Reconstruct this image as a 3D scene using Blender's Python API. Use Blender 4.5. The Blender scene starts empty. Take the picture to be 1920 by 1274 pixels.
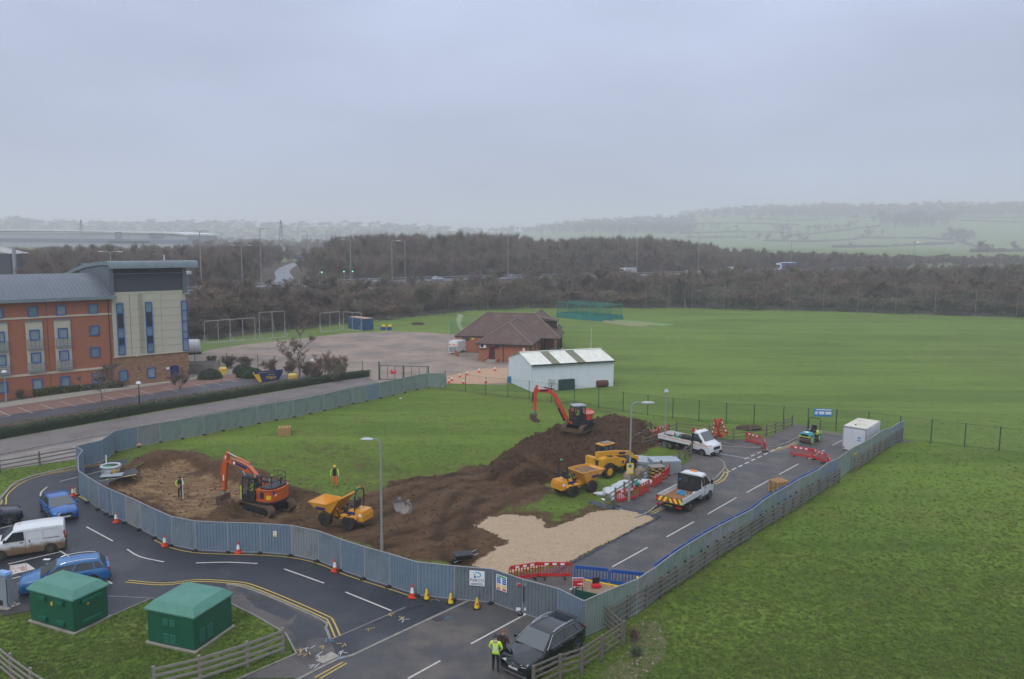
import bpy, bmesh, math, random
from math import sin, cos, pi, radians, atan2, hypot
from mathutils import Vector, Matrix, noise
from mathutils.geometry import tessellate_polygon
RND = random.Random(7)
SC = bpy.context.scene
COL = SC.collection

# ------------------------------------------------------------------ camera, sky, sun, exposure
CAM_H = 20.0; PITCH = radians(7.1); ROLL = 0.009; FPX = 1493.0
_F = Vector((0, cos(PITCH), -sin(PITCH))); _R = Vector((1, 0, 0)); _U = Vector((0, sin(PITCH), cos(PITCH)))
_R2 = _R*cos(ROLL)+_U*sin(ROLL); _U2 = _U*cos(ROLL)-_R*sin(ROLL)
cd = bpy.data.cameras.new('camera'); cam = bpy.data.objects.new('camera', cd); COL.objects.link(cam)
cd.sensor_width = 36; cd.lens = 36*FPX/1920; cd.clip_start = 0.3; cd.clip_end = 20000
m3 = Matrix((_R2, _U2, -_F)).transposed()
cam.matrix_world = Matrix.Translation((0, 0, CAM_H)) @ m3.to_4x4()
SC.camera = cam

SUN_EL, SUN_AZ = radians(48), radians(200)      # hidden sun behind the overcast
HAZE_DENSITY = 0.00053
w = bpy.data.worlds.new('World'); SC.world = w; w.use_nodes = True
nt = w.node_tree; nt.nodes.clear()
def N(nt, t, **k):
    n = nt.nodes.new(t)
    for a, b in k.items(): setattr(n, a, b)
    return n
sky = N(nt, 'ShaderNodeTexSky', sky_type='NISHITA', sun_disc=False, sun_elevation=SUN_EL, sun_rotation=SUN_AZ, dust_density=4, air_density=1)
bg1 = N(nt, 'ShaderNodeBackground'); bg1.inputs[1].default_value = 0.05
nt.links.new(sky.outputs[0], bg1.inputs[0])
tc = N(nt, 'ShaderNodeTexCoord'); sep = N(nt, 'ShaderNodeSeparateXYZ'); nt.links.new(tc.outputs['Generated'], sep.inputs[0])
rmp = N(nt, 'ShaderNodeValToRGB'); nt.links.new(sep.outputs['Z'], rmp.inputs[0])
cr = rmp.color_ramp
cr.elements[0].position = 0.0; cr.elements[0].color = (0.365, 0.425, 0.59, 1)
cr.elements[1].position = 1.0; cr.elements[1].color = (0.96, 1.05, 1.20, 1)
for p_, c_ in ((0.07, (0.38, 0.445, 0.63)), (0.18, (0.425, 0.485, 0.66)), (0.34, (0.52, 0.60, 0.81)), (0.6, (0.80, 0.86, 0.98))):
    e_ = cr.elements.new(p_); e_.color = (*c_, 1)
mp = N(nt, 'ShaderNodeMapping'); mp.inputs['Scale'].default_value = (1.4, 1.4, 5.0); nt.links.new(tc.outputs['Generated'], mp.inputs[0])
nz = N(nt, 'ShaderNodeTexNoise'); nz.inputs['Scale'].default_value = 1.6; nz.inputs['Detail'].default_value = 4; nz.inputs['Roughness'].default_value = 0.45
nt.links.new(mp.outputs[0], nz.inputs[0])
mr = N(nt, 'ShaderNodeMapRange'); mr.inputs[1].default_value = 0.3; mr.inputs[2].default_value = 0.7; mr.inputs[3].default_value = 0.80; mr.inputs[4].default_value = 1.12
nt.links.new(nz.outputs[0], mr.inputs[0])
vm = N(nt, 'ShaderNodeVectorMath', operation='SCALE'); nt.links.new(rmp.outputs[0], vm.inputs[0]); nt.links.new(mr.outputs[0], vm.inputs['Scale'])
bg2 = N(nt, 'ShaderNodeBackground'); bg2.inputs[1].default_value = 0.97; nt.links.new(vm.outputs[0], bg2.inputs[0])
mx = N(nt, 'ShaderNodeMixShader'); mx.inputs[0].default_value = 0.92
nt.links.new(bg1.outputs[0], mx.inputs[1]); nt.links.new(bg2.outputs[0], mx.inputs[2])
wo = N(nt, 'ShaderNodeOutputWorld'); nt.links.new(mx.outputs[0], wo.inputs[0])

sd = bpy.data.lights.new('sun', 'SUN'); sd.energy = 1.1; sd.angle = radians(35); sd.color = (1, 0.97, 0.93)
so = bpy.data.objects.new('sun', sd); COL.objects.link(so)
_sd = Vector((sin(SUN_AZ)*cos(SUN_EL), cos(SUN_AZ)*cos(SUN_EL), sin(SUN_EL)))
so.rotation_euler = (-_sd).to_track_quat('-Z', 'Y').to_euler(); so.location = (0, 0, 60)
SC.view_settings.view_transform = 'Standard'; SC.view_settings.look = 'None'; SC.view_settings.gamma = 1
SC.view_settings.use_curve_mapping = False; SC.view_settings.exposure = 0.34
SC.cycles.max_bounces = 6; SC.cycles.transparent_max_bounces = 24; SC.cycles.volume_bounces = 3

# ------------------------------------------------------------------ helpers
def g(px, py, z=0.0):
    """ground point (world x, y) seen at photo pixel px, py on height z"""
    d = _F+_R2*((px-960)/FPX)+_U2*((637-py)/FPX); t = (z-CAM_H)/d.z
    return Vector((d.x*t, d.y*t, z))
def atd(px, py, y):
    d = _F+_R2*((px-960)/FPX)+_U2*((637-py)/FPX); t = y/d.y
    return Vector((d.x*t, y, CAM_H+d.z*t))
MATS = {}
def mat(name, c, c2=None, scale=3.0, rough=0.75, bump=0.0, bscale=None, metal=0.0, detail=6, contrast=(0.35, 0.65), spec=0.3, c3=None, s3=0.3, k3=(0.5, 0.7), alpha=None, stretch=None, coat=0):
    if name in MATS: return MATS[name]
    m = bpy.data.materials.new(name); m.use_nodes = True; t = m.node_tree
    b = t.nodes['Principled BSDF']
    b.inputs['Base Color'].default_value = (*c, 1); b.inputs['Roughness'].default_value = rough
    b.inputs['Metallic'].default_value = metal; b.inputs['Specular IOR Level'].default_value = spec
    if coat: b.inputs['Coat Weight'].default_value = coat
    if alpha is not None: b.inputs['Alpha'].default_value = alpha
    tc = N(t, 'ShaderNodeTexCoord'); src = tc.outputs['Object']
    if stretch:
        mpn = N(t, 'ShaderNodeMapping'); mpn.inputs['Scale'].default_value = stretch; t.links.new(src, mpn.inputs[0]); src = mpn.outputs[0]
    if c2:
        n = N(t, 'ShaderNodeTexNoise'); n.inputs['Scale'].default_value = scale; n.inputs['Detail'].default_value = detail; n.inputs['Roughness'].default_value = 0.65
        t.links.new(src, n.inputs[0])
        r = N(t, 'ShaderNodeMapRange'); r.inputs[1].default_value, r.inputs[2].default_value = contrast; t.links.new(n.outputs[0], r.inputs[0])
        mx = N(t, 'ShaderNodeMix', data_type='RGBA'); mx.inputs['A'].default_value = (*c, 1); mx.inputs['B'].default_value = (*c2, 1)
        t.links.new(r.outputs[0], mx.inputs['Factor']); out = mx.outputs['Result']
        if c3:
            n3 = N(t, 'ShaderNodeTexNoise'); n3.inputs['Scale'].default_value = s3; n3.inputs['Detail'].default_value = 5; n3.inputs['Roughness'].default_value = 0.6
            t.links.new(src, n3.inputs[0])
            r3 = N(t, 'ShaderNodeMapRange'); r3.inputs[1].default_value, r3.inputs[2].default_value = k3; t.links.new(n3.outputs[0], r3.inputs[0])
            m3_ = N(t, 'ShaderNodeMix', data_type='RGBA'); t.links.new(out, m3_.inputs['A']); m3_.inputs['B'].default_value = (*c3, 1)
            t.links.new(r3.outputs[0], m3_.inputs['Factor']); out = m3_.outputs['Result']
        t.links.new(out, b.inputs['Base Color'])
    if bump:
        nb = N(t, 'ShaderNodeTexNoise'); nb.inputs['Scale'].default_value = bscale or scale*3; nb.inputs['Detail'].default_value = 6; nb.inputs['Roughness'].default_value = 0.7
        t.links.new(src, nb.inputs[0])
        bp = N(t, 'ShaderNodeBump'); bp.inputs['Strength'].default_value = 0.6; bp.inputs['Distance'].default_value = bump
        t.links.new(nb.outputs[0], bp.inputs['Height']); t.links.new(bp.outputs[0], b.inputs['Normal'])
    MATS[name] = m; m['b'] = 1
    return m
class MB:
    def __init__(s): s.v = []; s.f = []; s.mi = []; s.m = 0
    def face(s, pts):
        i = len(s.v); s.v += [tuple(p) for p in pts]; s.f.append(tuple(range(i, i+len(pts)))); s.mi.append(s.m)
    def add(s, vs, fs):
        i = len(s.v); s.v += [tuple(p) for p in vs]
        for f in fs: s.f.append(tuple(i+k for k in f)); s.mi.append(s.m)
    def box(s, c, d, rz=0, M=None, taper=(1, 1)):
        x, y, z = d[0]/2, d[1]/2, d[2]/2; vs = []
        for sz in (-1, 1):
            tx, ty = (taper if sz > 0 else (1, 1))
            for a, b in ((-1, -1), (1, -1), (1, 1), (-1, 1)): vs.append(Vector((a*x*tx, b*y*ty, sz*z)))
        R = Matrix.Rotation(rz, 3, 'Z') if M is None else M
        vs = [R @ v+Vector(c) for v in vs]
        s.add(vs, [(3, 2, 1, 0), (4, 5, 6, 7), (0, 1, 5, 4), (1, 2, 6, 5), (2, 3, 7, 6), (3, 0, 4, 7)]); return s
    def bar(s, p0, p1, w_, h_):
        p0, p1 = Vector(p0), Vector(p1); d = p1-p0; L = d.length
        if L < 1e-6: return s
        x = d/L; u = Vector((0, 0, 1)) if abs(x.z) < 0.95 else Vector((0, 1, 0))
        y = u.cross(x).normalized(); z = x.cross(y)
        s.box((p0+p1)/2, (L, w_, h_), M=Matrix((x, y, z)).transposed()); return s
    def cyl(s, p0, p1, r0, r1=None, n=10, caps=True):
        r1 = r0 if r1 is None else r1; p0, p1 = Vector(p0), Vector(p1); x = (p1-p0).normalized()
        u = Vector((0, 0, 1)) if abs(x.z) < 0.9 else Vector((1, 0, 0)); a = x.cross(u).normalized(); b = x.cross(a)
        vs = []
        for p, r in ((p0, r0), (p1, r1)):
            for k in range(n): t = 2*pi*k/n; vs.append(p+a*(r*cos(t))+b*(r*sin(t)))
        fs = [(k, (k+1) % n, n+(k+1) % n, n+k) for k in range(n)]
        if caps: fs += [tuple(range(n-1, -1, -1)), tuple(range(n, 2*n))]
        s.add(vs, fs); return s
    def tube(s, pts, r, n=6, r_end=None):
        pts = [Vector(p) for p in pts]; rings = []; last = None
        for i, p in enumerate(pts):
            d = (pts[min(i+1, len(pts)-1)]-pts[max(i-1, 0)]).normalized()
            u = Vector((0, 0, 1)) if abs(d.z) < 0.9 else Vector((1, 0, 0))
            a = d.cross(u).normalized()
            if last is not None and a.dot(last) < 0 : a = -a
            last = a; b = d.cross(a); q = r if r_end is None else r+(r_end-r)*i/(len(pts)-1)
            rings.append([p+a*(q*cos(2*pi*k/n))+b*(q*sin(2*pi*k/n)) for k in range(n)])
        s.loft(rings, caps=True); return s
    def loft(s, rings, caps=True, closed=True):
        n = len(rings[0]); vs = [p for r in rings for p in r]; fs = []
        for i in range(len(rings)-1):
            for k in range(n if closed else n-1): fs.append((i*n+k, i*n+(k+1) % n, (i+1)*n+(k+1) % n, (i+1)*n+k))
        if caps: fs += [tuple(range(n-1, -1, -1)), tuple(range((len(rings)-1)*n, len(rings)*n))]
        s.add(vs, fs); return s
    def prism(s, prof, y0, y1, inset=0):
        """side profile (x, z) extruded across y"""
        n = len(prof); vs = [(x, y0, z) for x, z in prof]+[(x, y1, z) for x, z in prof]
        s.add(vs, [tuple(range(n)), tuple(range(2*n-1, n-1, -1))]+[(k, n+k, n+(k+1) % n, (k+1) % n) for k in range(n)]); return s
    def slab(s, poly, z0, z1):
        """flat polygon (x, y) raised from z0 to z1"""
        n = len(poly); tr = tessellate_polygon([[Vector((p[0], p[1], 0)) for p in poly]])
        vs = [(p[0], p[1], z1) for p in poly]; fs = []
        for t in tr:
            a, b, c = [Vector(vs[i]) for i in t]
            fs.append(tuple(t) if (b-a).cross(c-a).z > 0 else tuple(reversed(t)))
        if z0 is not None and z0 < z1:
            vs += [(p[0], p[1], z0) for p in poly]; fs += [(k, (k+1) % n, n+(k+1) % n, n+k) for k in range(n)]
        s.add(vs, fs); return s
    def build(s, name, m, parent=None, smooth=False, bevel=0, loc=None, rz=None, kind=None, label=None, angle=40):
        me = bpy.data.meshes.new(name); me.from_pydata(s.v, [], s.f)
        ms = m if isinstance(m, (list, tuple)) else [m]
        for q in ms: me.materials.append(q)
        if len(ms) > 1: me.polygons.foreach_set('material_index', s.mi)
        bm = bmesh.new(); bm.from_mesh(me)
        if smooth or bevel: bmesh.ops.remove_doubles(bm, verts=bm.verts, dist=1e-4)
        if bevel:
            ed = [e for e in bm.edges if len(e.link_faces) == 2 and e.calc_face_angle(0) > 0.45]
            try: bmesh.ops.bevel(bm, geom=ed, offset=bevel, segments=2, affect='EDGES', clamp_overlap=True)
            except Exception: pass
        bmesh.ops.recalc_face_normals(bm, faces=bm.faces)
        bm.to_mesh(me); bm.free()
        if smooth or bevel:
            me.polygons.foreach_set('use_smooth', [True]*len(me.polygons))
            try: me.set_sharp_from_angle(angle=radians(angle))
            except Exception: pass
        o = bpy.data.objects.new(name, me); COL.objects.link(o)
        if parent is not None: o.parent = parent
        if loc is not None: o.location = loc
        if rz is not None: o.rotation_euler = (0, 0, rz)
        if kind: o['kind'] = kind
        if label: o['label'] = label
        return o
def tag(o, label, cat, group=None, kind=None):
    o['label'] = label; o['category'] = cat
    if group: o['group'] = group
    if kind: o['kind'] = kind
    return o
def thing(name, label, cat, loc=(0, 0, 0), rz=0, group=None):
    o = bpy.data.objects.new(name, None); COL.objects.link(o); o.empty_display_size = 0.2
    o.location = loc; o.rotation_euler = (0, 0, rz); return tag(o, label, cat, group)
KIDS = {}
def copy_tree(o, parent=None, skip=()):
    kids = [c for c in ALLC(o)]
    c = o.copy(); COL.objects.link(c)
    if parent is not None: c.parent = parent
    for k in kids: copy_tree(k, c)
    return c
def ALLC(o): return list(o.children)
UNIT = {}
def ubox(parent, name, m, c, d, rot=None, kind=None, label=None):
    """box part that shares one unit mesh per material"""
    key = m.name
    if key not in UNIT:
        UNIT[key] = MB().box((0, 0, 0), (1, 1, 1)).build('unit_box', m); me = UNIT[key].data; bpy.data.objects.remove(UNIT[key]); UNIT[key] = me
    o = bpy.data.objects.new(name, UNIT[key]); COL.objects.link(o)
    if parent is not None: o.parent = parent
    R = rot if rot is not None else Matrix.Identity(3)
    o.matrix_local = Matrix.Translation(c) @ R.to_4x4() @ Matrix.Diagonal((*d, 1))
    if label: o['label'] = label
    return o
def ubar(parent, name, m, p0, p1, w_, h_):
    p0, p1 = Vector(p0), Vector(p1); d = p1-p0; L = d.length; x = d/L
    u = Vector((0, 0, 1)) if abs(x.z) < 0.95 else Vector((0, 1, 0)); y = u.cross(x).normalized(); z = x.cross(y)
    return ubox(parent, name, m, (p0+p1)/2, (L, w_, h_), Matrix((x, y, z)).transposed())
def path_strip(pts, width, z, mb=None, off=0, zt=None):
    """flat strip along a ground path"""
    mb = mb or MB(); L = []; R_ = []; n = len(pts)
    for i in range(n):
        a, b = Vector(pts[max(i-1, 0)]), Vector(pts[min(i+1, n-1)]); d = Vector((b.x-a.x, b.y-a.y, 0)).normalized(); nn = Vector((-d.y, d.x, 0)); p = Vector((pts[i][0], pts[i][1], 0))
        L.append(p+nn*(off+width/2)); R_.append(p+nn*(off-width/2))
    for i in range(n-1):
        q = [R_[i], R_[i+1], L[i+1], L[i]]; mb.face([(v.x, v.y, z) for v in q])
        if zt is not None:
            for a, b in ((q[0], q[1]), (q[2], q[3])): mb.face([(a.x, a.y, zt), (b.x, b.y, zt), (b.x, b.y, z), (a.x, a.y, z)])
    if zt is not None:
        for i in (0, n-1): mb.face([(R_[i].x, R_[i].y, zt), (L[i].x, L[i].y, zt), (L[i].x, L[i].y, z), (R_[i].x, R_[i].y, z)])
    return mb
def smooth_path(pts, k=4):
    P = [Vector((p[0], p[1], 0)) for p in pts]; out = []
    for i in range(len(P)-1):
        p0, p1, p2, p3 = P[max(i-1, 0)], P[i], P[i+1], P[min(i+2, len(P)-1)]
        for j in range(k):
            t = j/k; out.append(0.5*((2*p1)+(p2-p0)*t+(2*p0-5*p1+4*p2-p3)*t*t+(3*p1-p0-3*p2+p3)*t*t*t))
    out.append(P[-1]); return out
def gs(l, z=0.0): return [g(a, b, z) for a, b in l]
def inpoly(x, y, poly):
    c = False; j = len(poly)-1
    for i in range(len(poly)):
        xi, yi = poly[i][0], poly[i][1]; xj, yj = poly[j][0], poly[j][1]
        if (yi > y) != (yj > y) and x < (xj-xi)*(y-yi)/(yj-yi)+xi: c = not c
        j = i
    return c
def pdist(x, y, poly, closed=True):
    best = 1e9; n = len(poly)
    for i in range(n if closed else n-1):
        ax, ay = poly[i][0], poly[i][1]; bx, by = poly[(i+1) % n][0], poly[(i+1) % n][1]
        dx, dy = bx-ax, by-ay; L = dx*dx+dy*dy; t = 0 if L == 0 else max(0, min(1, ((x-ax)*dx+(y-ay)*dy)/L))
        d = hypot(x-ax-t*dx, y-ay-t*dy)
        if d < best: best = d
    return best
def text(s_, size, m, parent, loc, R, name='lettering', ext=0.002, align='CENTER'):
    c = bpy.data.curves.new(name, 'FONT'); c.body = s_; c.size = size; c.align_x = align; c.align_y = 'CENTER'; c.extrude = ext; c.resolution_u = 2
    o = bpy.data.objects.new(name, c); COL.objects.link(o); dg = bpy.context.evaluated_depsgraph_get()
    me = bpy.data.meshes.new_from_object(o.evaluated_get(dg)); bpy.data.objects.remove(o); me.materials.clear(); me.materials.append(m)
    o = bpy.data.objects.new(name, me); COL.objects.link(o); o.parent = parent; o.matrix_local = Matrix.Translation(loc) @ R.to_4x4(); return o
def sm(a, b, x):
    t = max(0.0, min(1.0, (x-a)/(b-a))); return t*t*(3-2*t)
def clamp(x, a=0.0, b=1.0): return max(a, min(b, x))

# ------------------------------------------------------------------ materials
def grass_mat(name, a, b, c, dry, mud=None, big=0.06, stripes=0):
    m = mat(name, a, b, scale=0.9, rough=0.95, bump=0.05, bscale=9, contrast=(0.36, 0.64), spec=0.1, c3=c, s3=big, k3=(0.42, 0.62))
    t = m.node_tree; bs = t.nodes['Principled BSDF']; src = bs.inputs['Base Color'].links[0].from_socket
    tc = N(t, 'ShaderNodeTexCoord')
    def layer(src, scale, col, k, detail=4, st=None, vec=tc.outputs['Object']):
        if st:
            mp_ = N(t, 'ShaderNodeMapping'); mp_.inputs['Scale'].default_value = st; t.links.new(vec, mp_.inputs[0]); vec = mp_.outputs[0]
        n = N(t, 'ShaderNodeTexNoise'); n.inputs['Scale'].default_value = scale; n.inputs['Detail'].default_value = detail; n.inputs['Roughness'].default_value = 0.7
        t.links.new(vec, n.inputs[0]); r = N(t, 'ShaderNodeMapRange'); r.inputs[1].default_value, r.inputs[2].default_value = k[:2]; r.inputs[4].default_value = k[2]
        t.links.new(n.outputs[0], r.inputs[0]); x = N(t, 'ShaderNodeMix', data_type='RGBA'); t.links.new(src, x.inputs['A']); x.inputs['B'].default_value = (*col, 1); t.links.new(r.outputs[0], x.inputs['Factor'])
        return x.outputs['Result']
    src = layer(src, 1.0, tuple(v*1.25 for v in b), (0.46, 0.6, 0.55), 3, (0.014, 0.12, 1))
    src = layer(src, 0.22, dry, (0.50, 0.74, 0.65), 8)
    src = layer(src, 7.0, tuple(v*0.45 for v in a), (0.45, 0.7, 0.55), 5)
    src = layer(src, 0.6, tuple(v*0.6 for v in a), (0.5, 0.75, 0.6), 9)
    t.links.new(src, bs.inputs['Base Color']); return m
G_FIELD = grass_mat('grass', (0.094, 0.147, 0.022), (0.124, 0.182, 0.031), (0.079, 0.130, 0.023), (0.165, 0.158, 0.052))
G_FAR = grass_mat('far_grass', (0.125, 0.175, 0.050), (0.145, 0.195, 0.060), (0.10, 0.155, 0.045), (0.14, 0.17, 0.06), big=0.02)
ASPH_NEW = mat('new_asphalt', (0.022, 0.025, 0.034), (0.036, 0.039, 0.049), scale=0.5, rough=0.42, bump=0.006, bscale=40, c3=(0.060, 0.060, 0.066), s3=0.22, k3=(0.52, 0.72), detail=9)
ASPH_OLD = mat('old_asphalt', (0.060, 0.058, 0.063), (0.084, 0.079, 0.080), scale=0.7, rough=0.6, bump=0.006, bscale=40, c3=(0.120, 0.102, 0.088), s3=0.35, k3=(0.48, 0.70), detail=9)
ASPH_PATH = mat('path_asphalt', (0.085, 0.078, 0.078), (0.115, 0.103, 0.10), scale=0.8, rough=0.9, bump=0.006, bscale=35, c3=(0.055, 0.053, 0.058), s3=0.35, k3=(0.5, 0.66), detail=8)
ASPH_LANE = mat('lane_asphalt', (0.145, 0.125, 0.125), (0.18, 0.16, 0.155), scale=0.6, rough=0.9, bump=0.01, bscale=30, c3=(0.12, 0.098, 0.098), s3=0.2, detail=8)
KERB = mat('kerb_concrete', (0.25, 0.24, 0.22), (0.18, 0.17, 0.16), scale=2, rough=0.9)
WHITE_LINE = mat('white_line_paint', (0.48, 0.46, 0.43), (0.30, 0.28, 0.27), scale=5, rough=0.8, contrast=(0.5, 0.8))
YELLOW_LINE = mat('yellow_line_paint', (0.50, 0.36, 0.08), (0.33, 0.25, 0.09), scale=4, rough=0.8, contrast=(0.45, 0.8))
GRAVEL_YARD = mat('yard_gravel', (0.235, 0.180, 0.145), (0.30, 0.24, 0.20), scale=0.35, rough=0.95, bump=0.05, bscale=5, c3=(0.17, 0.14, 0.125), s3=0.12, k3=(0.45, 0.65), detail=9)
GRAVEL_ORANGE = mat('orange_gravel', (0.46, 0.30, 0.19), (0.36, 0.24, 0.16), scale=1.2, rough=0.95, bump=0.04, bscale=8)
BLOCK_PAVE = mat('red_block_paving', (0.22, 0.125, 0.10), (0.17, 0.10, 0.085), scale=1.5, rough=0.9, bump=0.01, bscale=12)
CONC = mat('concrete', (0.33, 0.30, 0.26), (0.26, 0.24, 0.21), scale=2, rough=0.9, bump=0.01)
TIMBER = mat('weathered_timber', (0.175, 0.155, 0.135), (0.115, 0.10, 0.088), scale=4, rough=0.9, bump=0.01, bscale=14, stretch=(1, 1, 1))
TIMBER_PALE = mat('pale_weathered_timber', (0.27, 0.245, 0.225), (0.19, 0.17, 0.155), scale=4, rough=0.9, bump=0.01, bscale=14)
PALLET_WOOD = mat('pallet_wood', (0.48, 0.30, 0.13), (0.34, 0.20, 0.09), scale=6, rough=0.85)
GALV = mat('galvanised_steel', (0.33, 0.36, 0.40), (0.25, 0.28, 0.32), scale=3, rough=0.45, metal=0.35)
RUBBER = mat('tyre_rubber', (0.018, 0.018, 0.020), (0.05, 0.04, 0.032), scale=5, rough=0.85)
MUDDY_TYRE = mat('muddy_tyre', (0.06, 0.042, 0.03), (0.02, 0.018, 0.016), scale=6, rough=0.95)
BLACK = mat('black_plastic', (0.016, 0.018, 0.021), (0.03, 0.032, 0.036), scale=4, rough=0.5)
DKSTEEL = mat('dark_steel', (0.03, 0.034, 0.042), rough=0.45, metal=0.3)
GLASS = mat('vehicle_glass', (0.018, 0.024, 0.028), rough=0.06, spec=0.8)
GLASS_L = mat('windscreen_glass', (0.07, 0.085, 0.09), rough=0.06, spec=0.9)
CHROME = mat('chrome', (0.6, 0.6, 0.62), rough=0.2, metal=0.9)
ALLOY = mat('alloy_rim', (0.22, 0.23, 0.25), rough=0.3, metal=0.7)
WHITE = mat('white_paint', (0.62, 0.64, 0.66), (0.56, 0.58, 0.60), scale=1.5, rough=0.35, spec=0.5)
RED_LENS = mat('red_lens', (0.35, 0.01, 0.012), rough=0.2)
AMBER = mat('amber_lens', (0.75, 0.22, 0.02), rough=0.25)
HEADL = mat('headlamp_lens', (0.55, 0.57, 0.60), rough=0.1, spec=0.8)
PLATE_W = mat('white_plate', (0.55, 0.55, 0.52), rough=0.4); PLATE_Y = mat('yellow_plate', (0.62, 0.45, 0.03), rough=0.4)
HOARD = [mat('hoarding_blue_grey', (0.15, 0.215, 0.285), (0.20, 0.265, 0.335), scale=1.1, rough=0.5, metal=0.25, stretch=(1, 1, 0.5), c3=(0.12, 0.15, 0.18), s3=1.3, k3=(0.55, 0.75)),
         mat('hoarding_steel', (0.185, 0.24, 0.285), (0.225, 0.28, 0.32), scale=1.6, rough=0.5, metal=0.25, stretch=(1, 1, 0.35), c3=(0.11, 0.15, 0.19), s3=1.0),
         mat('hoarding_green_grey', (0.175, 0.235, 0.22), (0.225, 0.28, 0.26), scale=1.6, rough=0.6, metal=0.15, stretch=(1, 1, 0.3), c3=(0.10, 0.15, 0.11), s3=1.1),
         mat('hoarding_dull', (0.215, 0.24, 0.26), (0.25, 0.27, 0.285), scale=1.4, rough=0.6, metal=0.15, stretch=(1, 1, 0.3), c3=(0.13, 0.14, 0.14), s3=1.2),
         mat('hoarding_gate_grey', (0.15, 0.18, 0.21), (0.185, 0.215, 0.24), scale=1.4, rough=0.5, metal=0.25, stretch=(1, 1, 0.3), c3=(0.10, 0.12, 0.13), s3=1.2)]
RAIL_EDGE = mat('hoarding_rail', (0.40, 0.42, 0.45), (0.30, 0.30, 0.31), scale=5, rough=0.45, metal=0.3)
RED_PLASTIC = mat('red_barrier_plastic', (0.52, 0.025, 0.022), (0.42, 0.03, 0.028), scale=3, rough=0.45)
BLUE_PLASTIC = mat('blue_barrier_plastic', (0.012, 0.075, 0.30), rough=0.45)
CONE_RED = mat('cone_orange_red', (0.62, 0.06, 0.025), rough=0.5); CONE_WHITE = mat('cone_white_sleeve', (0.7, 0.7, 0.7), rough=0.5)
YEL = mat('sign_yellow', (0.72, 0.48, 0.02), rough=0.5); SIGN_WHITE = mat('sign_white', (0.72, 0.73, 0.75), rough=0.5); SIGN_BLUE = mat('sign_blue', (0.02, 0.13, 0.42), rough=0.5); SIGN_RED = mat('sign_red', (0.55, 0.02, 0.03), rough=0.5); SIGN_GREEN = mat('sign_green', (0.02, 0.28, 0.10), rough=0.5)
SIGN_NAVY = mat('sign_navy', (0.02, 0.03, 0.12), rough=0.5); SIGN_CYAN = mat('sign_cyan', (0.03, 0.32, 0.62), rough=0.5)
POST_GREEN = mat('green_coated_steel', (0.012, 0.06, 0.05), rough=0.5)
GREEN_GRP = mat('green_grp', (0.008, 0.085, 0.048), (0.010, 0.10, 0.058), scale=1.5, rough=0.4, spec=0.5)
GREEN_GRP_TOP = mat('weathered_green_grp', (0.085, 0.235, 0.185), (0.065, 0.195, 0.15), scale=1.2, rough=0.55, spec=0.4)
LAMP_GREY = mat('lamp_column_grey', (0.27, 0.29, 0.27), (0.22, 0.24, 0.22), scale=2, rough=0.6)
BRICK = mat('red_brick', (0.33, 0.110, 0.057), (0.27, 0.092, 0.05), scale=1.0, rough=0.9, detail=10)
STONE = mat('brown_stone_brick', (0.26, 0.150, 0.085), (0.19, 0.11, 0.07), scale=2.2, rough=0.9, detail=8)
def brickify(m, c1, c2, mortar, bw=0.225, rh=0.075, k=0.5):
    t = m.node_tree; b = t.nodes['Principled BSDF']; src = b.inputs['Base Color'].links[0].from_socket
    tc = N(t, 'ShaderNodeTexCoord'); sp = N(t, 'ShaderNodeSeparateXYZ'); t.links.new(tc.outputs['Object'], sp.inputs[0])
    ad = N(t, 'ShaderNodeMath', operation='ADD'); t.links.new(sp.outputs[0], ad.inputs[0]); t.links.new(sp.outputs[1], ad.inputs[1])
    cb = N(t, 'ShaderNodeCombineXYZ'); t.links.new(ad.outputs[0], cb.inputs[0]); t.links.new(sp.outputs[2], cb.inputs[1])
    br = N(t, 'ShaderNodeTexBrick'); br.inputs['Scale'].default_value = 1; br.inputs['Brick Width'].default_value = bw; br.inputs['Row Height'].default_value = rh; br.inputs['Mortar Size'].default_value = 0.012
    br.inputs['Color1'].default_value = (*c1, 1); br.inputs['Color2'].default_value = (*c2, 1); br.inputs['Mortar'].default_value = (*mortar, 1)
    t.links.new(cb.outputs[0], br.inputs[0]); x = N(t, 'ShaderNodeMix', data_type='RGBA'); x.inputs['Factor'].default_value = k
    t.links.new(src, x.inputs['A']); t.links.new(br.outputs[0], x.inputs['B']); t.links.new(x.outputs['Result'], b.inputs['Base Color'])
brickify(BRICK, (0.35, 0.115, 0.055), (0.26, 0.082, 0.045), (0.31, 0.19, 0.14))
brickify(STONE, (0.34, 0.20, 0.10), (0.16, 0.085, 0.05), (0.24, 0.16, 0.11), 0.45, 0.15, 0.65)

# ------------------------------------------------------------------ site surface (grass, soil, dug pit, gravel, spoil heap)
def wpt(p): return (p.x, p.y)
RIGHT_TOP = [(1095, 1129), (1143, 1108), (1195, 1088), (1228, 1066), (1260, 1042), (1290, 1022), (1320, 1004), (1350, 987), (1382, 971), (1410, 957), (1431, 940), (1453, 926), (1477, 913), (1498, 900), (1519, 890), (1538, 880), (1552, 869), (1572, 861), (1586, 850), (1599, 841), (1617, 832), (1634.6, 822), (1655, 808), (1673, 802), (1685, 794), (1695, 790)]
RIGHT_RUN = [g(a, b, 1.95).xy for a, b in RIGHT_TOP]
NEAR_TOP = [(147, 884), (165, 896), (184.6, 908), (200, 916), (209, 920), (235, 931), (262, 943), (291, 957), (321, 970), (365, 978.6), (426, 981.5), (487, 983), (545.6, 987), (596, 997), (639, 1013), (683, 1027), (731, 1040.4), (783, 1056), (852, 1063), (924, 1069)]
NEAR_RUN = [g(a, b, 1.95).xy for a, b in NEAR_TOP]
GATE_TOP = [(924, 1069), (980, 1088), (1046, 1105.5), (1095, 1129)]
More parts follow.
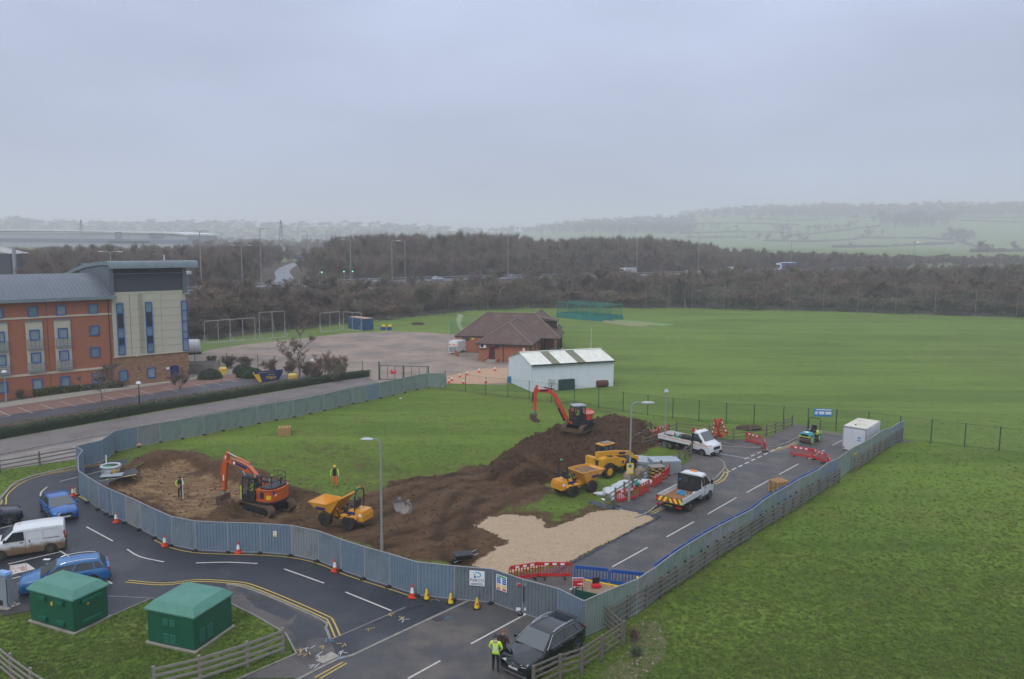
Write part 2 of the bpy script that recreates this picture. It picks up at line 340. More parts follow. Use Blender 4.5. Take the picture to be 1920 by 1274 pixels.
GATE_RUN = [g(a, b, 1.95).xy for a, b in GATE_TOP]
BACK_TOP = [(144, 837), (190, 827), (214, 810), (257, 801.5), (299, 794), (340, 787.5), (381, 781), (416, 774), (449, 768), (483, 762), (516, 756), (550, 751), (580, 745), (607, 740), (635, 733.5), (660, 728), (686, 724), (712, 719), (735, 714), (758, 709), (781, 704), (804, 701), (834, 701)]
BACK_RUN = [g(a, b, 1.95).xy for a, b in BACK_TOP]
SITE = [tuple(p) for p in NEAR_RUN]+[wpt(p) for p in gs([(960, 1078), (1070, 1057), (1235, 975), (1219, 963), (1172, 957), (1150, 946), (1215, 915), (1262, 890), (1296, 862), (1290, 848), (1240, 826), (1215, 830), (1240, 790), (1060, 752), (920, 736), (835, 727)])]+[tuple(p) for p in reversed(BACK_RUN)]
PIT = [wpt(p) for p in gs([(196, 908), (232, 886), (268, 868), (300, 858), (345, 853), (392, 866), (415, 884), (480, 900), (545, 920), (600, 940), (660, 960), (700, 985), (640, 992), (560, 975), (470, 972), (400, 975), (335, 972), (290, 948), (235, 925)])]
MUD = [wpt(p) for p in gs([(250, 862), (300, 848), (350, 845), (410, 862), (500, 890), (590, 928), (650, 945), (700, 925), (730, 905), (790, 896), (850, 888), (905, 870), (985, 905), (1045, 925), (1015, 940), (960, 952), (915, 965), (890, 985), (945, 1015), (915, 1045), (880, 1066), (780, 1058), (683, 1030), (590, 1000), (480, 990), (350, 985), (280, 960), (225, 935), (180, 915), (205, 890)])]
GRAVEL = [wpt(p) for p in gs([(893, 988), (905, 974), (940, 967), (985, 966), (1018, 975), (1030, 990), (1075, 976), (1120, 958), (1170, 955), (1205, 962), (1228, 974), (1180, 998), (1120, 1030), (1070, 1055), (1020, 1068), (960, 1078), (905, 1070), (890, 1060), (922, 1040), (948, 1015), (925, 1005)])]
HEAP = [wpt(p) for p in gs([(905, 888), (940, 860), (985, 835), (1040, 812), (1100, 802), (1170, 800), (1245, 815), (1225, 840), (1180, 862), (1130, 866), (1085, 880), (1040, 905), (985, 915), (930, 908)])]
BANK = [wpt(p) for p in gs([(345, 976), (375, 962), (398, 940), (435, 924), (466, 934), (462, 955), (440, 976)])]
def fz(x, y, s, o=4, seed=0.0):
    return noise.fractal(Vector((x*s+seed, y*s+seed*1.7, seed)), 1.0, 2.0, o)
RUTS = [gs(q) for q in ([(1000, 905), (930, 905), (880, 930), (850, 975), (850, 1030), (870, 1062)], [(960, 895), (860, 900), (780, 925), (720, 960), (640, 990), (560, 985)], [(1040, 905), (960, 930), (900, 960), (820, 1000), (720, 1020)], [(900, 880), (800, 893), (700, 912), (640, 925), (560, 915)])]
def rutv(x, y):
    v = 0.0
    for q in RUTS:
        d = pdist(x, y, q, False)
        if d < 3: v -= 0.9*math.exp(-((d-0.9)/0.36)**2)*(0.8+fz(x, y, 0.7, 2, 3))-0.5*math.exp(-((d-2.0)/0.36)**2)
    return v
def site_h(x, y):
    """height, mud, clay, gravel weights"""
    n1 = fz(x, y, 0.35, 3, 3.1); n2 = fz(x, y, 1.3, 4, 9.2)
    ins = inpoly(x, y, MUD); d = pdist(x, y, MUD) if True else 0
    sd_ = (d if ins else -d)+n1*0.8+n2*0.3
    mud = sm(-0.35, 0.35, sd_)
    z = 0.012; clay = 0.0; grav = 0.0
    pd = pdist(x, y, PIT); pin = inpoly(x, y, PIT); ps = (pd if pin else -pd)+n2*0.18
    if ps > -0.6:
        k = sm(-0.05, 0.75, ps); ramp = sm(-15.5, -8.0, x)   # the dig runs out towards the gate side
        z -= 0.72*k*(1-ramp); clay = clamp(k*sm(-14, -19, x)*(0.75+0.7*n1)*1.1)
        mud = max(mud, sm(-0.5, 0.1, ps))
    bd = pdist(x, y, BANK); 
    if inpoly(x, y, BANK): z += 0.8*sm(0, 1.4, bd)*(0.8+0.5*n2); clay *= 1-sm(-0.3, 0.5, bd)
    if mud > 0.02:
        lump = fz(x, y, 2.6, 4, 1.3)*0.06+fz(x, y, 0.8, 3, 5.0)*0.08
        rut = 0.0
        z += mud*(0.16*(1-sm(-0.8, 0.2, ps))+(lump+rut+0.05*rutv(x, y))*(1-0.7*clay))
        if ps < -0.7: z = max(z, 0.01)
    gd = pdist(x, y, GRAVEL); gi = inpoly(x, y, GRAVEL); gsd = (gd if gi else -gd)+n2*0.4+n1*0.3
    if gsd > -2: mud = max(mud, 0.95*sm(-1.7, -0.3, gsd+0.6*n2))
    if gsd > -0.4:
        grav = sm(-0.12, 0.12, gsd); z = z*(1-grav)+grav*(0.05+0.05*sm(0, 0.8, gsd)+0.03*n2)
    hd = pdist(x, y, HEAP); hi = inpoly(x, y, HEAP); hs = (hd if hi else -hd)+n2*0.22+n1*0.5
    if hs > -0.3:
        k = sm(-0.3, 0.2, hs); mud = max(mud, k); clay *= 1-k
        z += max(0, 2.15*(1-math.exp(-max(hs, 0)/1.9)))*(1+0.16*n1)+k*(0.13*n2+0.2*fz(x, y, 2.0, 4, 7))
    return z, mud, clay, grav
def build_site():
    st = 0.25; x0, x1, y0, y1 = -38.5, 22.5, 41.0, 111.0; nx, ny = int((x1-x0)/st)+1, int((y1-y0)/st)+1
    idx = {}; vs = []; cols = []; fs = []
    rutp = [gs([(560, 832), (590, 842), (640, 862), (680, 880), (740, 905), (830, 925)]), gs([(540, 858), (580, 866), (620, 880), (660, 897), (700, 925)]), gs([(610, 835), (660, 850), (700, 872), (760, 890), (860, 895)]),
            gs([(900, 890), (860, 930), (840, 980), (830, 1040)]), gs([(930, 900), (885, 950), (870, 1000), (860, 1050)]), gs([(1240, 800), (1080, 760), (930, 742), (835, 730)])]
    backp = [Vector((p.x, p.y)) for p in BACK_RUN]
    for j in range(ny):
        y = y0+j*st; xs = sorted(-(1e9) for _ in ())
        for i in range(nx):
            x = x0+i*st
            if not inpoly(x, y, SITE): continue
            z, m_, c_, g_ = site_h(x, y); rv = clamp(0.5-0.5*rutv(x, y)*(1 if m_ > 0.3 else 0)+(0.22 if inpoly(x, y, HEAP) else 0))
            dd = pdist(x, y, SITE)
            if dd < 0.9 and z > 0.012 and g_ < 0.5: z = 0.012+(z-0.012)*dd/0.9
            tr = 0.0
            for q in rutp:
                r_ = pdist(x, y, q, False)
                if r_ < 1.6: tr = max(tr, 0.75*(1-sm(0.15, 1.3, abs(r_-0.35)))*(0.6+0.8*fz(x, y, 1.1, 3, 2)))
            br = pdist(x, y, backp, False)
            tr = max(tr, (1-sm(0.4, 2.2, br))*0.55*(0.6+1.2*fz(x, y, 0.8, 3, 4)), (1-sm(0.3, 2.0, abs(br-6)))*0.45*(0.3+1.5*fz(x, y, 0.5, 3, 6)))
            # worn turf around the dug ground
            wd = pdist(x, y, MUD); tr = max(tr, (1-sm(0.2, 5.5, wd))*0.75*clamp(0.45+1.3*fz(x, y, 0.55, 4, 8)))
            idx[(i, j)] = len(vs); vs.append((x, y, z)); cols.append((max(m_, clamp(tr)*0.62), c_, g_, rv))
    for (i, j), a in idx.items():
        b, c, d = idx.get((i+1, j)), idx.get((i+1, j+1)), idx.get((i, j+1))
        if b is not None and c is not None and d is not None: fs.append((a, b, c, d))
    me = bpy.data.meshes.new('site_ground'); me.from_pydata(vs, [], fs)
    at_ = me.color_attributes.new('mask', 'FLOAT_COLOR', 'POINT'); at_.data.foreach_set('color', [v for c in cols for v in c])
    me.polygons.foreach_set('use_smooth', [True]*len(me.polygons))
    m = G_FIELD.copy(); m.name = 'site_ground_soil'; t = m.node_tree; b = t.nodes['Principled BSDF']; grass = b.inputs['Base Color'].links[0].from_socket
    va = N(t, 'ShaderNodeVertexColor', layer_name='mask'); sp = N(t, 'ShaderNodeSeparateColor'); t.links.new(va.outputs[0], sp.inputs[0]); tc = N(t, 'ShaderNodeTexCoord')
    def nse(scale, det=8, rgh=0.7, st=None):
        n = N(t, 'ShaderNodeTexNoise'); n.inputs['Scale'].default_value = scale; n.inputs['Detail'].default_value = det; n.inputs['Roughness'].default_value = rgh
        if st:
            mp_ = N(t, 'ShaderNodeMapping'); mp_.inputs['Scale'].default_value = st; mp_.inputs['Rotation'].default_value = (0, 0, 0.5); t.links.new(tc.outputs['Object'], mp_.inputs[0]); t.links.new(mp_.outputs[0], n.inputs[0])
        else: t.links.new(tc.outputs['Object'], n.inputs[0])
        return n.outputs[0]
    def ramp(s, a, b_, lo=0, hi=1):
        r = N(t, 'ShaderNodeMapRange'); r.inputs[1].default_value, r.inputs[2].default_value, r.inputs[3].default_value, r.inputs[4].default_value = a, b_, lo, hi; t.links.new(s, r.inputs[0]); return r.outputs[0]
    def mix(a, b_, f):
        x = N(t, 'ShaderNodeMix', data_type='RGBA')
        for k, v in (('A', a), ('B', b_)):
            if isinstance(v, tuple): x.inputs[k].default_value = (*v, 1)
            else: t.links.new(v, x.inputs[k])
        t.links.new(f, x.inputs['Factor']); return x.outputs['Result']
    def edge(s, nz_, amt=0.5):
        a = N(t, 'ShaderNodeMath', operation='SUBTRACT'); t.links.new(nz_, a.inputs[0]); a.inputs[1].default_value = 0.5
        b_ = N(t, 'ShaderNodeMath', operation='MULTIPLY_ADD'); t.links.new(a.outputs[0], b_.inputs[0]); b_.inputs[1].default_value = amt*2; t.links.new(s, b_.inputs[2]); return ramp(b_.outputs[0], 0.42, 0.78)
    n_f, n_m, n_s = nse(5), nse(1.3), nse(0.8, 8, 0.7, (1, 3.2, 1))
    soil = mix((0.062, 0.036, 0.020), (0.108, 0.062, 0.035), ramp(n_m, 0.38, 0.62)); soil = mix(soil, (0.035, 0.022, 0.015), ramp(n_f, 0.52, 0.72, 0, 0.8))
    clay = mix((0.135, 0.082, 0.043), (0.29, 0.19, 0.10), ramp(n_s, 0.44, 0.66)); clay = mix(clay, (0.12, 0.072, 0.044), ramp(n_m, 0.5, 0.66, 0, 0.85))
    grav = mix((0.34, 0.255, 0.170), (0.41, 0.315, 0.215), ramp(n_f, 0.35, 0.65)); grav = mix(grav, (0.26, 0.17, 0.105), ramp(n_m, 0.55, 0.75, 0, 0.7)); grav = mix(grav, (0.24, 0.17, 0.11), ramp(nse(14), 0.56, 0.7, 0, 0.8))
    soil = mix(soil, (0.034, 0.020, 0.012), ramp(va.outputs['Alpha'], 0.5, 0.9, 0, 0.85)); soil = mix(soil, (0.135, 0.085, 0.052), ramp(va.outputs['Alpha'], 0.5, 0.0, 0, 0.5))
    worn = mix(grass, (0.085, 0.072, 0.030), ramp(sp.outputs[0], 0.08, 0.6, 0, 0.85)); c = mix(worn, soil, edge(sp.outputs[0], n_m, 0.28)); c = mix(c, clay, edge(sp.outputs[1], n_s, 0.6)); c = mix(c, grav, edge(sp.outputs[2], n_f, 0.4))
    t.links.new(c, b.inputs['Base Color'])
    me.materials.append(m); o = bpy.data.objects.new('site_ground', me); COL.objects.link(o); o['kind'] = 'structure'; o['label'] = 'dug and rutted site ground with brown soil, clay pit and gravel patch'
build_site()
_pit_in = [(x*1.0, y*1.0) for x, y in [wpt(p) for p in gs([(196, 912), (236, 884), (300, 855), (345, 850), (396, 863), (480, 895), (600, 932), (700, 975), (705, 1000), (640, 1004), (560, 984), (470, 980), (400, 982), (330, 974), (290, 951), (232, 930)])]]

# base ground: near sheet with a hole at the dig, terrain rings beyond
NR = 140.0; rim = [(NR*cos(2*pi*k/180), NR*sin(2*pi*k/180)) for k in range(180)]
tr_ = tessellate_polygon([[Vector((x, y, 0)) for x, y in rim], [Vector((x, y, 0)) for x, y in _pit_in]])
allp = rim+_pit_in; mb = MB(); fs_ = []
for a in tr_:
    p = [Vector((*allp[i], 0)) for i in a]; fs_.append(tuple(a) if (p[1]-p[0]).cross(p[2]-p[0]).z > 0 else tuple(reversed(a)))
mb.add([(x, y, 0) for x, y in allp], fs_)
gobj = mb.build('ground', G_FIELD, kind='structure')

EDGE = [(-600, 60), (-140, 120), (-80, 140), (-62, 152), (-40, 186), (-12, 226), (6, 236), (54, 241), (100, 232), (138, 219), (200, 195), (420, 120)]
ROADC = [(-260, 60), (-150, 135), (-92, 196), (-60, 246), (-12, 292), (81, 355), (137, 408), (220, 455), (313, 500), (520, 590)]
SLIP = [(-70, 240), (-80, 280), (-98, 340), (-116, 420), (-128, 500), (-118, 560), (-92, 620)]
def edge_side(x, y):
    """signed distance past the field edge"""
    best = 1e9; s_ = 1
    for i in range(len(EDGE)-1):
        ax, ay = EDGE[i]; bx, by = EDGE[i+1]; dx, dy = bx-ax, by-ay; L = dx*dx+dy*dy; t = max(0, min(1, ((x-ax)*dx+(y-ay)*dy)/L))
        qx, qy = ax+t*dx, ay+t*dy; d = hypot(x-qx, y-qy)
        if d < best: best = d; s_ = 1 if (dx*(y-ay)-dy*(x-ax)) > 0 else -1
    return best*s_
def polyd(x, y, P): return pdist(x, y, P, False)
def hill(x, y):
    r = hypot(x, y); az = math.degrees(atan2(x, y))
    a = sm(-4.0, 6.5, az)*0.62+0.38*sm(6, 19, az)
    prof = [(800, 0), (1498, 5), (1825, 17.5), (2153, 48), (2480, 82), (2808, 110), (3276, 135), (3744, 148), (4400, 150), (7000, 120)]
    h = 0
    for (r0, h0), (r1, h1) in zip(prof, prof[1:]):
        if r0 <= r <= r1: h = h0+(h1-h0)*(r-r0)/(r1-r0); break
    h = h*a*(1+0.10*noise.noise(Vector((x*0.0022, y*0.0022, 4))))
    far = sm(1900, 2900, r)*(1-sm(-6, 4, az))*(50+12*noise.noise(Vector((az*0.13, 2, 1))))*sm(-75, -50, az)
    return h+far
def terr(x, y):
    r = hypot(x, y)
    if y < 20 and r < 500: return 0.0
    e = edge_side(x, y)
    if e <= 2: return 0.0
    base = 1.6*sm(4, 30, e)+3.2*sm(50, 110, e)+4.4*sm(480, 900, r)
    rd = polyd(x, y, ROADC); sl = polyd(x, y, SLIP)
    k = 1-sm(9, 20, rd); k2 = 1-sm(7, 22, sl)
    z = base*(1-k)+6.0*k if e > 14 else base
    if k2 > 0: z = z*(1-k2)+6.0*k2
    return z+hill(x, y)
mb = MB(); rs = [NR]; 
while rs[-1] < 6000: rs.append(rs[-1]+(5 if rs[-1] < 620 else rs[-1]*0.028))
na = 180*4
def azs(k): return 2*pi*k/180
rings = []
angs = [2*pi*k/720 for k in range(720)]
vs = []; fs = []; col = []
hidden_back = lambda a: sin(a) < 0.05   # behind the camera coarse is fine
keys = {}
for ri, r in enumerate(rs):
    for k, a in enumerate(angs):
        x, y = r*cos(a), r*sin(a); keys[(ri, k)] = len(vs)
        vs.append((x, y, 0.0 if ri == 0 else terr(x, y)))
        e = edge_side(x, y) if y > 20 else -50
        wd = sm(0, 3, e)*(1-sm(500, 530, r)) if y > 20 else 0
        col.append((wd, 0, 0, 1))
for ri in range(len(rs)-1):
    for k in range(720):
        k2 = (k+1) % 720; fs.append((keys[(ri, k)], keys[(ri+1, k)], keys[(ri+1, k2)], keys[(ri, k2)]))
me = bpy.data.meshes.new('hills'); me.from_pydata(vs, [], fs); me.polygons.foreach_set('use_smooth', [True]*len(fs))
ca = me.color_attributes.new('wood', 'FLOAT_COLOR', 'POINT'); ca.data.foreach_set('color', [v for c in col for v in c])
mt = G_FAR.copy(); mt.name = 'terrain_grass'; t = mt.node_tree; b = t.nodes['Principled BSDF']; src = b.inputs['Base Color'].links[0].from_socket
va = N(t, 'ShaderNodeVertexColor', layer_name='wood'); sp = N(t, 'ShaderNodeSeparateColor'); t.links.new(va.outputs[0], sp.inputs[0])
x_ = N(t, 'ShaderNodeMix', data_type='RGBA'); t.links.new(src, x_.inputs['A']); x_.inputs['B'].default_value = (0.085, 0.068, 0.052, 1); t.links.new(sp.outputs[0], x_.inputs['Factor']); t.links.new(x_.outputs['Result'], b.inputs['Base Color'])
me.materials.append(mt); ho = bpy.data.objects.new('hills', me); COL.objects.link(ho); ho['kind'] = 'structure'

# cricket field overlays
def patch(name, pts, m, z=0.012, z0=None, kind='structure'):
    mb = MB(); mb.slab([wpt(p) if hasattr(p, 'x') else p for p in pts], z0, z); return mb.build(name, m, kind=kind)
G_FIELD_FAR = grass_mat('playing_field_grass', (0.110, 0.166, 0.034), (0.136, 0.196, 0.042), (0.092, 0.146, 0.032), (0.150, 0.165, 0.055), big=0.045)
patch('playing_field', [(-3.5, 102.6), (4.6, 102.1), (15.85, 91.1), (26.9, 86.9), (42.6, 79.3), (47.8, 76.3), (62, 70.5), (100, 52), (134, 40), (250, 40), (250, 172)]+[(x, y-0.5) for x, y in reversed(EDGE[4:11])]+[(-46, 170), (-12.5, 137), (-3.5, 110)], G_FIELD_FAR, 0.01)
CRICKET = grass_mat('cricket_square_turf', (0.114, 0.162, 0.036), (0.140, 0.190, 0.044), (0.094, 0.138, 0.033), (0.16, 0.17, 0.06))
patch('field', gs([(1690, 672), (1770, 636), (1990, 650), (2100, 720), (1990, 722)]), CRICKET, 0.022)
patch('lawn', gs([(1100, 601), (1135, 600), (1232, 608), (1205, 613), (1180, 612)]), mat('worn_turf', (0.24, 0.225, 0.12), (0.17, 0.19, 0.08), scale=0.6, rough=0.95), 0.024)
# ------------------------------------------------------------------ roads
main_pts = gs([(540, 1290), (563, 1273), (634, 1237), (661, 1230), (720, 1202), (882, 1126), (960, 1085), (1070, 1056), (1235, 974), (1219, 961), (1239, 947), (1330, 906), (1352, 888), (1359, 876), (1350, 864), (1322, 855), (1285, 846), (1225, 836), (1233, 824), (1300, 822), (1378, 840), (1438, 841), (1473, 833), (1490, 825), (1534, 811), (1580, 816), (1640, 822)])
main_xy = [(-20, 18), (-9.5, 31.0)]+[wpt(p) for p in main_pts[1:]]+[(41.5, 79.5)]
right_edge = [(p.x-0.1, p.y-0.2) for p in reversed(RIGHT_RUN)]
main_xy += right_edge[1:]+[(3.9, 37.2), (-8, 25), (-14, 17)]
patch('main_road', main_xy, ASPH_OLD, 0.030)
acc = gs([(-200, 1060), (-90, 1000), (-20, 955), (12, 922), (30, 906), (75, 890), (143, 876), (191, 867), (236, 862), (262, 887), (236, 893), (205, 905), (200, 917), (212, 930)])
acc_xy = [wpt(p) for p in acc]+[(p.x, p.y+0.25) for p in NEAR_RUN[4:]]+[wpt(p) for p in gs([(960, 1085), (882, 1126), (720, 1202), (661, 1230), (634, 1237), (563, 1273), (452, 1274), (556, 1228), (531, 1187), (480, 1157), (433, 1134), (281, 1125), (204, 1158), (55, 1141), (0, 1150), (-150, 1180), (-400, 1230)])]
patch('access_road', acc_xy, ASPH_NEW, 0.020)
fp_xy = [wpt(p) for p in gs([(452, 1274), (556, 1228), (531, 1187), (480, 1157), (433, 1134), (425, 1098), (470, 1107), (600, 1163), (619, 1201), (634, 1237), (563, 1273)])]
patch('footpath', fp_xy, ASPH_PATH, 0.034)
patch('pavement', [wpt(p) for p in gs([(1239, 947), (1330, 906), (1352, 888), (1359, 876), (1350, 864), (1322, 855), (1290, 846), (1296, 862), (1262, 892), (1215, 917), (1150, 948), (1172, 957), (1219, 961)])], ASPH_PATH, 0.12, 0.0)
patch('pavement', [wpt(p) for p in gs([(1378, 840), (1438, 841), (1473, 833), (1490, 825), (1534, 811), (1528, 802), (1490, 798), (1440, 822), (1375, 827), (1318, 822)])], ASPH_PATH, 0.11, 0.0)
# kerbs
def kerb(pts, w_=0.14, z=0.12, sm_=3, name='kerb'):
    p = smooth_path(pts, sm_) if sm_ else pts; mb = path_strip(p, w_, z, zt=0.0); return mb.build(name, KERB, kind='structure')
kerb(gs([(-200, 1062), (-90, 1002), (-20, 957), (12, 924), (30, 907), (75, 891), (143, 877), (191, 868)]), 0.2)
kerb(gs([(1190, 974), (1219, 961), (1239, 947), (1330, 906), (1352, 888), (1359, 876), (1350, 864), (1322, 855), (1290, 846)]), 0.14, 0.135)
kerb(gs([(1318, 833), (1378, 840), (1438, 841), (1473, 833), (1490, 825), (1534, 811), (1580, 816)]), 0.14, 0.13)
kerb(gs([(500, 1302), (563, 1273), (634, 1237), (661, 1230), (720, 1202), (882, 1126)]), 0.16, 0.055)
kerb(gs([(425, 1098), (470, 1107), (600, 1163), (611, 1180), (619, 1201)]), 0.13, 0.09)
kerb(gs([(281, 1125), (204, 1158)]), 0.08, 0.07, 0); kerb(gs([(433, 1134), (480, 1157), (531, 1187), (536, 1190), (556, 1228)]), 0.08, 0.08, 0)
kerb(gs([(556, 1228), (452, 1273), (380, 1300)]), 0.08, 0.08, 0)
kerb(gs([(204, 1119), (290, 1123)]), 0.06, 0.035, 0)
kerb(gs([(619, 1201), (760, 1140)]), 0.06, 0.038, 0)
# markings
for q_ in ([(446, 1104), (500, 1120), (560, 1150), (540, 1165), (480, 1140)], [(560, 1150), (600, 1168), (612, 1196), (560, 1200), (545, 1178)], [(700, 1170), (760, 1146), (800, 1134), (780, 1128), (700, 1160)]): patch('tarmac_patch', gs(q_), ASPH_NEW, 0.0375)
def mark(pts, m=WHITE_LINE, w_=0.11, z=0.036, name='road_marking', smooth=3):
    p = smooth_path(gs(pts), smooth) if (smooth and len(pts) > 2) else gs(pts)
    return path_strip(p, w_, z).build(name, m, kind='structure')
for a, b in (((765, 1274), (825.5, 1240.5)), ((883, 1208.7), (984, 1154)), ((1068, 1107), (1098, 1091)), ((1148, 1064), (1214, 1027.6)), ((1250, 1008), (1301, 979.5)), ((1327, 965), (1381, 934)), ((1400, 924.5), (1441, 902)), ((1461, 890.5), (1497, 871)), ((1514.5, 862), (1546, 844.5)), ((1561, 835.5), (1579, 826.5))):
    mark([a, b])
for k in range(9):
    t0, t1 = k/9, (k+0.62)/9; A, B = (1361, 887.5), (1468, 837)
    mark([(A[0]+(B[0]-A[0])*t0, A[1]+(B[1]-A[1])*t0), (A[0]+(B[0]-A[0])*t1, A[1]+(B[1]-A[1])*t1)], w_=0.16)
for k in range(4):
    t0, t1 = k/4, (k+0.6)/4; A, B = (1396, 862), (1444, 840)
    mark([(A[0]+(B[0]-A[0])*t0, A[1]+(B[1]-A[1])*t0), (A[0]+(B[0]-A[0])*t1, A[1]+(B[1]-A[1])*t1)], w_=0.14)
mark([(1350, 852), (1412, 862)])
mark([(89, 914), (79, 922), (76, 930), (81, 939)]); mark([(162, 989), (212, 1016)]); mark([(238.5, 1031), (262, 1045), (307.6, 1055)]); mark([(367, 1057), (425, 1055.5), (483, 1058)]); mark([(532.5, 1068), (608, 1095)]); mark([(648, 1111.6), (735, 1147)]); mark([(112, 904), (191, 884)])
def dbl(pts, gap=0.26, w_=0.085, z=0.036):
    p = smooth_path(gs(pts), 4)
    for o_ in (-gap/2, gap/2): path_strip(p, w_, z, off=o_).build('road_marking', YELLOW_LINE, kind='structure')
dbl([(238, 1091), (307, 1096.5), (371, 1090), (443, 1094), (475, 1101), (540, 1127), (608, 1157), (620, 1166), (633, 1195)])
dbl([(-60, 985), (2, 952), (9, 930), (35, 908), (73, 893), (143, 880), (191, 871)], 0.3, 0.1)
dbl([(1322, 859), (1342, 866), (1357, 878), (1361, 888), (1352, 901), (1337, 908)], 0.34, 0.1); dbl([(1213, 968), (1243, 953)]); dbl([(1448, 846), (1477, 838), (1495, 830)])
mark([(600, 1274), (650, 1245)], YELLOW_LINE, 0.08); mark([(590, 1272), (643, 1243)], YELLOW_LINE, 0.08)
mark([(1546, 812), (1590, 820)], YELLOW_LINE, 0.09)
mark([(141, 916), (141, 925), (149, 932), (170, 944)], YELLOW_LINE, 0.09)
yl = smooth_path([(p.x+0.0, p.y-0.35) for p in NEAR_RUN[7:18]], 3); path_strip(yl, 0.08, 0.036).build('road_marking', YELLOW_LINE, kind='structure')
mark([(215, 898), (256, 890)], YELLOW_LINE, 0.1); mark([(186, 903), (256, 891)], WHITE_LINE, 0.09)
for a, b in (((15, 1059), (113, 1036)), ((16, 1088), (90, 1069)), ((-30, 999), (34, 984)), ((102, 1027.5), (136, 1049)), ((178, 1075), (210, 1096)), ((-60, 1032), (-10, 1020))): mark([a, b])
for l in ([(430, 800), (430, 800)],): pass
# electric bay panels
def bay_panel(cs):
    P = gs(cs); mb = MB(); mb.slab([wpt(p) for p in P], None, 0.036); o = mb.build('road_marking', WHITE_LINE, kind='structure')
    c = (P[0]+P[1]+P[2]+P[3])/4; u = (P[1]-P[0]); v = (P[3]-P[0]); mr_ = MB()
    rr = mat('bay_marking_red', (0.30, 0.10, 0.07), (0.4, 0.3, 0.27), scale=6, rough=0.9)
    q = lambda a, b: P[0]+u*a+v*b
    for s_ in ([(0.06, 0.1), (0.94, 0.1), (0.94, 0.9), (0.06, 0.9), (0.06, 0.1)], [(0.15, 0.45), (0.25, 0.25), (0.45, 0.25), (0.52, 0.45), (0.15, 0.45)], [(0.25, 0.6), (0.3, 0.75), (0.42, 0.72)], [(0.62, 0.3), (0.62, 0.75), (0.7, 0.75), (0.7, 0.3)], [(0.78, 0.3), (0.78, 0.75), (0.86, 0.5), (0.78, 0.3)]):
        path_strip([q(a, b) for a, b in s_], 0.06, 0.041, mr_)
    mr_.build('road_marking', rr, kind='structure')
bay_panel([(18, 1062), (50, 1057), (66, 1068), (20, 1080)]); bay_panel([(36, 1090), (66, 1083), (78, 1095), (45, 1108)])
# survey paint marks
spray = mat('survey_spray_paint', (0.45, 0.33, 0.12), rough=0.9); sprw = mat('survey_white_paint', (0.5, 0.5, 0.52), rough=0.9); sprb = mat('survey_blue_paint', (0.05, 0.28, 0.42), rough=0.9)
def squiggle(px, py, m, s_=0.2, n=3):
    c = g(px, py); mb = MB()
    for i in range(n):
        a = RND.uniform(0, pi); o_ = Vector((RND.uniform(-s_, s_), RND.uniform(-s_, s_)*0.6, 0)); d = Vector((cos(a), sin(a), 0))*s_
        path_strip([c+o_-d, c+o_+d*RND.uniform(0.2, 1)], 0.04, 0.046, mb)
    mb.build('survey_mark', m, kind='structure')
for a in ((609, 1213), (640, 1210), (698, 1180), (733, 1154), (752, 1160), (563, 1222), (572, 1227), (815, 1126)): squiggle(*a, spray)
for a in ((580, 1216), (637, 1227), (598, 1247), (605, 1230), (757, 1163)): squiggle(*a, sprw, 0.25)
for a in ((619, 1202), (637, 1237), (838, 1160)): squiggle(*a, sprb, 0.2, 2)
patch('manhole_slab', gs([(592, 1240), (621, 1224), (636, 1232), (606, 1246)]), CONC, 0.05, 0.03)
for (a, b, r) in ((471, 1121, 0.28), (486, 1125, 0.26), (502, 1137, 0.22), (116, 1029, 0.3), (821, 1161, 0.32)):
    c = g(a, b); mb = MB(); mb.cyl((c.x, c.y, 0.02), (c.x, c.y, 0.046), r, n=16); tag(mb.build('manhole_cover', mat('cast_iron', (0.05, 0.045, 0.045), rough=0.7)), {471: 'round dark manhole cover in the path, nearest the green cabinet', 486: 'round dark manhole cover second in the row on the path', 502: 'round worn manhole cover nearest the yellow lines on the path', 116: 'dark drain cover behind the muddy white van', 821: 'drain cover by the kerb beside a blue paint mark'}[a], 'manhole cover')
# yard, hotel road, lane
patch('gravel_yard', gs([(350, 668), (400, 655), (470, 645), (560, 636), (650, 625), (730, 622), (800, 624), (858, 628), (905, 640), (960, 652), (1000, 690), (952, 722), (900, 722), (836, 716), (800, 712), (715, 722), (690, 708), (640, 705), (560, 705), (440, 700), (360, 690)]), GRAVEL_YARD, 0.024)
patch('gravel_apron', gs([(838, 706), (870, 699), (905, 692), (952, 690), (952, 718), (900, 721), (838, 720)]), GRAVEL_ORANGE, 0.034)
ASPH_HOTEL = mat('hotel_asphalt', (0.058, 0.055, 0.066), (0.075, 0.070, 0.082), scale=0.5, rough=0.6, bump=0.005, c3=(0.10, 0.10, 0.125), s3=0.12, k3=(0.5, 0.7))
patch('lane', gs([(-250, 880), (0, 825), (300, 772), (560, 728), (690, 704), (835, 700), (838, 722), (712, 724), (560, 752), (381, 790), (214, 826), (144, 862), (0, 880), (-250, 935)]), ASPH_LANE, 0.012)
patch('lane_verge_strip', gs([(-250, 915), (0, 857), (216, 816), (380, 783), (700, 724), (834, 704), (838, 722), (712, 726), (560, 754), (381, 792), (214, 828), (144, 862), (0, 882), (-250, 940)]), mat('dusty_lane', (0.23, 0.205, 0.185), (0.17, 0.15, 0.14), scale=0.5, rough=0.95, c3=(0.28, 0.26, 0.24), s3=0.3), 0.018)
kerb(gs([(-250, 913), (0, 853), (216, 812), (380, 779), (560, 745), (700, 720), (834, 700)]), 0.16, 0.10)
patch('hotel_road', gs([(-250, 830), (0, 780), (160, 757), (440, 712), (500, 701), (580, 704), (640, 700), (655, 704), (560, 722), (300, 764), (0, 816), (-250, 870)]), ASPH_HOTEL, 0.016)
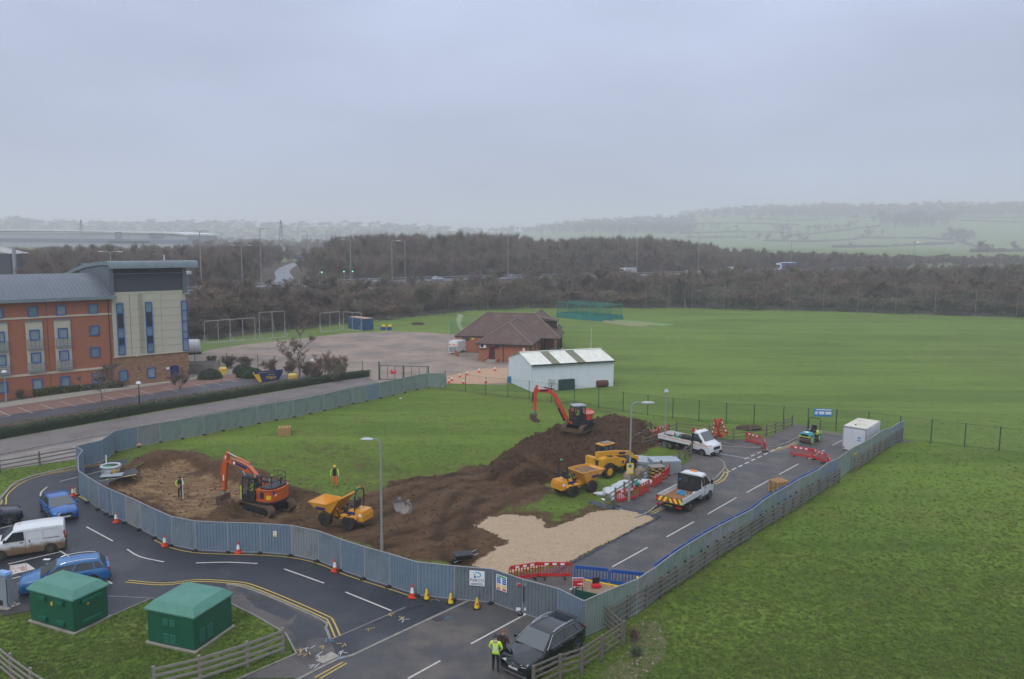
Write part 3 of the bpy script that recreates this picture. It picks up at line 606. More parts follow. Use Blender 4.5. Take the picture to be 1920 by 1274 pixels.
patch('parking_bays', gs([(-250, 812), (0, 766), (150, 744), (440, 701), (470, 699), (500, 700), (440, 713), (160, 758), (0, 781), (-250, 831)]), BLOCK_PAVE, 0.022)
patch('hotel_footway', gs([(-250, 800), (0, 757), (150, 736), (355, 707), (440, 698), (440, 701), (150, 744), (0, 766), (-250, 813)]), CONC, 0.10, 0.0)
patch('hotel_planting_bed', gs([(-250, 793), (0, 751), (205, 727), (355, 711), (330, 711), (150, 736), (0, 757), (-250, 801)]), mat('planting_soil', (0.07, 0.055, 0.04), (0.10, 0.075, 0.05), scale=3, rough=0.95), 0.05)
patch('service_pad', gs([(335, 712), (358, 700), (420, 694), (475, 693), (478, 700), (440, 702), (360, 713)]), CONC, 0.034)
for (a, b) in (((35, 765), (62, 776)), ((76, 759), (104, 769)), ((115, 754), (144, 763)), ((153, 748), (180, 757)), ((193, 743), (219, 751)), ((225, 738), (256, 746)), ((262, 733), (290, 742)), ((306, 727), (334, 735)), ((362, 720), (388, 727)), ((388, 716), (418, 723)), ((418, 711.5), (448, 717)), ((-5, 770), (20, 781)), ((20, 781), (-20, 786))):
    A, B = g(*a), g(*b); mb = MB()
    for k in range(9): path_strip([A+(B-A)*(k/9), A+(B-A)*((k+0.55)/9)], 0.14, 0.03, mb)
    mb.build('bay_marking', WHITE_LINE, kind='structure')
# motorway and slip road
def road3(P, wd, name, m, z):
    return path_strip(smooth_path(P, 6), wd, z).build(name, m, kind='structure')
ASPH_FAR = mat('wet_carriageway', (0.10, 0.105, 0.12), (0.14, 0.145, 0.16), scale=0.1, rough=0.35)
road3(ROADC, 17, 'dual_carriageway', ASPH_FAR, 6.06)
road3(SLIP, 6, 'slip_road', ASPH_FAR, 6.1)
for o_ in (-8, 8):
    mb = path_strip(smooth_path(ROADC, 6), 0.25, 6.75, off=o_, zt=6.5); tag(mb.build('crash_barrier', GALV), 'long steel crash barrier on the %s side of the dual carriageway' % ('near' if o_ < 0 else 'far'), 'crash barrier', 'crash barriers of the dual carriageway')

# haze
hz = MB(); hz.box((0, 2850, 100), (12600, 6900, 206)); ho_ = hz.build('haze', mat('haze_air', (1, 1, 1)), kind='stuff')
hm = ho_.data.materials[0]; t = hm.node_tree; t.nodes.clear(); pv = N(t, 'ShaderNodeVolumePrincipled'); pv.inputs['Color'].default_value = (0.94, 0.94, 1.0, 1); pv.inputs['Density'].default_value = HAZE_DENSITY; pv.inputs['Anisotropy'].default_value = 0.1
om = N(t, 'ShaderNodeOutputMaterial'); t.links.new(pv.outputs[0], om.inputs['Volume'])

# ------------------------------------------------------------------ hotel
HX = Vector((-0.737, -0.676, 0)).normalized()
hotel = thing('hotel', 'long red brick hotel with grey barrel roof and taller cream panelled end block', 'hotel', g(355, 712), atan2(HX.y, HX.x))
GREYCLAD = mat('grey_metal_cladding', (0.10, 0.125, 0.145), (0.125, 0.15, 0.17), scale=1, rough=0.5, metal=0.2)
LOUVRE = mat('slate_blue_louvre', (0.055, 0.068, 0.085), (0.07, 0.085, 0.10), scale=2, rough=0.6)
ROOFM = mat('standing_seam_roof', (0.11, 0.125, 0.155), (0.135, 0.15, 0.18), scale=0.6, rough=0.45, metal=0.3)
ROOFE = mat('tower_roof_metal', (0.16, 0.21, 0.24), (0.20, 0.25, 0.28), scale=0.8, rough=0.45, metal=0.3)
CREAM = mat('cream_panel', (0.46, 0.44, 0.35), (0.42, 0.40, 0.32), scale=0.8, rough=0.8)
BAND = mat('cream_string_course', (0.48, 0.42, 0.33), rough=0.8)
BLUEF = mat('blue_window_frame', (0.008, 0.085, 0.33), rough=0.4)
PANE = mat('hotel_window_pane', (0.10, 0.17, 0.22), (0.15, 0.23, 0.28), scale=1.5, rough=0.12, spec=0.8)
PANE_D = mat('dark_window_pane', (0.018, 0.026, 0.03), rough=0.1, spec=0.8)
NET = mat('net_curtain', (0.22, 0.28, 0.31), (0.17, 0.22, 0.25), scale=3, rough=0.7, stretch=(4, 1, 0.3))
BALC = mat('balcony_steel', (0.14, 0.19, 0.27), rough=0.5, metal=0.2)
def hb(c, d, name, m, bevel=0): return MB().box(c, d).build(name, m, hotel, bevel=bevel)
hb((4.9, -7, 2.05), (9.8, 14, 4.1), 'stone_wall', STONE)
hb((4.9, -7.02, 8.25), (9.7, 13.9, 8.3), 'cream_wall', CREAM)
for r in range(8):
    zz = 4.13+r*1.035
    for c in range(3): ubox(hotel, 'cladding_panel', CREAM, (1.95+c*3.0, 0.0, zz+0.51), (2.97, 0.10, 1.005)) if c != 2 else ubox(hotel, 'cladding_panel', CREAM, (8.62, 0.0, zz+0.51), (2.2, 0.10, 1.005))
    ubox(hotel, 'cladding_panel', CREAM, (6.46, 0.0, zz+0.51), (1.98, 0.10, 1.005))
hb((4.9, 0.04, 4.08), (9.86, 0.2, 0.12), 'sill_band', BAND)
hb((5.0, -7, 14.3), (9.4, 13.6, 3.7), 'attic_wall', GREYCLAD)
hb((0.15, -0.02, 14.3), (0.55, 0.5, 3.9), 'corner_fin', GREYCLAD); hb((9.6, -0.02, 14.3), (0.5, 0.5, 3.9), 'corner_fin', GREYCLAD)
hb((4.9, -0.12, 12.55), (9.3, 0.4, 0.3), 'flashing', CREAM)
for k in range(24): ubox(hotel, 'louvre_blade', LOUVRE, (4.9, -0.12, 12.8+k*0.145), (9.0, 0.12, 0.10), Matrix.Rotation(0.5, 3, 'X'))
hb((4.9, 0.0, 15.12), (9.1, 0.12, 0.07), 'louvre_rail', ROOFE)
# tower roof, curving down to the rear
prof = [(-0.9, 16.35), (-0.7, 16.75), (0, 16.82), (3, 16.72), (6, 16.5), (11, 16.1), (16, 15.4), (22, 14.4)]
rings = []
for t_ in (-1.55, 10.05):
    rings.append([(t_, -d, z) for d, z in prof]+[(t_, -d, z-0.5) for d, z in reversed(prof)])
MB().loft([[Vector(p) for p in r] for r in rings]).build('tower_roof', ROOFE, hotel, smooth=True, angle=50)
MB().prism([(0, 0)]*0 or [(0.0, 12.4), (-14, 12.4), (-14, 15.3), (-11, 15.7), (-6, 16.0), (0, 16.3)], 0, 0.01) if False else None
m_ = MB(); m_.loft([[Vector((9.78, -d, z)) for d, z in ((0.2, 12.0), (14, 12.0), (14, 15.2), (11, 15.65), (6, 16.05), (0.2, 16.3))], [Vector((9.86, -d, z)) for d, z in ((0.2, 12.0), (14, 12.0), (14, 15.2), (11, 15.65), (6, 16.05), (0.2, 16.3))]]); m_.build('side_wall', GREYCLAD, hotel)
# brick wing
LW = 62.0
hb((9.8+LW/2, -8, 6.0), (LW, 16, 12.0), 'brick_wall', BRICK)
bp_ = [(0.55, 12.28), (-0.4, 12.75), (-1.5, 13.25), (-3, 13.9), (-5, 14.5), (-8, 15.0), (-11, 14.5), (-13, 13.9), (-14.5, 13.25), (-16.5, 12.3)]
m_ = MB(); m_.loft([[Vector((t_, y, z)) for y, z in bp_]+[Vector((t_, -16.4, 12.0)), Vector((t_, 0.45, 12.0))] for t_ in (9.55, 9.8+LW)]); m_.build('barrel_roof', ROOFM, hotel, smooth=True, angle=30)
seam = MB()
for i in range(len(bp_)-1): seam.bar((0, bp_[i][0], bp_[i][1]+0.03), (0, bp_[i+1][0], bp_[i+1][1]+0.03), 0.06, 0.07)
SEAM = mat('roof_seam', (0.17, 0.19, 0.23), rough=0.4, metal=0.3)
so_ = seam.build('roof_seam', SEAM, hotel); so_.location = (10.0, 0, 0)
for k in range(1, 72): c = so_.copy(); COL.objects.link(c); c.parent = hotel; c.location = (10.0+k*0.5, 0, 0)
hb((9.4+LW/2, 0.62, 12.1), (LW+0.3, 0.28, 0.42), 'gutter', ROOFE); hb((9.4+LW/2, 0.30, 11.93), (LW, 0.5, 0.1), 'soffit', GREYCLAD)
hb((9.8+LW/2, 0.03, 9.93), (LW, 0.1, 0.24), 'string_course', BAND); hb((9.8+LW/2, 0.03, 2.82), (LW, 0.1, 0.28), 'string_course', BAND)
MB().tube([(10.15, 0.1, 0.1), (10.15, 0.1, 11.9)], 0.05).build('downpipe', BLACK, hotel)
MB().box((17.35, 0.01, 6), (0.05, 0.03, 11.9)).build('movement_joint', mat('joint_dark', (0.08, 0.04, 0.03), rough=0.9), hotel)
def window(t0, t1, z0, z1, pane=PANE, yy=0.0):
    tc_, zc, w_, h_ = (t0+t1)/2, (z0+z1)/2, abs(t1-t0), z1-z0; mb = MB()
    for a in (-1, 1): mb.box((tc_+a*(w_/2-0.05), yy+0.04, zc), (0.1, 0.14, h_)); mb.box((tc_, yy+0.043, zc+a*(h_/2-0.05)), (w_-0.2, 0.14, 0.1))
    f = mb.build('window', BLUEF, hotel); MB().box((tc_, yy+0.0, zc), (w_-0.2, 0.05, h_-0.2)).build('pane', pane, f); return f
for k, (a, b) in enumerate(((12.52, 11.4), (16.28, 15.15), (19.4, 18.3), (23.15, 22.05), (26.3, 25.2), (30.2, 29.1), (34, 32.9))):
    window(b, a, 10.03, 11.31, NET if k % 2 else PANE); window(b, a, 0.86, 2.2, NET if k % 2 == 0 else PANE)
window(11.4, 12.55, 7.2, 8.5); window(11.45, 12.6, 4.33, 5.65)
for c in (15.7, 18.85, 22.6, 25.75, 29.6):
    hb((c, 0.05, 6.25), (1.85, 0.16, 6.5), 'bay_panel', CREAM); 
    MB().box((c, 0.12, 9.53), (1.95, 0.28, 0.08)).build('bay_cap', BALC, hotel)
    for z in (7.13, 4.26):
        window(c-0.56, c+0.56, z, z+1.3, NET, 0.13)
        mb = MB(); zb = z-0.98
        for kk in range(5): mb.box((c, 0.42, zb+0.05+kk*0.24), (2.05 if kk in (0, 4) else 1.75, 0.035, 0.045))
        for a in (-0.86, -0.43, 0, 0.43, 0.86): mb.box((c+a, 0.40, zb+0.5), (0.04, 0.04, 1.0))
        for a in (-0.86, 0.86): mb.box((c+a, 0.27, zb+0.05), (0.05, 0.3, 0.05)); mb.box((c+a, 0.27, zb+1.0), (0.05, 0.3, 0.05))
        mb.build('balcony_railing', BALC, hotel); MB().box((c, 0.24, zb-0.08), (1.8, 0.3, 0.14)).build('balcony_ledge', mat('balcony_panel', (0.25, 0.28, 0.32), rough=0.6), hotel)
for (a, b) in ((8.32, 9.19), (4.65, 5.55)):
    f = window(a, b, 4.33, 11.25, PANE_D, 0.07)
    for z0, z1 in ((9.95, 11.1), (6.7, 7.85), (4.45, 5.55)): MB().box(((a+b)/2, 0.12, (z0+z1)/2), (b-a-0.2, 0.05, z1-z0)).build('pane', PANE, f)
    for z in (9.9, 7.9, 6.65, 5.6): MB().box(((a+b)/2, 0.14, z), (b-a-0.1, 0.1, 0.1)).build('transom', BLUEF, f)
f = window(-0.06, 0.75, 4.16, 11.25, NET, 0.08)
for z in (5.9, 6.9, 8.4, 9.9): MB().box((0.34, 0.16, z), (0.7, 0.1, 0.1)).build('transom', BLUEF, f)
window(8.15, 9.26, 0.82, 2.22, PANE, 0.0); window(4.57, 5.65, 0.82, 2.24, NET, 0.0)
d_ = MB().box((2.0, 0.03, 1.1), (1.1, 0.1, 2.2)).build('door', mat('blue_door', (0.008, 0.022, 0.13), rough=0.4), hotel); MB().box((2.9, 0.03, 1.9), (0.4, 0.08, 0.3)).build('notice', SIGN_WHITE, hotel)
MB().box((2.0, 0.09, 1.1), (0.04, 0.03, 2.1)).build('door_gap', BLACK, d_)
MB().tube([(2.2, -1.5, 16.7), (2.2, -1.5, 17.6)], 0.07).build('vent_pipe', WHITE, hotel)

# ------------------------------------------------------------------ pavilion
pav = thing('pavilion', 'brown tiled brick sports pavilion with hipped roofs and a covered veranda', 'pavilion', (-10.14, 141.24, 0), atan2(-0.143, 0.9898))
TILE = mat('brown_roof_tile', (0.118, 0.078, 0.068), (0.095, 0.062, 0.056), scale=1.2, rough=0.9, bump=0.02, bscale=6, c3=(0.14, 0.10, 0.085), s3=0.5)
RIDGE_T = mat('ridge_tile', (0.20, 0.15, 0.11), rough=0.9)
DKWOOD = mat('dark_stained_timber', (0.028, 0.018, 0.017), rough=0.7)
def hip(name, x0, x1, y0, y1, ze, zr, parent, ov=0.45, axis='x', tile=TILE):
    x0 -= ov; x1 += ov; y0 -= ov; y1 += ov
    if axis == 'x': h = (y1-y0)/2; a, b = (x0+h, (y0+y1)/2, zr), (x1-h, (y0+y1)/2, zr)
    else: h = (x1-x0)/2; a, b = ((x0+x1)/2, y0+h, zr), ((x0+x1)/2, y1-h, zr)
    c = [(x0, y0, ze), (x1, y0, ze), (x1, y1, ze), (x0, y1, ze)]; mb = MB()
    if axis == 'x': fs = [(c[0], c[1], b, a), (c[1], c[2], b), (c[2], c[3], a, b), (c[3], c[0], a)]; hips = [(c[0], a), (c[3], a), (c[1], b), (c[2], b), (a, b)]
    else: fs = [(c[0], c[1], a), (c[1], c[2], b, a), (c[2], c[3], b), (c[3], c[0], a, b)]; hips = [(c[0], a), (c[1], a), (c[2], b), (c[3], b), (a, b)]
    for f_ in fs: mb.face(f_)
    mb.slab([(p[0], p[1]) for p in c], ze-0.15, ze-0.02)
    r = mb.build(name, tile, parent)
    rm = MB()
    for p, q in hips: rm.bar((p[0], p[1], p[2]+0.03), (q[0], q[1], q[2]+0.03), 0.2, 0.1)
    rm.build('ridge_tiles', RIDGE_T, r)
    gm = MB()
    for p, q in zip(c, c[1:]+c[:1]): gm.bar((p[0], p[1], ze-0.1), (q[0], q[1], ze-0.1), 0.12, 0.16)
    gm.build('gutter', BLACK, r); return r
MB().box((7.6, 4.8, 1.45), (15.2, 9.6, 2.9)).build('main_wall', BRICK, pav)
hip('main_roof', 0.4, 18.2, 0.4, 9.2, 3.0, 6.85, pav)
MB().box((9.3, 4.8, 0.06), (18.8, 9.6, 0.12)).build('veranda_floor', CONC, pav)
for (x, y) in ((16.0, 0.3), (18.3, 0.3), (18.3, 3.2), (18.3, 6.2), (18.3, 9.2)): MB().box((x, y, 1.5), (0.2, 0.2, 3.0)).build('veranda_post', DKWOOD, pav)
MB().box((15.3, 4.8, 1.3), (0.1, 6.5, 2.2)).build('glazed_front', PANE_D, pav)
MB().box((15.35, 4.8, 2.2), (0.06, 6.6, 0.2)).build('veranda_shelf', mat('pale_board', (0.4, 0.3, 0.22), rough=0.8), pav)
# rear wing with its own hipped roof and a dormer
MB().box((13.5, 12.5, 1.45), (7, 9, 2.9)).build('rear_wall', BRICK, pav); hip('rear_roof', 10.2, 17.2, 5, 17.5, 3.0, 6.9, pav, axis='y')
MB().box((16.4, 6.0, 4.9), (2.6, 2.3, 1.3)).build('dormer_wall', DKWOOD, pav); MB().prism([(13.4, 5.55), (18.0, 5.55), (17.9, 5.65), (14.5, 6.25), (13.4, 6.25)], 4.5, 7.5).build('dormer_roof', TILE, pav); MB().cyl((17.7, 6.0, 4.9), (17.76, 6.0, 4.9), 0.45, n=16).build('clock', SIGN_WHITE, pav)
# front annexe
A_ = Vector((-5.53, 131.2, 0)); pl = lambda x, y: Matrix.Rotation(-pav.rotation_euler.z, 3, 'Z') @ (Vector((x, y, 0))-pav.location)
ann_rz = atan2(-0.18, 0.983)-pav.rotation_euler.z; ao = pl(A_.x, A_.y)
def apart(mb, name, m): o = mb.build(name, m, pav); o.location = (ao.x, ao.y, 0); o.rotation_euler = (0, 0, ann_rz); return o
apart(MB().box((4.3, 6.0, 1.45), (8.6, 12, 2.9)), 'front_wall', BRICK)
r = hip('front_roof', 0, 8.6, 0, 15.5, 3.0, 6.15, pav, axis='y'); r.location = (ao.x, ao.y, 0); r.rotation_euler = (0, 0, ann_rz)
dd = apart(MB().box((2.25, -0.03, 1.35), (1.0, 0.1, 2.1)), 'door', mat('maroon_door', (0.06, 0.015, 0.018), rough=0.5))
apart(MB().box((2.3, -0.7, 0.18), (1.9, 1.3, 0.36)), 'door_step', CONC); apart(MB().box((1.3, -0.7, 0.3), (0.25, 1.5, 0.6)), 'step_wall', BRICK); apart(MB().box((3.3, -0.7, 0.3), (0.25, 1.5, 0.6)), 'step_wall', BRICK)
ac = apart(MB().box((0.8, -0.2, 2.62), (1.1, 0.36, 0.7)), 'air_conditioner', WHITE); MB().cyl((0.65, -0.39, 2.62), (0.65, -0.41, 2.62), 0.27, n=16).build('fan_grille', BLACK, ac)
apart(MB().box((3.1, -0.1, 2.55), (0.55, 0.25, 0.5)), 'wall_light', BLACK); apart(MB().box((4.18, -0.06, 1.4), (0.09, 0.09, 2.8)), 'downpipe', BLACK)
apart(MB().box((7.6, -0.02, 2.2), (0.4, 0.05, 0.5)), 'notice', SIGN_WHITE)
for y0, y1 in ((0.3, 2.1), (4.75, 6.6), (8.6, 10.5)):
    f = apart(MB().box((8.62, (y0+y1)/2, 1.95), (0.08, 1.0, 1.2)), 'window', DKWOOD); MB().box((8.67, (y0+y1)/2, 1.95), (0.03, 0.85, 1.05)).build('pane', PANE_D, f)
MB().box((1.9, -0.02, 2.45), (1.3, 0.06, 0.5)).build('high_window', PANE_D, pav); MB().box((3.2, -0.02, 2.55), (0.5, 0.05, 0.3)).build('sign', YEL, pav)
MB().box((5.0, -0.1, 1.2), (1.4, 0.3, 2.3)).build('shade_black_entrance', BLACK, pav)  # solid block proud of the wall, black painted in for an entrance's shade
ramp = MB(); ramp.prism([(0, 0), (4.2, 0), (4.2, 0.75), (0, 0.05)], -1.6, -0.2); ro = ramp.build('access_ramp', CONC, pav); ro.location = (1.6, -1.0, 0); ro.rotation_euler = (0, 0, -1.15)
MB().box((2.1, -1.7, 0.45), (4.3, 0.2, 0.9)).build('ramp_wall', BRICK, ro)
rl = MB(); rl.tube([(0, -1.7, 1.35), (4.2, -1.7, 1.75)], 0.03); rl.tube([(0, -1.7, 1.05), (4.2, -1.7, 1.4)], 0.02)
for k in range(6): rl.tube([(k*0.84, -1.7, 0.5), (k*0.84, -1.7, 1.35+k*0.08)], 0.025)
rl.build('handrail', GALV, ro)

# ------------------------------------------------------------------ white shed
shed = thing('storage_shed', 'white corrugated storage shed with two dark rooflight strips on its pale roof', 'shed', (2.64, 104.37, 0), atan2(4.67, 11.4))
SHW = mat('white_steel_sheet', (0.58, 0.63, 0.68), (0.62, 0.665, 0.71), scale=0.8, rough=0.5, stretch=(3, 3, 0.3))
SHR = mat('pale_fibre_cement', (0.70, 0.70, 0.64), (0.56, 0.57, 0.50), scale=1.2, rough=0.85, stretch=(2, 0.6, 1))
SHD = mat('mossy_rooflight', (0.20, 0.19, 0.14), (0.14, 0.15, 0.10), scale=1.5, rough=0.8)
Ls, Ws, Ez, Pz = 12.3, 7.9, 3.7, 4.75
def corr(mb, p0, p1, z0, z1, pitch=0.2, dep=0.03, ztop=None):
    """corrugated sheet between two ground points"""
    p0, p1 = Vector(p0), Vector(p1); d = (p1-p0); L = d.length; x = d/L; nrm = Vector((x.y, -x.x, 0)); n = int(L/pitch*2); up = []; lo = []
    for i in range(n+1):
        s_ = L*i/n; q = p0+x*s_+nrm*(dep if i % 2 else 0); zt = z1 if ztop is None else ztop(s_/L); up.append((q.x, q.y, zt)); lo.append((q.x, q.y, z0))
    for i in range(n): mb.face([lo[i], lo[i+1], up[i+1], up[i]])
mb = MB(); corr(mb, (0, 0, 0), (Ls, 0, 0), 0, Ez); mb.build('front_wall', SHW, shed)
mb = MB(); corr(mb, (0, Ws, 0), (0, 0, 0), 0, Ez, ztop=lambda s_: Ez+(Pz-Ez)*(1-abs(2*s_-1))); mb.build('gable_wall', SHW, shed)
mb = MB(); corr(mb, (Ls, 0, 0), (Ls, Ws, 0), 0, Ez, ztop=lambda s_: Ez+(Pz-Ez)*(1-abs(2*s_-1))); mb.build('gable_wall', SHW, shed)
mb = MB(); corr(mb, (Ls, Ws, 0), (0, Ws, 0), 0, Ez); mb.build('rear_wall', SHW, shed)
def roofsheet(x0, x1, m, name, dz=0.0):
    for side in (0, 1):
        mb = MB(); n = int((x1-x0)/0.1); ya, yb = ((-0.25, Ws/2) if side == 0 else (Ws+0.25, Ws/2)); za, zb = Ez-0.06+dz, Pz+0.03+dz
        for i in range(n):
            a, b = x0+(x1-x0)*i/n, x0+(x1-x0)*(i+1)/n; h0, h1 = (0.035 if i % 2 else 0), (0 if i % 2 else 0.035)
            mb.face([(a, ya, za+h0), (b, ya, za+h1), (b, yb, zb+h1), (a, yb, zb+h0)]); mb.face([(a, ya, za+h0-0.05), (a, yb, zb+h0-0.05), (b, yb, zb+h1-0.05), (b, ya, za+h1-0.05)])
        mb.build(name, m, shed)
for a, b, m_, nm in ((-0.15, 2.9, SHR, 'roof_sheet'), (2.9, 4.1, SHD, 'rooflight'), (4.1, 6.7, SHR, 'roof_sheet'), (6.7, 8.0, SHD, 'rooflight'), (8.0, Ls+0.15, SHR, 'roof_sheet')): roofsheet(a, b, m_, nm)
MB().box((Ls/2, Ws/2, Pz+0.07), (Ls+0.35, 0.4, 0.07)).build('ridge_cap', SHR, shed)
MB().box((Ls/2, -0.3, Ez-0.12), (Ls+0.2, 0.16, 0.16)).build('gutter', BLACK, shed)
for x, y in ((-0.02, -0.03), (Ls+0.02, -0.03), (-0.02, Ws)): MB().box((x, y, Ez/2), (0.1, 0.1, Ez)).build('corner_trim', SHW, shed)
MB().box((2.9, -0.12, 0.8), (0.9, 0.1, 1.6)).build('patched_door', mat('scuffed_white_sheet', (0.38, 0.40, 0.42), (0.6, 0.62, 0.63), scale=2, rough=0.8, contrast=(0.5, 0.6)), shed)

# ------------------------------------------------------------------ substations
def kiosk(name, label, A, B, C, H_, mode):
    """A left, B near corner, C right (ground); box kiosk with domed weathered lid"""
    A, B, C = Vector(A), Vector(B), Vector(C); u = (A-B); w1 = u.length; u.normalize(); w2 = (C-B).length
    rz = atan2(u.y, u.x)  # local x runs from near corner to A ; local y must run to C
    t_ = thing(name, label, 'electricity substation', (B.x, B.y, 0), rz)
    v = Matrix.Rotation(-rz, 3, 'Z') @ (C-B); sgn = -1 if v.y < 0 else 1; yd = sgn*w2
    bx = lambda c, d, nm, m_, bev=0.0: MB().box(c, d).build(nm, m_, t_, bevel=bev)
    bx((w1/2, yd/2, 0.04), (w1+0.2, w2+0.2, 0.12), 'plinth', CONC)
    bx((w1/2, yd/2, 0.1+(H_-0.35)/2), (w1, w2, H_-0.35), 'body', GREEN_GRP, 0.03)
    ze = H_-0.28; r1 = [(-0.09, -0.09), (w1+0.09, -0.09), (w1+0.09, w2+0.09), (-0.09, w2+0.09)]; r2 = [(0.24, 0.24), (w1-0.24, 0.24), (w1-0.24, w2-0.24), (0.24, w2-0.24)]
    ring = lambda r, z: [Vector((x, y*sgn, z)) for x, y in r]
    mb = MB(); mb.loft([ring(r1, ze), ring(r1, ze+0.07), ring([(x*0.985+0.02, y*0.985+0.02) for x, y in r1], ze+0.1), ring(r2, ze+0.42)], caps=False)
    ctr = Vector((w1/2, yd/2, ze+0.55)); R2_ = ring(r2, ze+0.42)
    for i in range(4): mb.face([R2_[i], R2_[(i+1) % 4], ctr])
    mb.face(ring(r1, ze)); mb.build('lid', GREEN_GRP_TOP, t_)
    VH = mat('vent_green', (0.014, 0.115, 0.068), rough=0.4)
    if mode == 'vent':
        for z in (0.42, 1.52):
            for x in (w1*0.28, w1*0.68): bx((x, -sgn*0.07, z), (0.62, 0.16, 0.24), 'vent_hood', VH, 0.03)
            bx((-0.07, sgn*w2*0.5, z), (0.16, 1.15, 0.24), 'vent_hood', VH, 0.03)
        bx((w1*0.48, -sgn*0.012, 1.33), (0.11, 0.02, 0.18), 'warning_label', YEL); bx((-0.012, sgn*w2*0.42, 1.33), (0.02, 0.13, 0.18), 'warning_label', YEL)
    else:
        LG = mat('louvre_green', (0.02, 0.13, 0.085), rough=0.4)
        for k in range(7):
            for x in (w1*0.42, w1*0.56):
                if k < 6: ubox(t_, 'louvre', LG, (x+0.1, -sgn*0.02, 0.25+k*0.085), (0.34, 0.05, 0.03), Matrix.Rotation(0.5*sgn, 3, 'X'))
                if k < 5: ubox(t_, 'louvre', LG, (x+0.1, -sgn*0.02, 1.15+k*0.075), (0.34, 0.05, 0.026), Matrix.Rotation(0.5*sgn, 3, 'X'))
        for k in range(8):
            for y in (0.22, 0.42): ubox(t_, 'louvre', LG, (-0.02, sgn*(w2*y-0.1), 0.35+k*0.09), (0.05, 0.4, 0.03), Matrix.Rotation(-0.5, 3, 'Y'))
    return t_
kiosk('substation_kiosk', 'green substation kiosk with small yellow warning labels and vent hoods, beside the blue estate car', g(58, 1166), g(140, 1190), g(204, 1158), 2.05, 'vent')
kiosk('substation_kiosk', 'green substation kiosk with slatted louvres, on the grass behind the pale timber fence', g(278, 1206), g(366, 1225), g(432, 1176), 2.05, 'louvre')

# ------------------------------------------------------------------ hoardings
def panel_mesh(m, H_=1.98):
    mb = MB(); n = 10; ys = []
    for i in range(n):
        a = i/n; st = 1.0/n
        ys += [(a, 0), (a+st*0.55, 0), (a+st*0.66, 0.035), (a+st*0.88, 0.035)]
    ys.append((1, 0)); f = [(x, y) for x, y in ys]; bk = [(x, y-0.012) for x, y in reversed(ys)]
    mb.slab([(x, y) for x, y in (f+bk)][::-1], 0.07, H_)
    mb2 = mb.build('panel', m); me = mb2.data; bpy.data.objects.remove(mb2); return me
PM = [panel_mesh(m) for m in HOARD]
def hoarding(name, label, run, mats, blocks=True, double=None, flip=1):
    o = Vector((run[0][0], run[0][1], 0)); t_ = thing(name, label, 'site hoarding', o)
    for i in range(len(run)-1):
        a, b = Vector((run[i][0], run[i][1], 0)), Vector((run[i+1][0], run[i+1][1], 0)); L = (b-a).length; x = (b-a)/L
        k = max(1, round(L/2.3)); 
        for j in range(k):
            p0 = a+(b-a)*(j/k); p1 = a+(b-a)*((j+1)/k); mi = mats(i, j); l = (p1-p0).length-0.05
            q = bpy.data.objects.new('panel', PM[mi]); COL.objects.link(q); q.parent = t_; q.location = p0-o+x*0.025+Vector((0, 0, RND.uniform(-0.015, 0.02)))
            q.rotation_euler = (RND.uniform(-0.012, 0.012), 0, atan2(x.y, x.x)); q.scale = (l, flip, 1)
            ubar(t_, 'top_rail', RAIL_EDGE, p0-o+x*0.02+Vector((0, 0, 2.0)), p1-o-x*0.02+Vector((0, 0, 2.0)), 0.045, 0.045)
            ubar(t_, 'bottom_rail', RAIL_EDGE, p0-o+x*0.02+Vector((0, 0, 0.08)), p1-o-x*0.02+Vector((0, 0, 0.08)), 0.04, 0.04)
            ubox(t_, 'post', RAIL_EDGE, p0-o+Vector((0, 0, 1.02)), (0.05, 0.06, 2.0))
            if blocks: ubox(t_, 'foot_block', BLACK, p0-o+Vector((0, 0, 0.07)), (0.62, 0.22, 0.13), Matrix.Rotation(atan2(x.y, x.x)+pi/2, 3, 'Z'))
    ubox(t_, 'post', RAIL_EDGE, Vector((run[-1][0], run[-1][1], 1.0))-o, (0.05, 0.06, 2.0)); return t_
near = hoarding('site_hoarding', 'blue-grey corrugated hoarding curving beside the dark access road behind the cones', NEAR_RUN, lambda i, j: 4 if i >= 18 else (0, 0, 1, 0, 3, 1, 0)[(i*5) % 7])
gate = hoarding('site_gate', 'grey corrugated site gate panels carrying the safety board, beside the parked dark car', GATE_RUN, lambda i, j: 4 if i < 2 else 0)
left = hoarding('site_hoarding', 'blue-grey hoarding corner with a zigzag of panels where the old road is cut off', [g(a, b, 1.95).xy for a, b in ((147, 884), (146, 858), (155, 846), (142, 838), (190, 827), (214, 810), (217, 809.5))], lambda i, j: 0, blocks=False)
back = hoarding('site_hoarding', 'long greenish-grey hoarding along the hotel lane at the back of the site', BACK_RUN[2:], lambda i, j: 3 if i in (1,) else (0 if i in (0, 14) else 2))
rightm = [2, 2, 3, 2, 2, 2, 3, 3, 2, 1, 2, 1, 3, 2, 2, 1, 0, 2, 2, 2, 2, 2, 2, 1, 1, 1]
right = hoarding('site_hoarding', 'mossy green-grey hoarding behind the timber fence along the main road', RIGHT_RUN, lambda i, j: rightm[i % 26], blocks=False, flip=-1)
tag(right, 'mossy green-grey hoarding behind the timber fence along the main road', 'site hoarding')
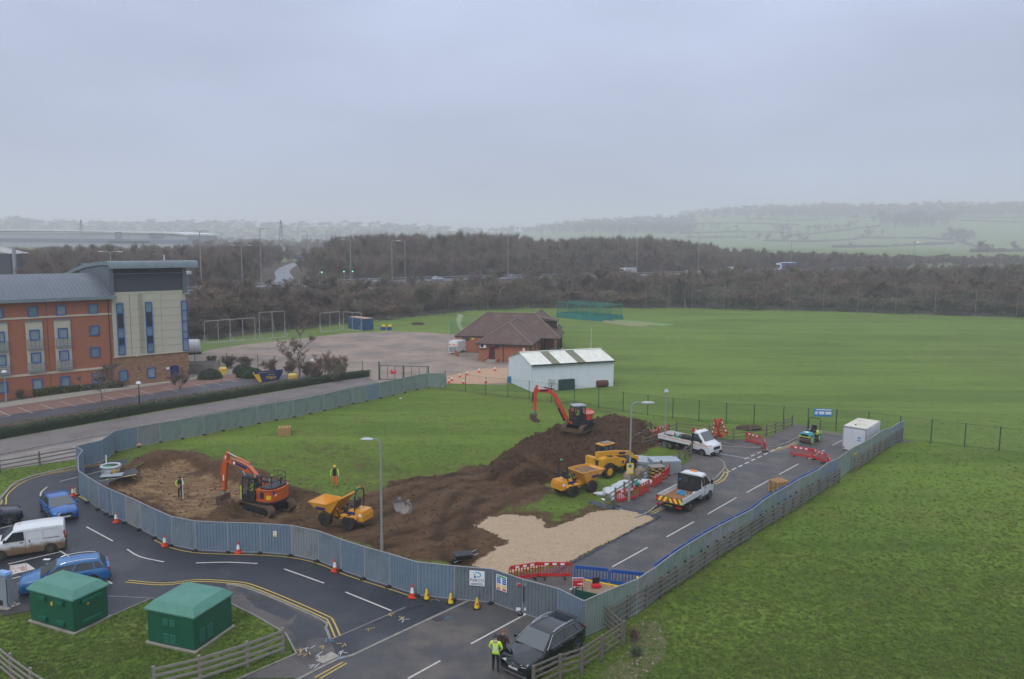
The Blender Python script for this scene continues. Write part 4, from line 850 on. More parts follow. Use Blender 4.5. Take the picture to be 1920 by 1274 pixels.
def board(parent, run, i, frac, w_, h_, zc, fn, name='sign_board', off=-0.05):
    a, b = Vector((run[i][0], run[i][1], 0)), Vector((run[i+1][0], run[i+1][1], 0)); x = (b-a).normalized(); nn = Vector((x.y, -x.x, 0))
    if nn.y > 0: nn = -nn; x = -x
    c = a+(b-a)*frac+nn*0.07; base = Vector((c.x, c.y, zc)); X = Vector((-nn.y, nn.x, 0)); R = Matrix((X, Vector((0, 0, 1)), nn)).transposed()
    o = thing(name, fn[0], 'sign', base); o.rotation_mode = 'QUATERNION'; o.rotation_quaternion = R.to_quaternion()
    MB().box((0, 0, 0), (w_, h_, 0.02)).build('board', fn[1], o); I = Matrix.Identity(3)
    for it in fn[2]:
        if it[0] == 'r': MB().box((it[1], it[2], 0.012), (it[3], it[4], 0.008)).build(it[6] if len(it) > 6 else 'print', it[5], o)
        elif it[0] == 't': text(it[1], it[4], it[5], o, (it[2], it[3], 0.02), I)
        elif it[0] == 'a':
            mb = MB(); cx, cy, r_, a0, a1, ww = it[1:7]; pts = [(cx+r_*cos(a0+(a1-a0)*k/10), cy+r_*sin(a0+(a1-a0)*k/10)) for k in range(11)]; path_strip(pts, ww, 0.018, mb); mb.build('logo', it[7], o)
    return o
sgn_mats = (SIGN_WHITE, SIGN_NAVY, SIGN_CYAN)
board(gate, NEAR_RUN, 18, 0.60, 0.86, 0.86, 1.42, ('white contractor sign with blue P logo reading PARCO on the hoarding', SIGN_WHITE,
    [('t', 'PARCO', 0, -0.12, 0.24, SIGN_NAVY), ('r', 0, -0.30, 0.68, 0.03, SIGN_NAVY), ('r', 0, -0.37, 0.68, 0.025, SIGN_NAVY), ('a', 0.08, 0.21, 0.12, -pi/2, pi/2, 0.06, SIGN_CYAN), ('r', 0.0, 0.33, 0.18, 0.06, SIGN_CYAN), ('r', 0.03, 0.09, 0.12, 0.06, SIGN_CYAN), ('r', -0.12, 0.08, 0.09, 0.12, SIGN_NAVY), ('r', -0.14, 0.20, 0.08, 0.06, SIGN_GREEN), ('r', -0.2, 0.3, 0.07, 0.05, SIGN_CYAN)]))
sb = [('r', 0, 0.36, 0.62, 0.08, SIGN_GREEN), ('t', 'SITE SAFETY', 0, 0.36, 0.08, SIGN_WHITE)]
for r_ in range(3):
    for c_ in (-1, 1): sb.append(('r', c_*0.19, 0.24-r_*0.12, 0.26, 0.09, SIGN_BLUE))
for r_ in range(2):
    for c_ in (-1, 1): sb.append(('r', c_*0.19, -0.14-r_*0.09, 0.26, 0.07, YEL))
for c_ in (-1, 1): sb.append(('r', c_*0.19, -0.34, 0.26, 0.09, SIGN_RED))
board(gate, GATE_RUN, 0, 0.33, 0.74, 0.86, 1.4, ('white safety board with blue, yellow and red panels on the site gate', SIGN_WHITE, sb[:1]+sb[2:]))
board(near, NEAR_RUN, 11, 0.5, 0.24, 0.36, 1.4, ('small yellow and white warning triangle sign on the curved hoarding', SIGN_WHITE, [('r', 0, -0.11, 0.2, 0.1, YEL), ('a', 0, 0.06, 0.07, 0, 2*pi, 0.03, YEL)]))
ub = board(right, RIGHT_RUN, 19, 0.2, 0.62, 0.2, 1.35, ('small yellow strip sign on the mossy hoarding below the white cabin', YEL, [('r', 0, 0, 0.5, 0.05, BLACK)]))
# gate fittings
ga = Vector((*GATE_RUN[1], 0)); go_ = ga-Vector((GATE_RUN[0][0], GATE_RUN[0][1], 0))
for z, w_ in ((1.75, 0.35), (0.35, 0.4)):
    for s_ in (-0.22, 0.22): ubox(gate, 'gate_plate', SIGN_WHITE if z < 1 else RAIL_EDGE, go_+Vector((s_, -0.08, z)), (0.24, 0.03, 0.16))
ubox(gate, 'lock_plate', SIGN_RED, go_+Vector((-0.2, -0.1, 1.72)), (0.16, 0.03, 0.12)); ubox(gate, 'gate_bolt', BLACK, go_+Vector((0.05, -0.1, 1.2)), (0.06, 0.05, 0.9))
for s_ in (-0.12, 0.12): MB().cyl(tuple(go_+Vector((s_, -0.16, 0.07))), tuple(go_+Vector((s_, -0.1, 0.07))), 0.07, n=10).build('castor', SIGN_WHITE, gate)

# ------------------------------------------------------------------ timber fences
def timber_fence(pts, label, rails=(0.35, 0.65, 0.95, 1.2), post=(0.13, 0.11), hp=1.32, m=TIMBER, sub=None, name='timber_fence', rail_h=0.09, side=1, no_post=()):
    P = [Vector((p[0], p[1], 0)) for p in pts]; o = P[0]; t_ = thing(name, label, 'fence', o)
    for i, p in enumerate(P):
        if i in no_post: continue
        a, b = P[max(i-1, 0)], P[min(i+1, len(P)-1)]; an = atan2(b.y-a.y, b.x-a.x)
        ubox(t_, 'post', m, p-o+Vector((0, 0, hp/2-0.05)), (post[0], post[1], hp+0.1+RND.uniform(-0.04, 0.04)), Matrix.Rotation(an+RND.uniform(-0.05, 0.05), 3, 'Z'))
    for i in range(len(P)-1):
        d = (P[i+1]-P[i]).normalized(); nn = Vector((d.y, -d.x, 0))*side*(post[1]/2+0.02)
        for z in rails:
            ubar(t_, 'rail', m, P[i]-o+nn+Vector((0, 0, z+RND.uniform(-0.02, 0.02))), P[i+1]-o+nn+Vector((0, 0, z+RND.uniform(-0.02, 0.02))), 0.04, rail_h)
    return t_
def subdiv(pts, step):
    out = []
    for i in range(len(pts)-1):
        a, b = Vector(pts[i][:2]), Vector(pts[i+1][:2]); k = max(1, round((b-a).length/step))
        for j in range(k): out.append(a+(b-a)*j/k)
    out.append(Vector(pts[-1][:2])); return out
f1 = gs([(1000, 1300), (1050, 1277), (1090, 1265), (1128, 1240), (1169, 1212)])
timber_fence(f1, 'short weathered four-rail fence beside the parked dark car', side=-1)
timber_fence(gs([(1128, 1173), (1169, 1210)]), 'short return rails joining the two fences at the grass corner', rails=(0.35, 0.65, 0.95, 1.2), no_post=(0, 1), side=1)
f2 = gs([(1145, 1180), (1176, 1161), (1210, 1141), (1240, 1122), (1268, 1104), (1295, 1086), (1321, 1067), (1346, 1050), (1369, 1036), (1390, 1022), (1409, 1009), (1429.5, 996), (1450, 984), (1469, 972), (1486, 962), (1502, 951), (1519, 940), (1536, 929), (1551, 919), (1565, 911), (1573, 906)])
timber_fence(f2, 'long weathered timber post and rail fence in front of the mossy hoarding', side=1)
timber_fence(gs([(1600.5, 887), (1616, 877), (1627, 869), (1638, 861), (1649, 853), (1660, 846), (1670, 838), (1680, 832), (1691, 826)]), 'timber fence stretch at the far end of the mossy hoarding past the white cabin', side=1)
timber_fence(subdiv(gs([(290, 1302), (375, 1281), (464, 1252), (531, 1226)]), 2.6), 'pale grey four-rail fence below the louvred green kiosk', m=TIMBER_PALE, rails=(0.3, 0.6, 0.9, 1.2), rail_h=0.11, side=1)
timber_fence(gs([(-20, 1240), (22, 1276), (60, 1305), (100, 1330)]), 'timber fence cut by the corner of the grass below the vent-hooded kiosk', m=TIMBER_PALE, rails=(0.3, 0.6, 0.9, 1.2))
timber_fence(subdiv(gs([(-120, 920), (0, 889), (145, 862)]), 2.9), 'low three-rail timber fence along the grass verge by the lane', m=TIMBER, rails=(0.4, 0.75, 1.1))
timber_fence(subdiv(gs([(1136, 958), (1215, 903), (1262, 880), (1296, 855), (1290, 842), (1240, 832), (1205, 842)]), 1.9), 'looping timber fence round the stacked steel panels', m=TIMBER, rails=(0.35, 0.7, 1.05), side=-1)
timber_fence(subdiv(gs([(1182, 845), (1212, 826)]), 1.2), 'short crossed timber gate section beside the soil heap', m=TIMBER, rails=(0.2, 0.45, 0.7, 0.95, 1.2))
timber_fence(subdiv(gs([(1240, 827), (1268, 812), (1330, 818), (1375, 826), (1437, 819), (1485, 801)]), 2.3), 'curved timber fence behind the white tipper by the side road', m=TIMBER, rails=(0.35, 0.7, 1.05))
# green mesh fence
MESH_M = bpy.data.materials.new('green_weldmesh'); MESH_M.use_nodes = True; t = MESH_M.node_tree; b = t.nodes['Principled BSDF']; b.inputs['Base Color'].default_value = (0.01, 0.05, 0.04, 1); b.inputs['Alpha'].default_value = 0.03
def mesh_fence(pts, label, hp=2.4, m=POST_GREEN):
    P = [Vector((p[0], p[1], 0)) for p in pts]; o = P[0]; t_ = thing('mesh_fence', label, 'fence', o)
    for i, p in enumerate(P): ubox(t_, 'post', m, p-o+Vector((0, 0, hp/2)), (0.075, 0.075, hp))
    for i in range(len(P)-1):
        a, b_ = P[i]-o, P[i+1]-o; ubar(t_, 'mesh_panel', MESH_M, a+Vector((0, 0, hp/2)), b_+Vector((0, 0, hp/2)), 0.006, hp-0.1)
        for z in (0.08, hp-0.06): ubar(t_, 'wire', m, a+Vector((0, 0, z)), b_+Vector((0, 0, z)), 0.012, 0.016)
    return t_
mesh_fence(gs([(835, 728), (873, 735), (911, 741), (952, 745), (992, 749), (1034, 754), (1077, 758), (1122, 765), (1168, 772), (1214, 779), (1261, 785), (1310, 790), (1361, 795), (1413, 799), (1468, 803), (1514, 806), (1567, 809), (1627, 814), (1686, 822), (1745, 830), (1808, 838), (1873, 845), (1945, 853), (2020, 861), (2095, 869), (2170, 877), (2250, 885), (2330, 893), (2410, 901)]), 'dark green mesh fence with tall posts between the site and the playing field')
mesh_fence([(g(a, b)) for a, b in ((366, 690), (425, 691), (484, 694), (515, 697), (547, 700), (600, 704), (680, 708))], 'dark green mesh fence behind the shrubs by the yellow skip')
# yard gate
P = gs([(711, 713), (803, 715)]); gt = thing('yard_gate', 'green double mesh gates with a small red sign at the gravel yard', 'gate', P[0])
d = (P[1]-P[0])
for k, hh in ((0, 2.7), (0.5, 2.2), (1, 2.2)): ubox(gt, 'post', POST_GREEN, d*k+Vector((0, 0, hh/2)), (0.16, 0.16, hh))
for s_ in (0, 1):
    a, b_ = d*(0.02+0.49*s_), d*(0.47+0.5*s_)
    for z in (0.15, 2.1): ubar(gt, 'gate_rail', POST_GREEN, a+Vector((0, 0, z)), b_+Vector((0, 0, z)), 0.06, 0.07)
    for k in range(4): q = a+(b_-a)*k/3; ubox(gt, 'gate_stile', POST_GREEN, q+Vector((0, 0, 1.12)), (0.06, 0.06, 2.0))
    ubar(gt, 'mesh_panel', MESH_M, a+Vector((0, 0, 1.1)), b_+Vector((0, 0, 1.1)), 0.01, 1.9)
ubox(gt, 'gate_sign', SIGN_RED, d*0.29+Vector((0, -0.08, 1.25)), (0.75, 0.03, 0.6)); ubox(gt, 'sign_text', SIGN_WHITE, d*0.29+Vector((0, -0.1, 1.4)), (0.5, 0.02, 0.06))
# field boundary fence
bd = [(-75, 141)]+[(p[0]+(0.6 if p[0] < 6 else 0), p[1]-1.6) for p in EDGE[3:11]]
timber_fence(subdiv(bd[:8], 4.2), 'long low timber fence at the field edge in front of the bare wood', m=TIMBER, rails=(0.45, 0.8, 1.15), hp=1.4)
# tall ball stop netting
P = subdiv([(40, 238.6), (54, 239.2), (100, 230.2), (138, 217.2), (185, 199)], 9); t_ = thing('ball_stop_net', 'very tall thin ball stop net on slim poles against the wood', 'net fence', (P[0].x, P[0].y, 0))
NETM = bpy.data.materials.new('dark_green_netting'); NETM.use_nodes = True; b = NETM.node_tree.nodes['Principled BSDF']; b.inputs['Base Color'].default_value = (0.02, 0.06, 0.055, 1); b.inputs['Alpha'].default_value = 0.06
for i, p in enumerate(P):
    q = Vector((p.x-P[0].x, p.y-P[0].y, 0)); ubox(t_, 'pole', LAMP_GREY, q+Vector((0, 0, 3.7)), (0.06, 0.06, 7.4))
    if i: ubar(t_, 'netting', NETM, last+Vector((0, 0, 3.8)), q+Vector((0, 0, 3.8)), 0.01, 7.2)
    last = q
# ------------------------------------------------------------------ practice nets
nb = [Vector((11.67, 208.7, 0)), Vector((22.57, 198.2, 0)), Vector((28.3, 203.8, 0)), Vector((17.4, 214.3, 0))]; o = nb[1]; t_ = thing('practice_nets', 'green caged cricket practice nets with dark green skirts on the field', 'practice nets', o)
NETG = bpy.data.materials.new('green_netting'); NETG.use_nodes = True; b = NETG.node_tree.nodes['Principled BSDF']; b.inputs['Base Color'].default_value = (0.01, 0.15, 0.12, 1); b.inputs['Alpha'].default_value = 0.11
TEAL = mat('green_frame_steel', (0.03, 0.25, 0.20), rough=0.6); SKIRT = mat('dark_green_skirt', (0.01, 0.13, 0.115), (0.015, 0.17, 0.15), scale=0.7, rough=0.7)
lanes = [(nb[0], nb[1]), (nb[0]+(nb[3]-nb[0])*0.5, nb[1]+(nb[2]-nb[1])*0.5), (nb[3], nb[2])]
for a, b_ in lanes:
    for k in range(5): q = a+(b_-a)*k/4-o; ubox(t_, 'upright', TEAL, q+Vector((0, 0, 2)), (0.07, 0.07, 4))
    ubar(t_, 'top_rail', TEAL, a-o+Vector((0, 0, 4)), b_-o+Vector((0, 0, 4)), 0.07, 0.07); ubar(t_, 'netting', NETG, a-o+Vector((0, 0, 2.6)), b_-o+Vector((0, 0, 2.6)), 0.01, 2.7)
    mb = MB(); n = 24; fr = []; bk = []
    for k in range(n+1):
        q = a+(b_-a)*k/n-o; w_ = 0.18*sin(k*1.9)+RND.uniform(-0.08, 0.08); fr.append((q, w_))
    for k in range(n):
        (q0, w0), (q1, w1) = fr[k], fr[k+1]; mb.face([(q0.x+w0, q0.y-0.3-w0, 0.03), (q1.x+w1, q1.y-0.3-w1, 0.03), (q1.x, q1.y, 1.25+w1*0.6), (q0.x, q0.y, 1.25+w0*0.6)])
    mb.build('skirt', SKIRT, t_)
for k in (0, 0.25, 0.5, 0.75, 1): a = nb[0]+(nb[1]-nb[0])*k-o; b_ = nb[3]+(nb[2]-nb[3])*k-o; ubar(t_, 'cross_rail', TEAL, a+Vector((0, 0, 4)), b_+Vector((0, 0, 4)), 0.06, 0.06)
q = [p-o for p in nb]; mb = MB(); mb.face([(p.x, p.y, 3.98) for p in q]); mb.build('roof_netting', NETG, t_)
ubar(t_, 'end_netting', NETG, q[0]+Vector((0, 0, 2.6)), q[3]+Vector((0, 0, 2.6)), 0.01, 2.7); mb = MB(); mb.box(((q[0].x+q[3].x)/2, (q[0].y+q[3].y)/2, 0.6), (7.8, 0.2, 1.2), rz=atan2((q[3]-q[0]).y, (q[3]-q[0]).x)); mb.build('skirt', SKIRT, t_)
patch('lawn', [(18.8, 202.3), (22.57, 198.6), (28, 204), (40, 193), (36, 189)], mat('artificial_wicket', (0.13, 0.22, 0.07), (0.15, 0.25, 0.09), scale=1, rough=0.9), 0.02)
# small green tent frame behind pavilion
c = g(868, 625); t_ = thing('mesh_cage', 'small green mesh cage behind the pavilion by the smoke', 'cage', c)
for a, b_ in ((-2.6, -1.5), (2.6, -1.5), (2.6, 1.5), (-2.6, 1.5)): ubox(t_, 'upright', TEAL, (a, b_, 1.3), (0.07, 0.07, 2.6))
mb = MB(); mb.face([(-2.6, -1.5, 2.6), (2.6, -1.5, 2.6), (2.6, 1.5, 2.8), (-2.6, 1.5, 2.8)]); mb.build('roof_netting', NETG, t_); ubox(t_, 'side_netting', NETG, (0, -1.5, 1.3), (5.2, 0.01, 2.5))

# ------------------------------------------------------------------ far buildings
WH = mat('far_warehouse_grey', (0.30, 0.31, 0.36), (0.34, 0.35, 0.40), scale=0.02, rough=0.6); WHL = mat('far_warehouse_roof', (0.62, 0.62, 0.64), rough=0.6); WHD = mat('far_warehouse_band', (0.14, 0.16, 0.24), rough=0.6)
WY = 800.0; xa, xb = atd(-200, 440, WY).x, atd(352, 440, WY).x; zt = atd(100, 431, WY).z; t_ = thing('warehouse', 'very long pale grey distribution warehouse on the misty skyline', 'warehouse', ((xa+xb)/2, WY+40, 0))
W_ = xb-xa; mb = MB(); mb.box((0, 0, 12), (W_, 80, 2*(zt-3-12)), ); mb.build('wall', WH, t_)
n = 20; rg = []
for k in range(n+1):
    x = -W_/2-2+(W_+4)*k/n; z = zt-3+3.2*(1-(2*k/n-1)**2)**0.5*1.0; rg.append([Vector((x, -42, z)), Vector((x, 42, z)), Vector((x, 42, z-1.6)), Vector((x, -42, z-1.6))])
MB().loft(rg).build('roof', WHL, t_)
def wpx(px): return atd(px, 440, WY).x-(xa+xb)/2
ubox(t_, 'band', WHD, (0, -40.3, zt-10.5), (W_, 0.5, 3.5)); ubox(t_, 'dark_panel', WHD, (wpx(222), -40.6, zt-6), (6, 0.8, 8)); ubox(t_, 'window_strip', BLACK, (wpx(243), -40.7, zt-11.5), (40, 0.8, 1.8)); f_ = ubox(t_, 'office_front', WHD, (wpx(293), -40.7, zt-4), (14, 0.8, 6))
c = g(0, 0) if False else None
t_ = thing('dark_barn', 'dark clad industrial building with a pale pitched roof and steel flue', 'building', (-177, 262, 1))
MB().box((0, 4, 6.6), (26, 10, 13.2)).build('wall', mat('dark_cladding', (0.03, 0.045, 0.05), rough=0.6), t_)
MB().prism([(-13.4, 13.2), (13.4, 13.2), (0.0, 16.2)], -1.4, 9.4).build('roof', mat('pale_roof_sheet', (0.38, 0.39, 0.37), (0.3, 0.31, 0.3), scale=0.3, rough=0.8), t_)
MB().cyl((14.3, -1, 0), (14.3, -1, 15.4), 0.55, n=12).build('flue', GALV, t_); MB().box((9.0, -0.2, 9.6), (3, 0.3, 6)).build('panel', SIGN_WHITE, t_)
t_ = thing('flat_roof_unit', 'low white flat-roofed unit beyond the hotel roof', 'building', (-96, 215, 0)); MB().box((0, 0, 5.0), (14, 9, 10)).build('wall', GREYCLAD, t_); MB().box((0, 0, 10.4), (15, 10, 0.8)).build('roof', WHITE, t_)

# ------------------------------------------------------------------ vegetation
BARK = mat('grey_bark', (0.21, 0.19, 0.165), (0.13, 0.115, 0.10), scale=4, rough=0.95)
TWIG = [mat('bare_twigs', (0.175, 0.135, 0.110), (0.125, 0.098, 0.082), scale=0.5, rough=0.95, spec=0.05), mat('reddish_twigs', (0.21, 0.145, 0.110), (0.155, 0.11, 0.085), scale=0.5, rough=0.95, spec=0.05),
        mat('olive_twigs', (0.20, 0.185, 0.125), (0.15, 0.14, 0.095), scale=0.5, rough=0.95, spec=0.05), mat('russet_leaves', (0.20, 0.095, 0.055), (0.15, 0.08, 0.05), scale=0.8, rough=0.9, spec=0.05)]
def bare_tree(seed, h, spread, ntw=2200, tlv=1, low=0.22, tw=0.05, tl=0.9, levels=3, up=0.55, stems=1):
    """trunk+limbs mesh, twig mesh"""
    R = random.Random(seed); tb = MB(); tip = []
    def grow(p, d, L, r, lv):
        pts = [p]; q = p.copy(); dd = d.copy(); n = 3
        for i in range(n):
            dd = (dd+Vector((R.uniform(-.22, .22), R.uniform(-.22, .22), R.uniform(-.06, .16)))).normalized(); q = q+dd*(L/n); pts.append(q.copy())
        tb.tube(pts, r, n=4 if lv else 6, r_end=r*0.5)
        for a, b in zip(pts, pts[1:]): tip.append((a, b, lv))
        if lv >= levels: return
        k = R.randint(4, 6) if lv == 0 else R.randint(3, 4)
        for i in range(k):
            t_ = R.uniform(low if lv == 0 else 0.25, 1.0); f = t_*n; i0 = min(int(f), n-1); s_ = pts[i0].lerp(pts[i0+1], f-i0)
            a = R.uniform(0, 2*pi); side = Vector((cos(a), sin(a), 0)); nd = (side*spread*1.05+Vector((0, 0, up*1.15))+dd*0.35).normalized()
            grow(s_, nd, L*R.uniform(*((0.5, 0.8) if h > 8 and lv == 0 else (0.42, 0.62)))*(1.0-0.25*abs(t_-0.6) if lv == 0 else 1), r*0.5, lv+1)
    for s_ in range(stems):
        a = R.uniform(0, 2*pi); o_ = Vector((cos(a), sin(a), 0))*(0.0 if stems == 1 else R.uniform(0.1, 0.7)*h*0.3)
        grow(o_, (Vector((0, 0, 1))+(Vector((cos(a), sin(a), 0))*(0 if stems == 1 else 0.35))).normalized(), h*(0.52 if h > 8 else 0.66), (h*(0.016 if h > 8 else 0.007)+0.02) if h > 8 or stems > 1 else h*0.0085+0.02, 0)
    wb = MB(); seg = [t for t in tip if t[2] >= tlv] or tip
    vs = []; fs = []
    for i in range(ntw):
        a, b, lv = seg[R.randrange(len(seg))]; s_ = a.lerp(b, R.random()); d0 = (b-a).normalized()
        nd = (d0*0.6+Vector((R.gauss(0, 1), R.gauss(0, 1), R.gauss(0.6, 0.8)))*0.6).normalized(); l = tl*R.uniform(0.5, 1.4); e = s_+nd*l
        if e.z < 0.15: continue
        pp = nd.cross(Vector((R.uniform(-1, 1), R.uniform(-1, 1), R.uniform(-1, 1)))).normalized()*(tw*R.uniform(0.6, 1.3)/2); k = len(vs)
        vs += [tuple(s_-pp), tuple(s_+pp), tuple(e)]; fs.append((k, k+1, k+2))
    wb.v, wb.f, wb.mi = vs, fs, [0]*len(fs); return tb, wb
def single(tb, wb, name, bark, tw):
    mb = MB(); mb.add(tb.v, tb.f); mb.m = 1; mb.add(wb.v, wb.f); return mb.build(name, [bark, tw])
HID = bpy.data.collections.new('wood_variants'); HID2 = bpy.data.collections.new('scrub_variants')
TREEV = []
for i in range(8):
    tb, wb = bare_tree(20+i, 10+0.4*(i % 3), 0.75+0.12*(i % 3), 2600, low=0.12, tw=0.052, tl=1.25, stems=1+(i % 3 == 2))
    o = single(tb, wb, 'bare_tree', BARK, TWIG[(0, 0, 1, 2, 0, 1, 0, 2)[i]]); COL.objects.unlink(o); HID.objects.link(o); TREEV.append(o)
SCRV = []
for i in range(6):
    tb, wb = bare_tree(50+i, 3.6, 1.3, 2600, low=0.02, tw=0.06, tl=0.8, up=0.5, stems=5, levels=2)
    o = single(tb, wb, 'bare_shrub', BARK, TWIG[(0, 1, 0, 2, 0, 1)[i]]); COL.objects.unlink(o); HID2.objects.link(o); SCRV.append(o)
def scatter(name, pts, coll, label, kind='stuff', cat='woodland'):
    """pts: (x, y, z, scale, rot); one object, instances made by geometry nodes"""
    me = bpy.data.meshes.new(name); me.from_pydata([p[:3] for p in pts], [], [])
    a = me.attributes.new('iscale', 'FLOAT_VECTOR', 'POINT'); a.data.foreach_set('vector', [v for p in pts for v in (p[3]*p[5], p[3]*p[5], p[3])])
    a = me.attributes.new('irot', 'FLOAT_VECTOR', 'POINT'); a.data.foreach_set('vector', [v for p in pts for v in (0, 0, p[4])])
    o = bpy.data.objects.new(name, me); COL.objects.link(o); tag(o, label, cat, kind=kind)
    ng = bpy.data.node_groups.new(name, 'GeometryNodeTree'); ng.interface.new_socket('Geometry', in_out='INPUT', socket_type='NodeSocketGeometry'); ng.interface.new_socket('Geometry', in_out='OUTPUT', socket_type='NodeSocketGeometry')
    gi, go = ng.nodes.new('NodeGroupInput'), ng.nodes.new('NodeGroupOutput'); ip = ng.nodes.new('GeometryNodeInstanceOnPoints'); ci = ng.nodes.new('GeometryNodeCollectionInfo'); ci.inputs[0].default_value = coll; ci.inputs['Separate Children'].default_value = True; ci.inputs['Reset Children'].default_value = True
    n1 = ng.nodes.new('GeometryNodeInputNamedAttribute'); n1.data_type = 'FLOAT_VECTOR'; n1.inputs[0].default_value = 'iscale'; n2 = ng.nodes.new('GeometryNodeInputNamedAttribute'); n2.data_type = 'FLOAT_VECTOR'; n2.inputs[0].default_value = 'irot'
    ip.inputs['Pick Instance'].default_value = True; L = ng.links
    L.new(gi.outputs[0], ip.inputs['Points']); L.new(ci.outputs[0], ip.inputs['Instance']); L.new(n1.outputs[0], ip.inputs['Scale']); L.new(n2.outputs[0], ip.inputs['Rotation']); L.new(ip.outputs[0], go.inputs[0])
    md = o.modifiers.new('scatter', 'NODES'); md.node_group = ng; return o
R_ = random.Random(11); wood = []; scrub = []; front = []
def px_of(x, y, z):
    v = Vector((x, y, z-CAM_H)); c = v.dot(_F); return 960+FPX*v.dot(_R2)/c, 637-FPX*v.dot(_U2)/c
# target height of the wood's skyline by photo column
SKY_Y = [(-200, 462), (0, 462), (120, 458), (300, 457), (420, 455), (470, 448), (540, 458), (600, 458), (640, 440), (700, 436), (780, 436), (850, 424), (920, 430), (1000, 446), (1100, 444), (1200, 440), (1280, 446), (1380, 462), (1500, 468), (1600, 470), (1700, 476), (1800, 476), (1920, 480), (2300, 485)]
def sky_y(px):
    for (a, ya), (b, yb) in zip(SKY_Y, SKY_Y[1:]):
        if a <= px <= b: return ya+(yb-ya)*(px-a)/(b-a)
    return 480
for i in range(26000):
    az = radians(R_.uniform(-38, 37)); r = math.sqrt(R_.uniform(150**2, 540**2)); x, y = r*sin(az), r*cos(az)
    e = edge_side(x, y)
    if e < 1.0: continue
    rd = polyd(x, y, ROADC); sl = polyd(x, y, SLIP)
    if rd < 11 or sl < 9: continue
    if -150 > x and y < 300 and abs(x+177) < 22 and abs(y-272) < 24: continue
    if x < -0.6*y and y < 262: continue
    if abs(x+96) < 11 and abs(y-215) < 9: continue
    z = terr(x, y); near_side = y < 60+0 or (x*0+1) and rd < 60 and (hypot(x, y) < hypot(*min(ROADC, key=lambda q: hypot(q[0]-x, q[1]-y))))
    # which side of the carriageway
    q = min(range(len(ROADC)-1), key=lambda k: pdist(x, y, [ROADC[k], ROADC[k+1]], False)); a, b = ROADC[q], ROADC[q+1]
    beyond = (b[0]-a[0])*(y-a[1])-(b[1]-a[1])*(x-a[0]) > 0
    px, _ = px_of(x, y, z); d = y
    if not beyond:
        # near belt: low dense scrub, some trees, kept below the line of sight to the road except a few
        qx, qy = a[0]+(b[0]-a[0])*0.5, a[1]+(b[1]-a[1])*0.5
        los = z+ (CAM_H-6.0)*(1-r/max(r+rd, 1))*0.0
        lim = 20-(20-6.3)*(r/(r+rd*1.0+0.1))-z   # height that still lets the carriageway show
        if i % 3 == 0 and R_.random() < 0.9:
            s_ = max(0.35, min(1.35, lim/4.3))*R_.uniform(0.75, 1.15); scrub.append((x, y, z-0.1, s_, R_.uniform(0, 6.28), R_.uniform(1.0, 1.5)))
        elif i % 6 == 1: 
            hh = R_.uniform(0.6, 1.5)*max(4, min(8, lim*1.2)); wood.append((x, y, z-0.1, hh/10.5, R_.uniform(0, 6.28), R_.uniform(1.1, 1.4)))
    else:
        if px < 590 and R_.random() < 0.35: continue
        yt = sky_y(px); top = CAM_H+(450+0.009*(px-960)-yt)/FPX*d; hh = top-z
        if hh < 3: hh = 3+R_.uniform(0, 1.5)
        hh = min(hh, 19)*R_.choice((0.55, 0.7, 0.8, 0.9, 1.0, 1.08))*R_.uniform(0.9, 1.03)
        if rd < 40: hh = min(hh, 12)
        if i % 3 != 0 and (i*7) % 5 < 3: wood.append((x, y, z-0.1, hh/10.5, R_.uniform(0, 6.28), R_.uniform(0.85, 1.15)*min(1.6, max(0.7, 9/hh))))
        if i % 5 == 2 and rd < 60: scrub.append((x, y, z-0.1, R_.uniform(0.8, 1.4), R_.uniform(0, 6.28), R_.uniform(1.0, 1.5)))
# front row of the wood as individuals
scrub.sort(key=lambda p: edge_side(p[0], p[1])); wood.sort(key=lambda p: edge_side(p[0], p[1]))
ind = wood[:150]; wood = wood[150:]; indS = scrub[:110]; scrub = scrub[110:]
for k, p in enumerate(ind):
    o = bpy.data.objects.new('bare_tree', TREEV[k % 8].data); COL.objects.link(o); o.location = p[:3]; o.rotation_euler = (0, 0, p[4]); o.scale = (p[3]*p[5], p[3]*p[5], p[3])
    tag(o, 'leafless brown tree in the front edge of the wood beyond the field', 'tree', 'bare trees along the edge of the wood')
for k, p in enumerate(indS):
    o = bpy.data.objects.new('bare_shrub', SCRV[k % 6].data); COL.objects.link(o); o.location = p[:3]; o.rotation_euler = (0, 0, p[4]); o.scale = (p[3]*p[5], p[3]*p[5], p[3])
    tag(o, 'low leafless brown shrub in the thicket behind the field fence', 'shrub', 'bare shrubs along the edge of the wood')
scatter('bare_woodland', wood, HID, 'wide belt of leafless brown winter trees either side of the dual carriageway')
scatter('scrub_thicket', scrub, HID2, 'dense leafless brown scrub covering the carriageway bank', cat='scrub')
print('wood', len(wood), 'scrub', len(scrub))
# extra rows at the belt foot so that no bare bank shows
foot = []
for i in range(2600):
    az = radians(R_.uniform(-37, 37)); r = R_.uniform(150, 420); x, y = r*sin(az), r*cos(az); e = edge_side(x, y)
    if not 1.5 < e < 30 or polyd(x, y, ROADC) < 12: continue
    foot.append((x, y, terr(x, y)-0.2, R_.uniform(0.7, 1.15), R_.uniform(0, 6.28), R_.uniform(1.1, 1.6)))
scatter('undergrowth', foot, HID2, 'tangled leafless undergrowth at the foot of the wood', cat='undergrowth')
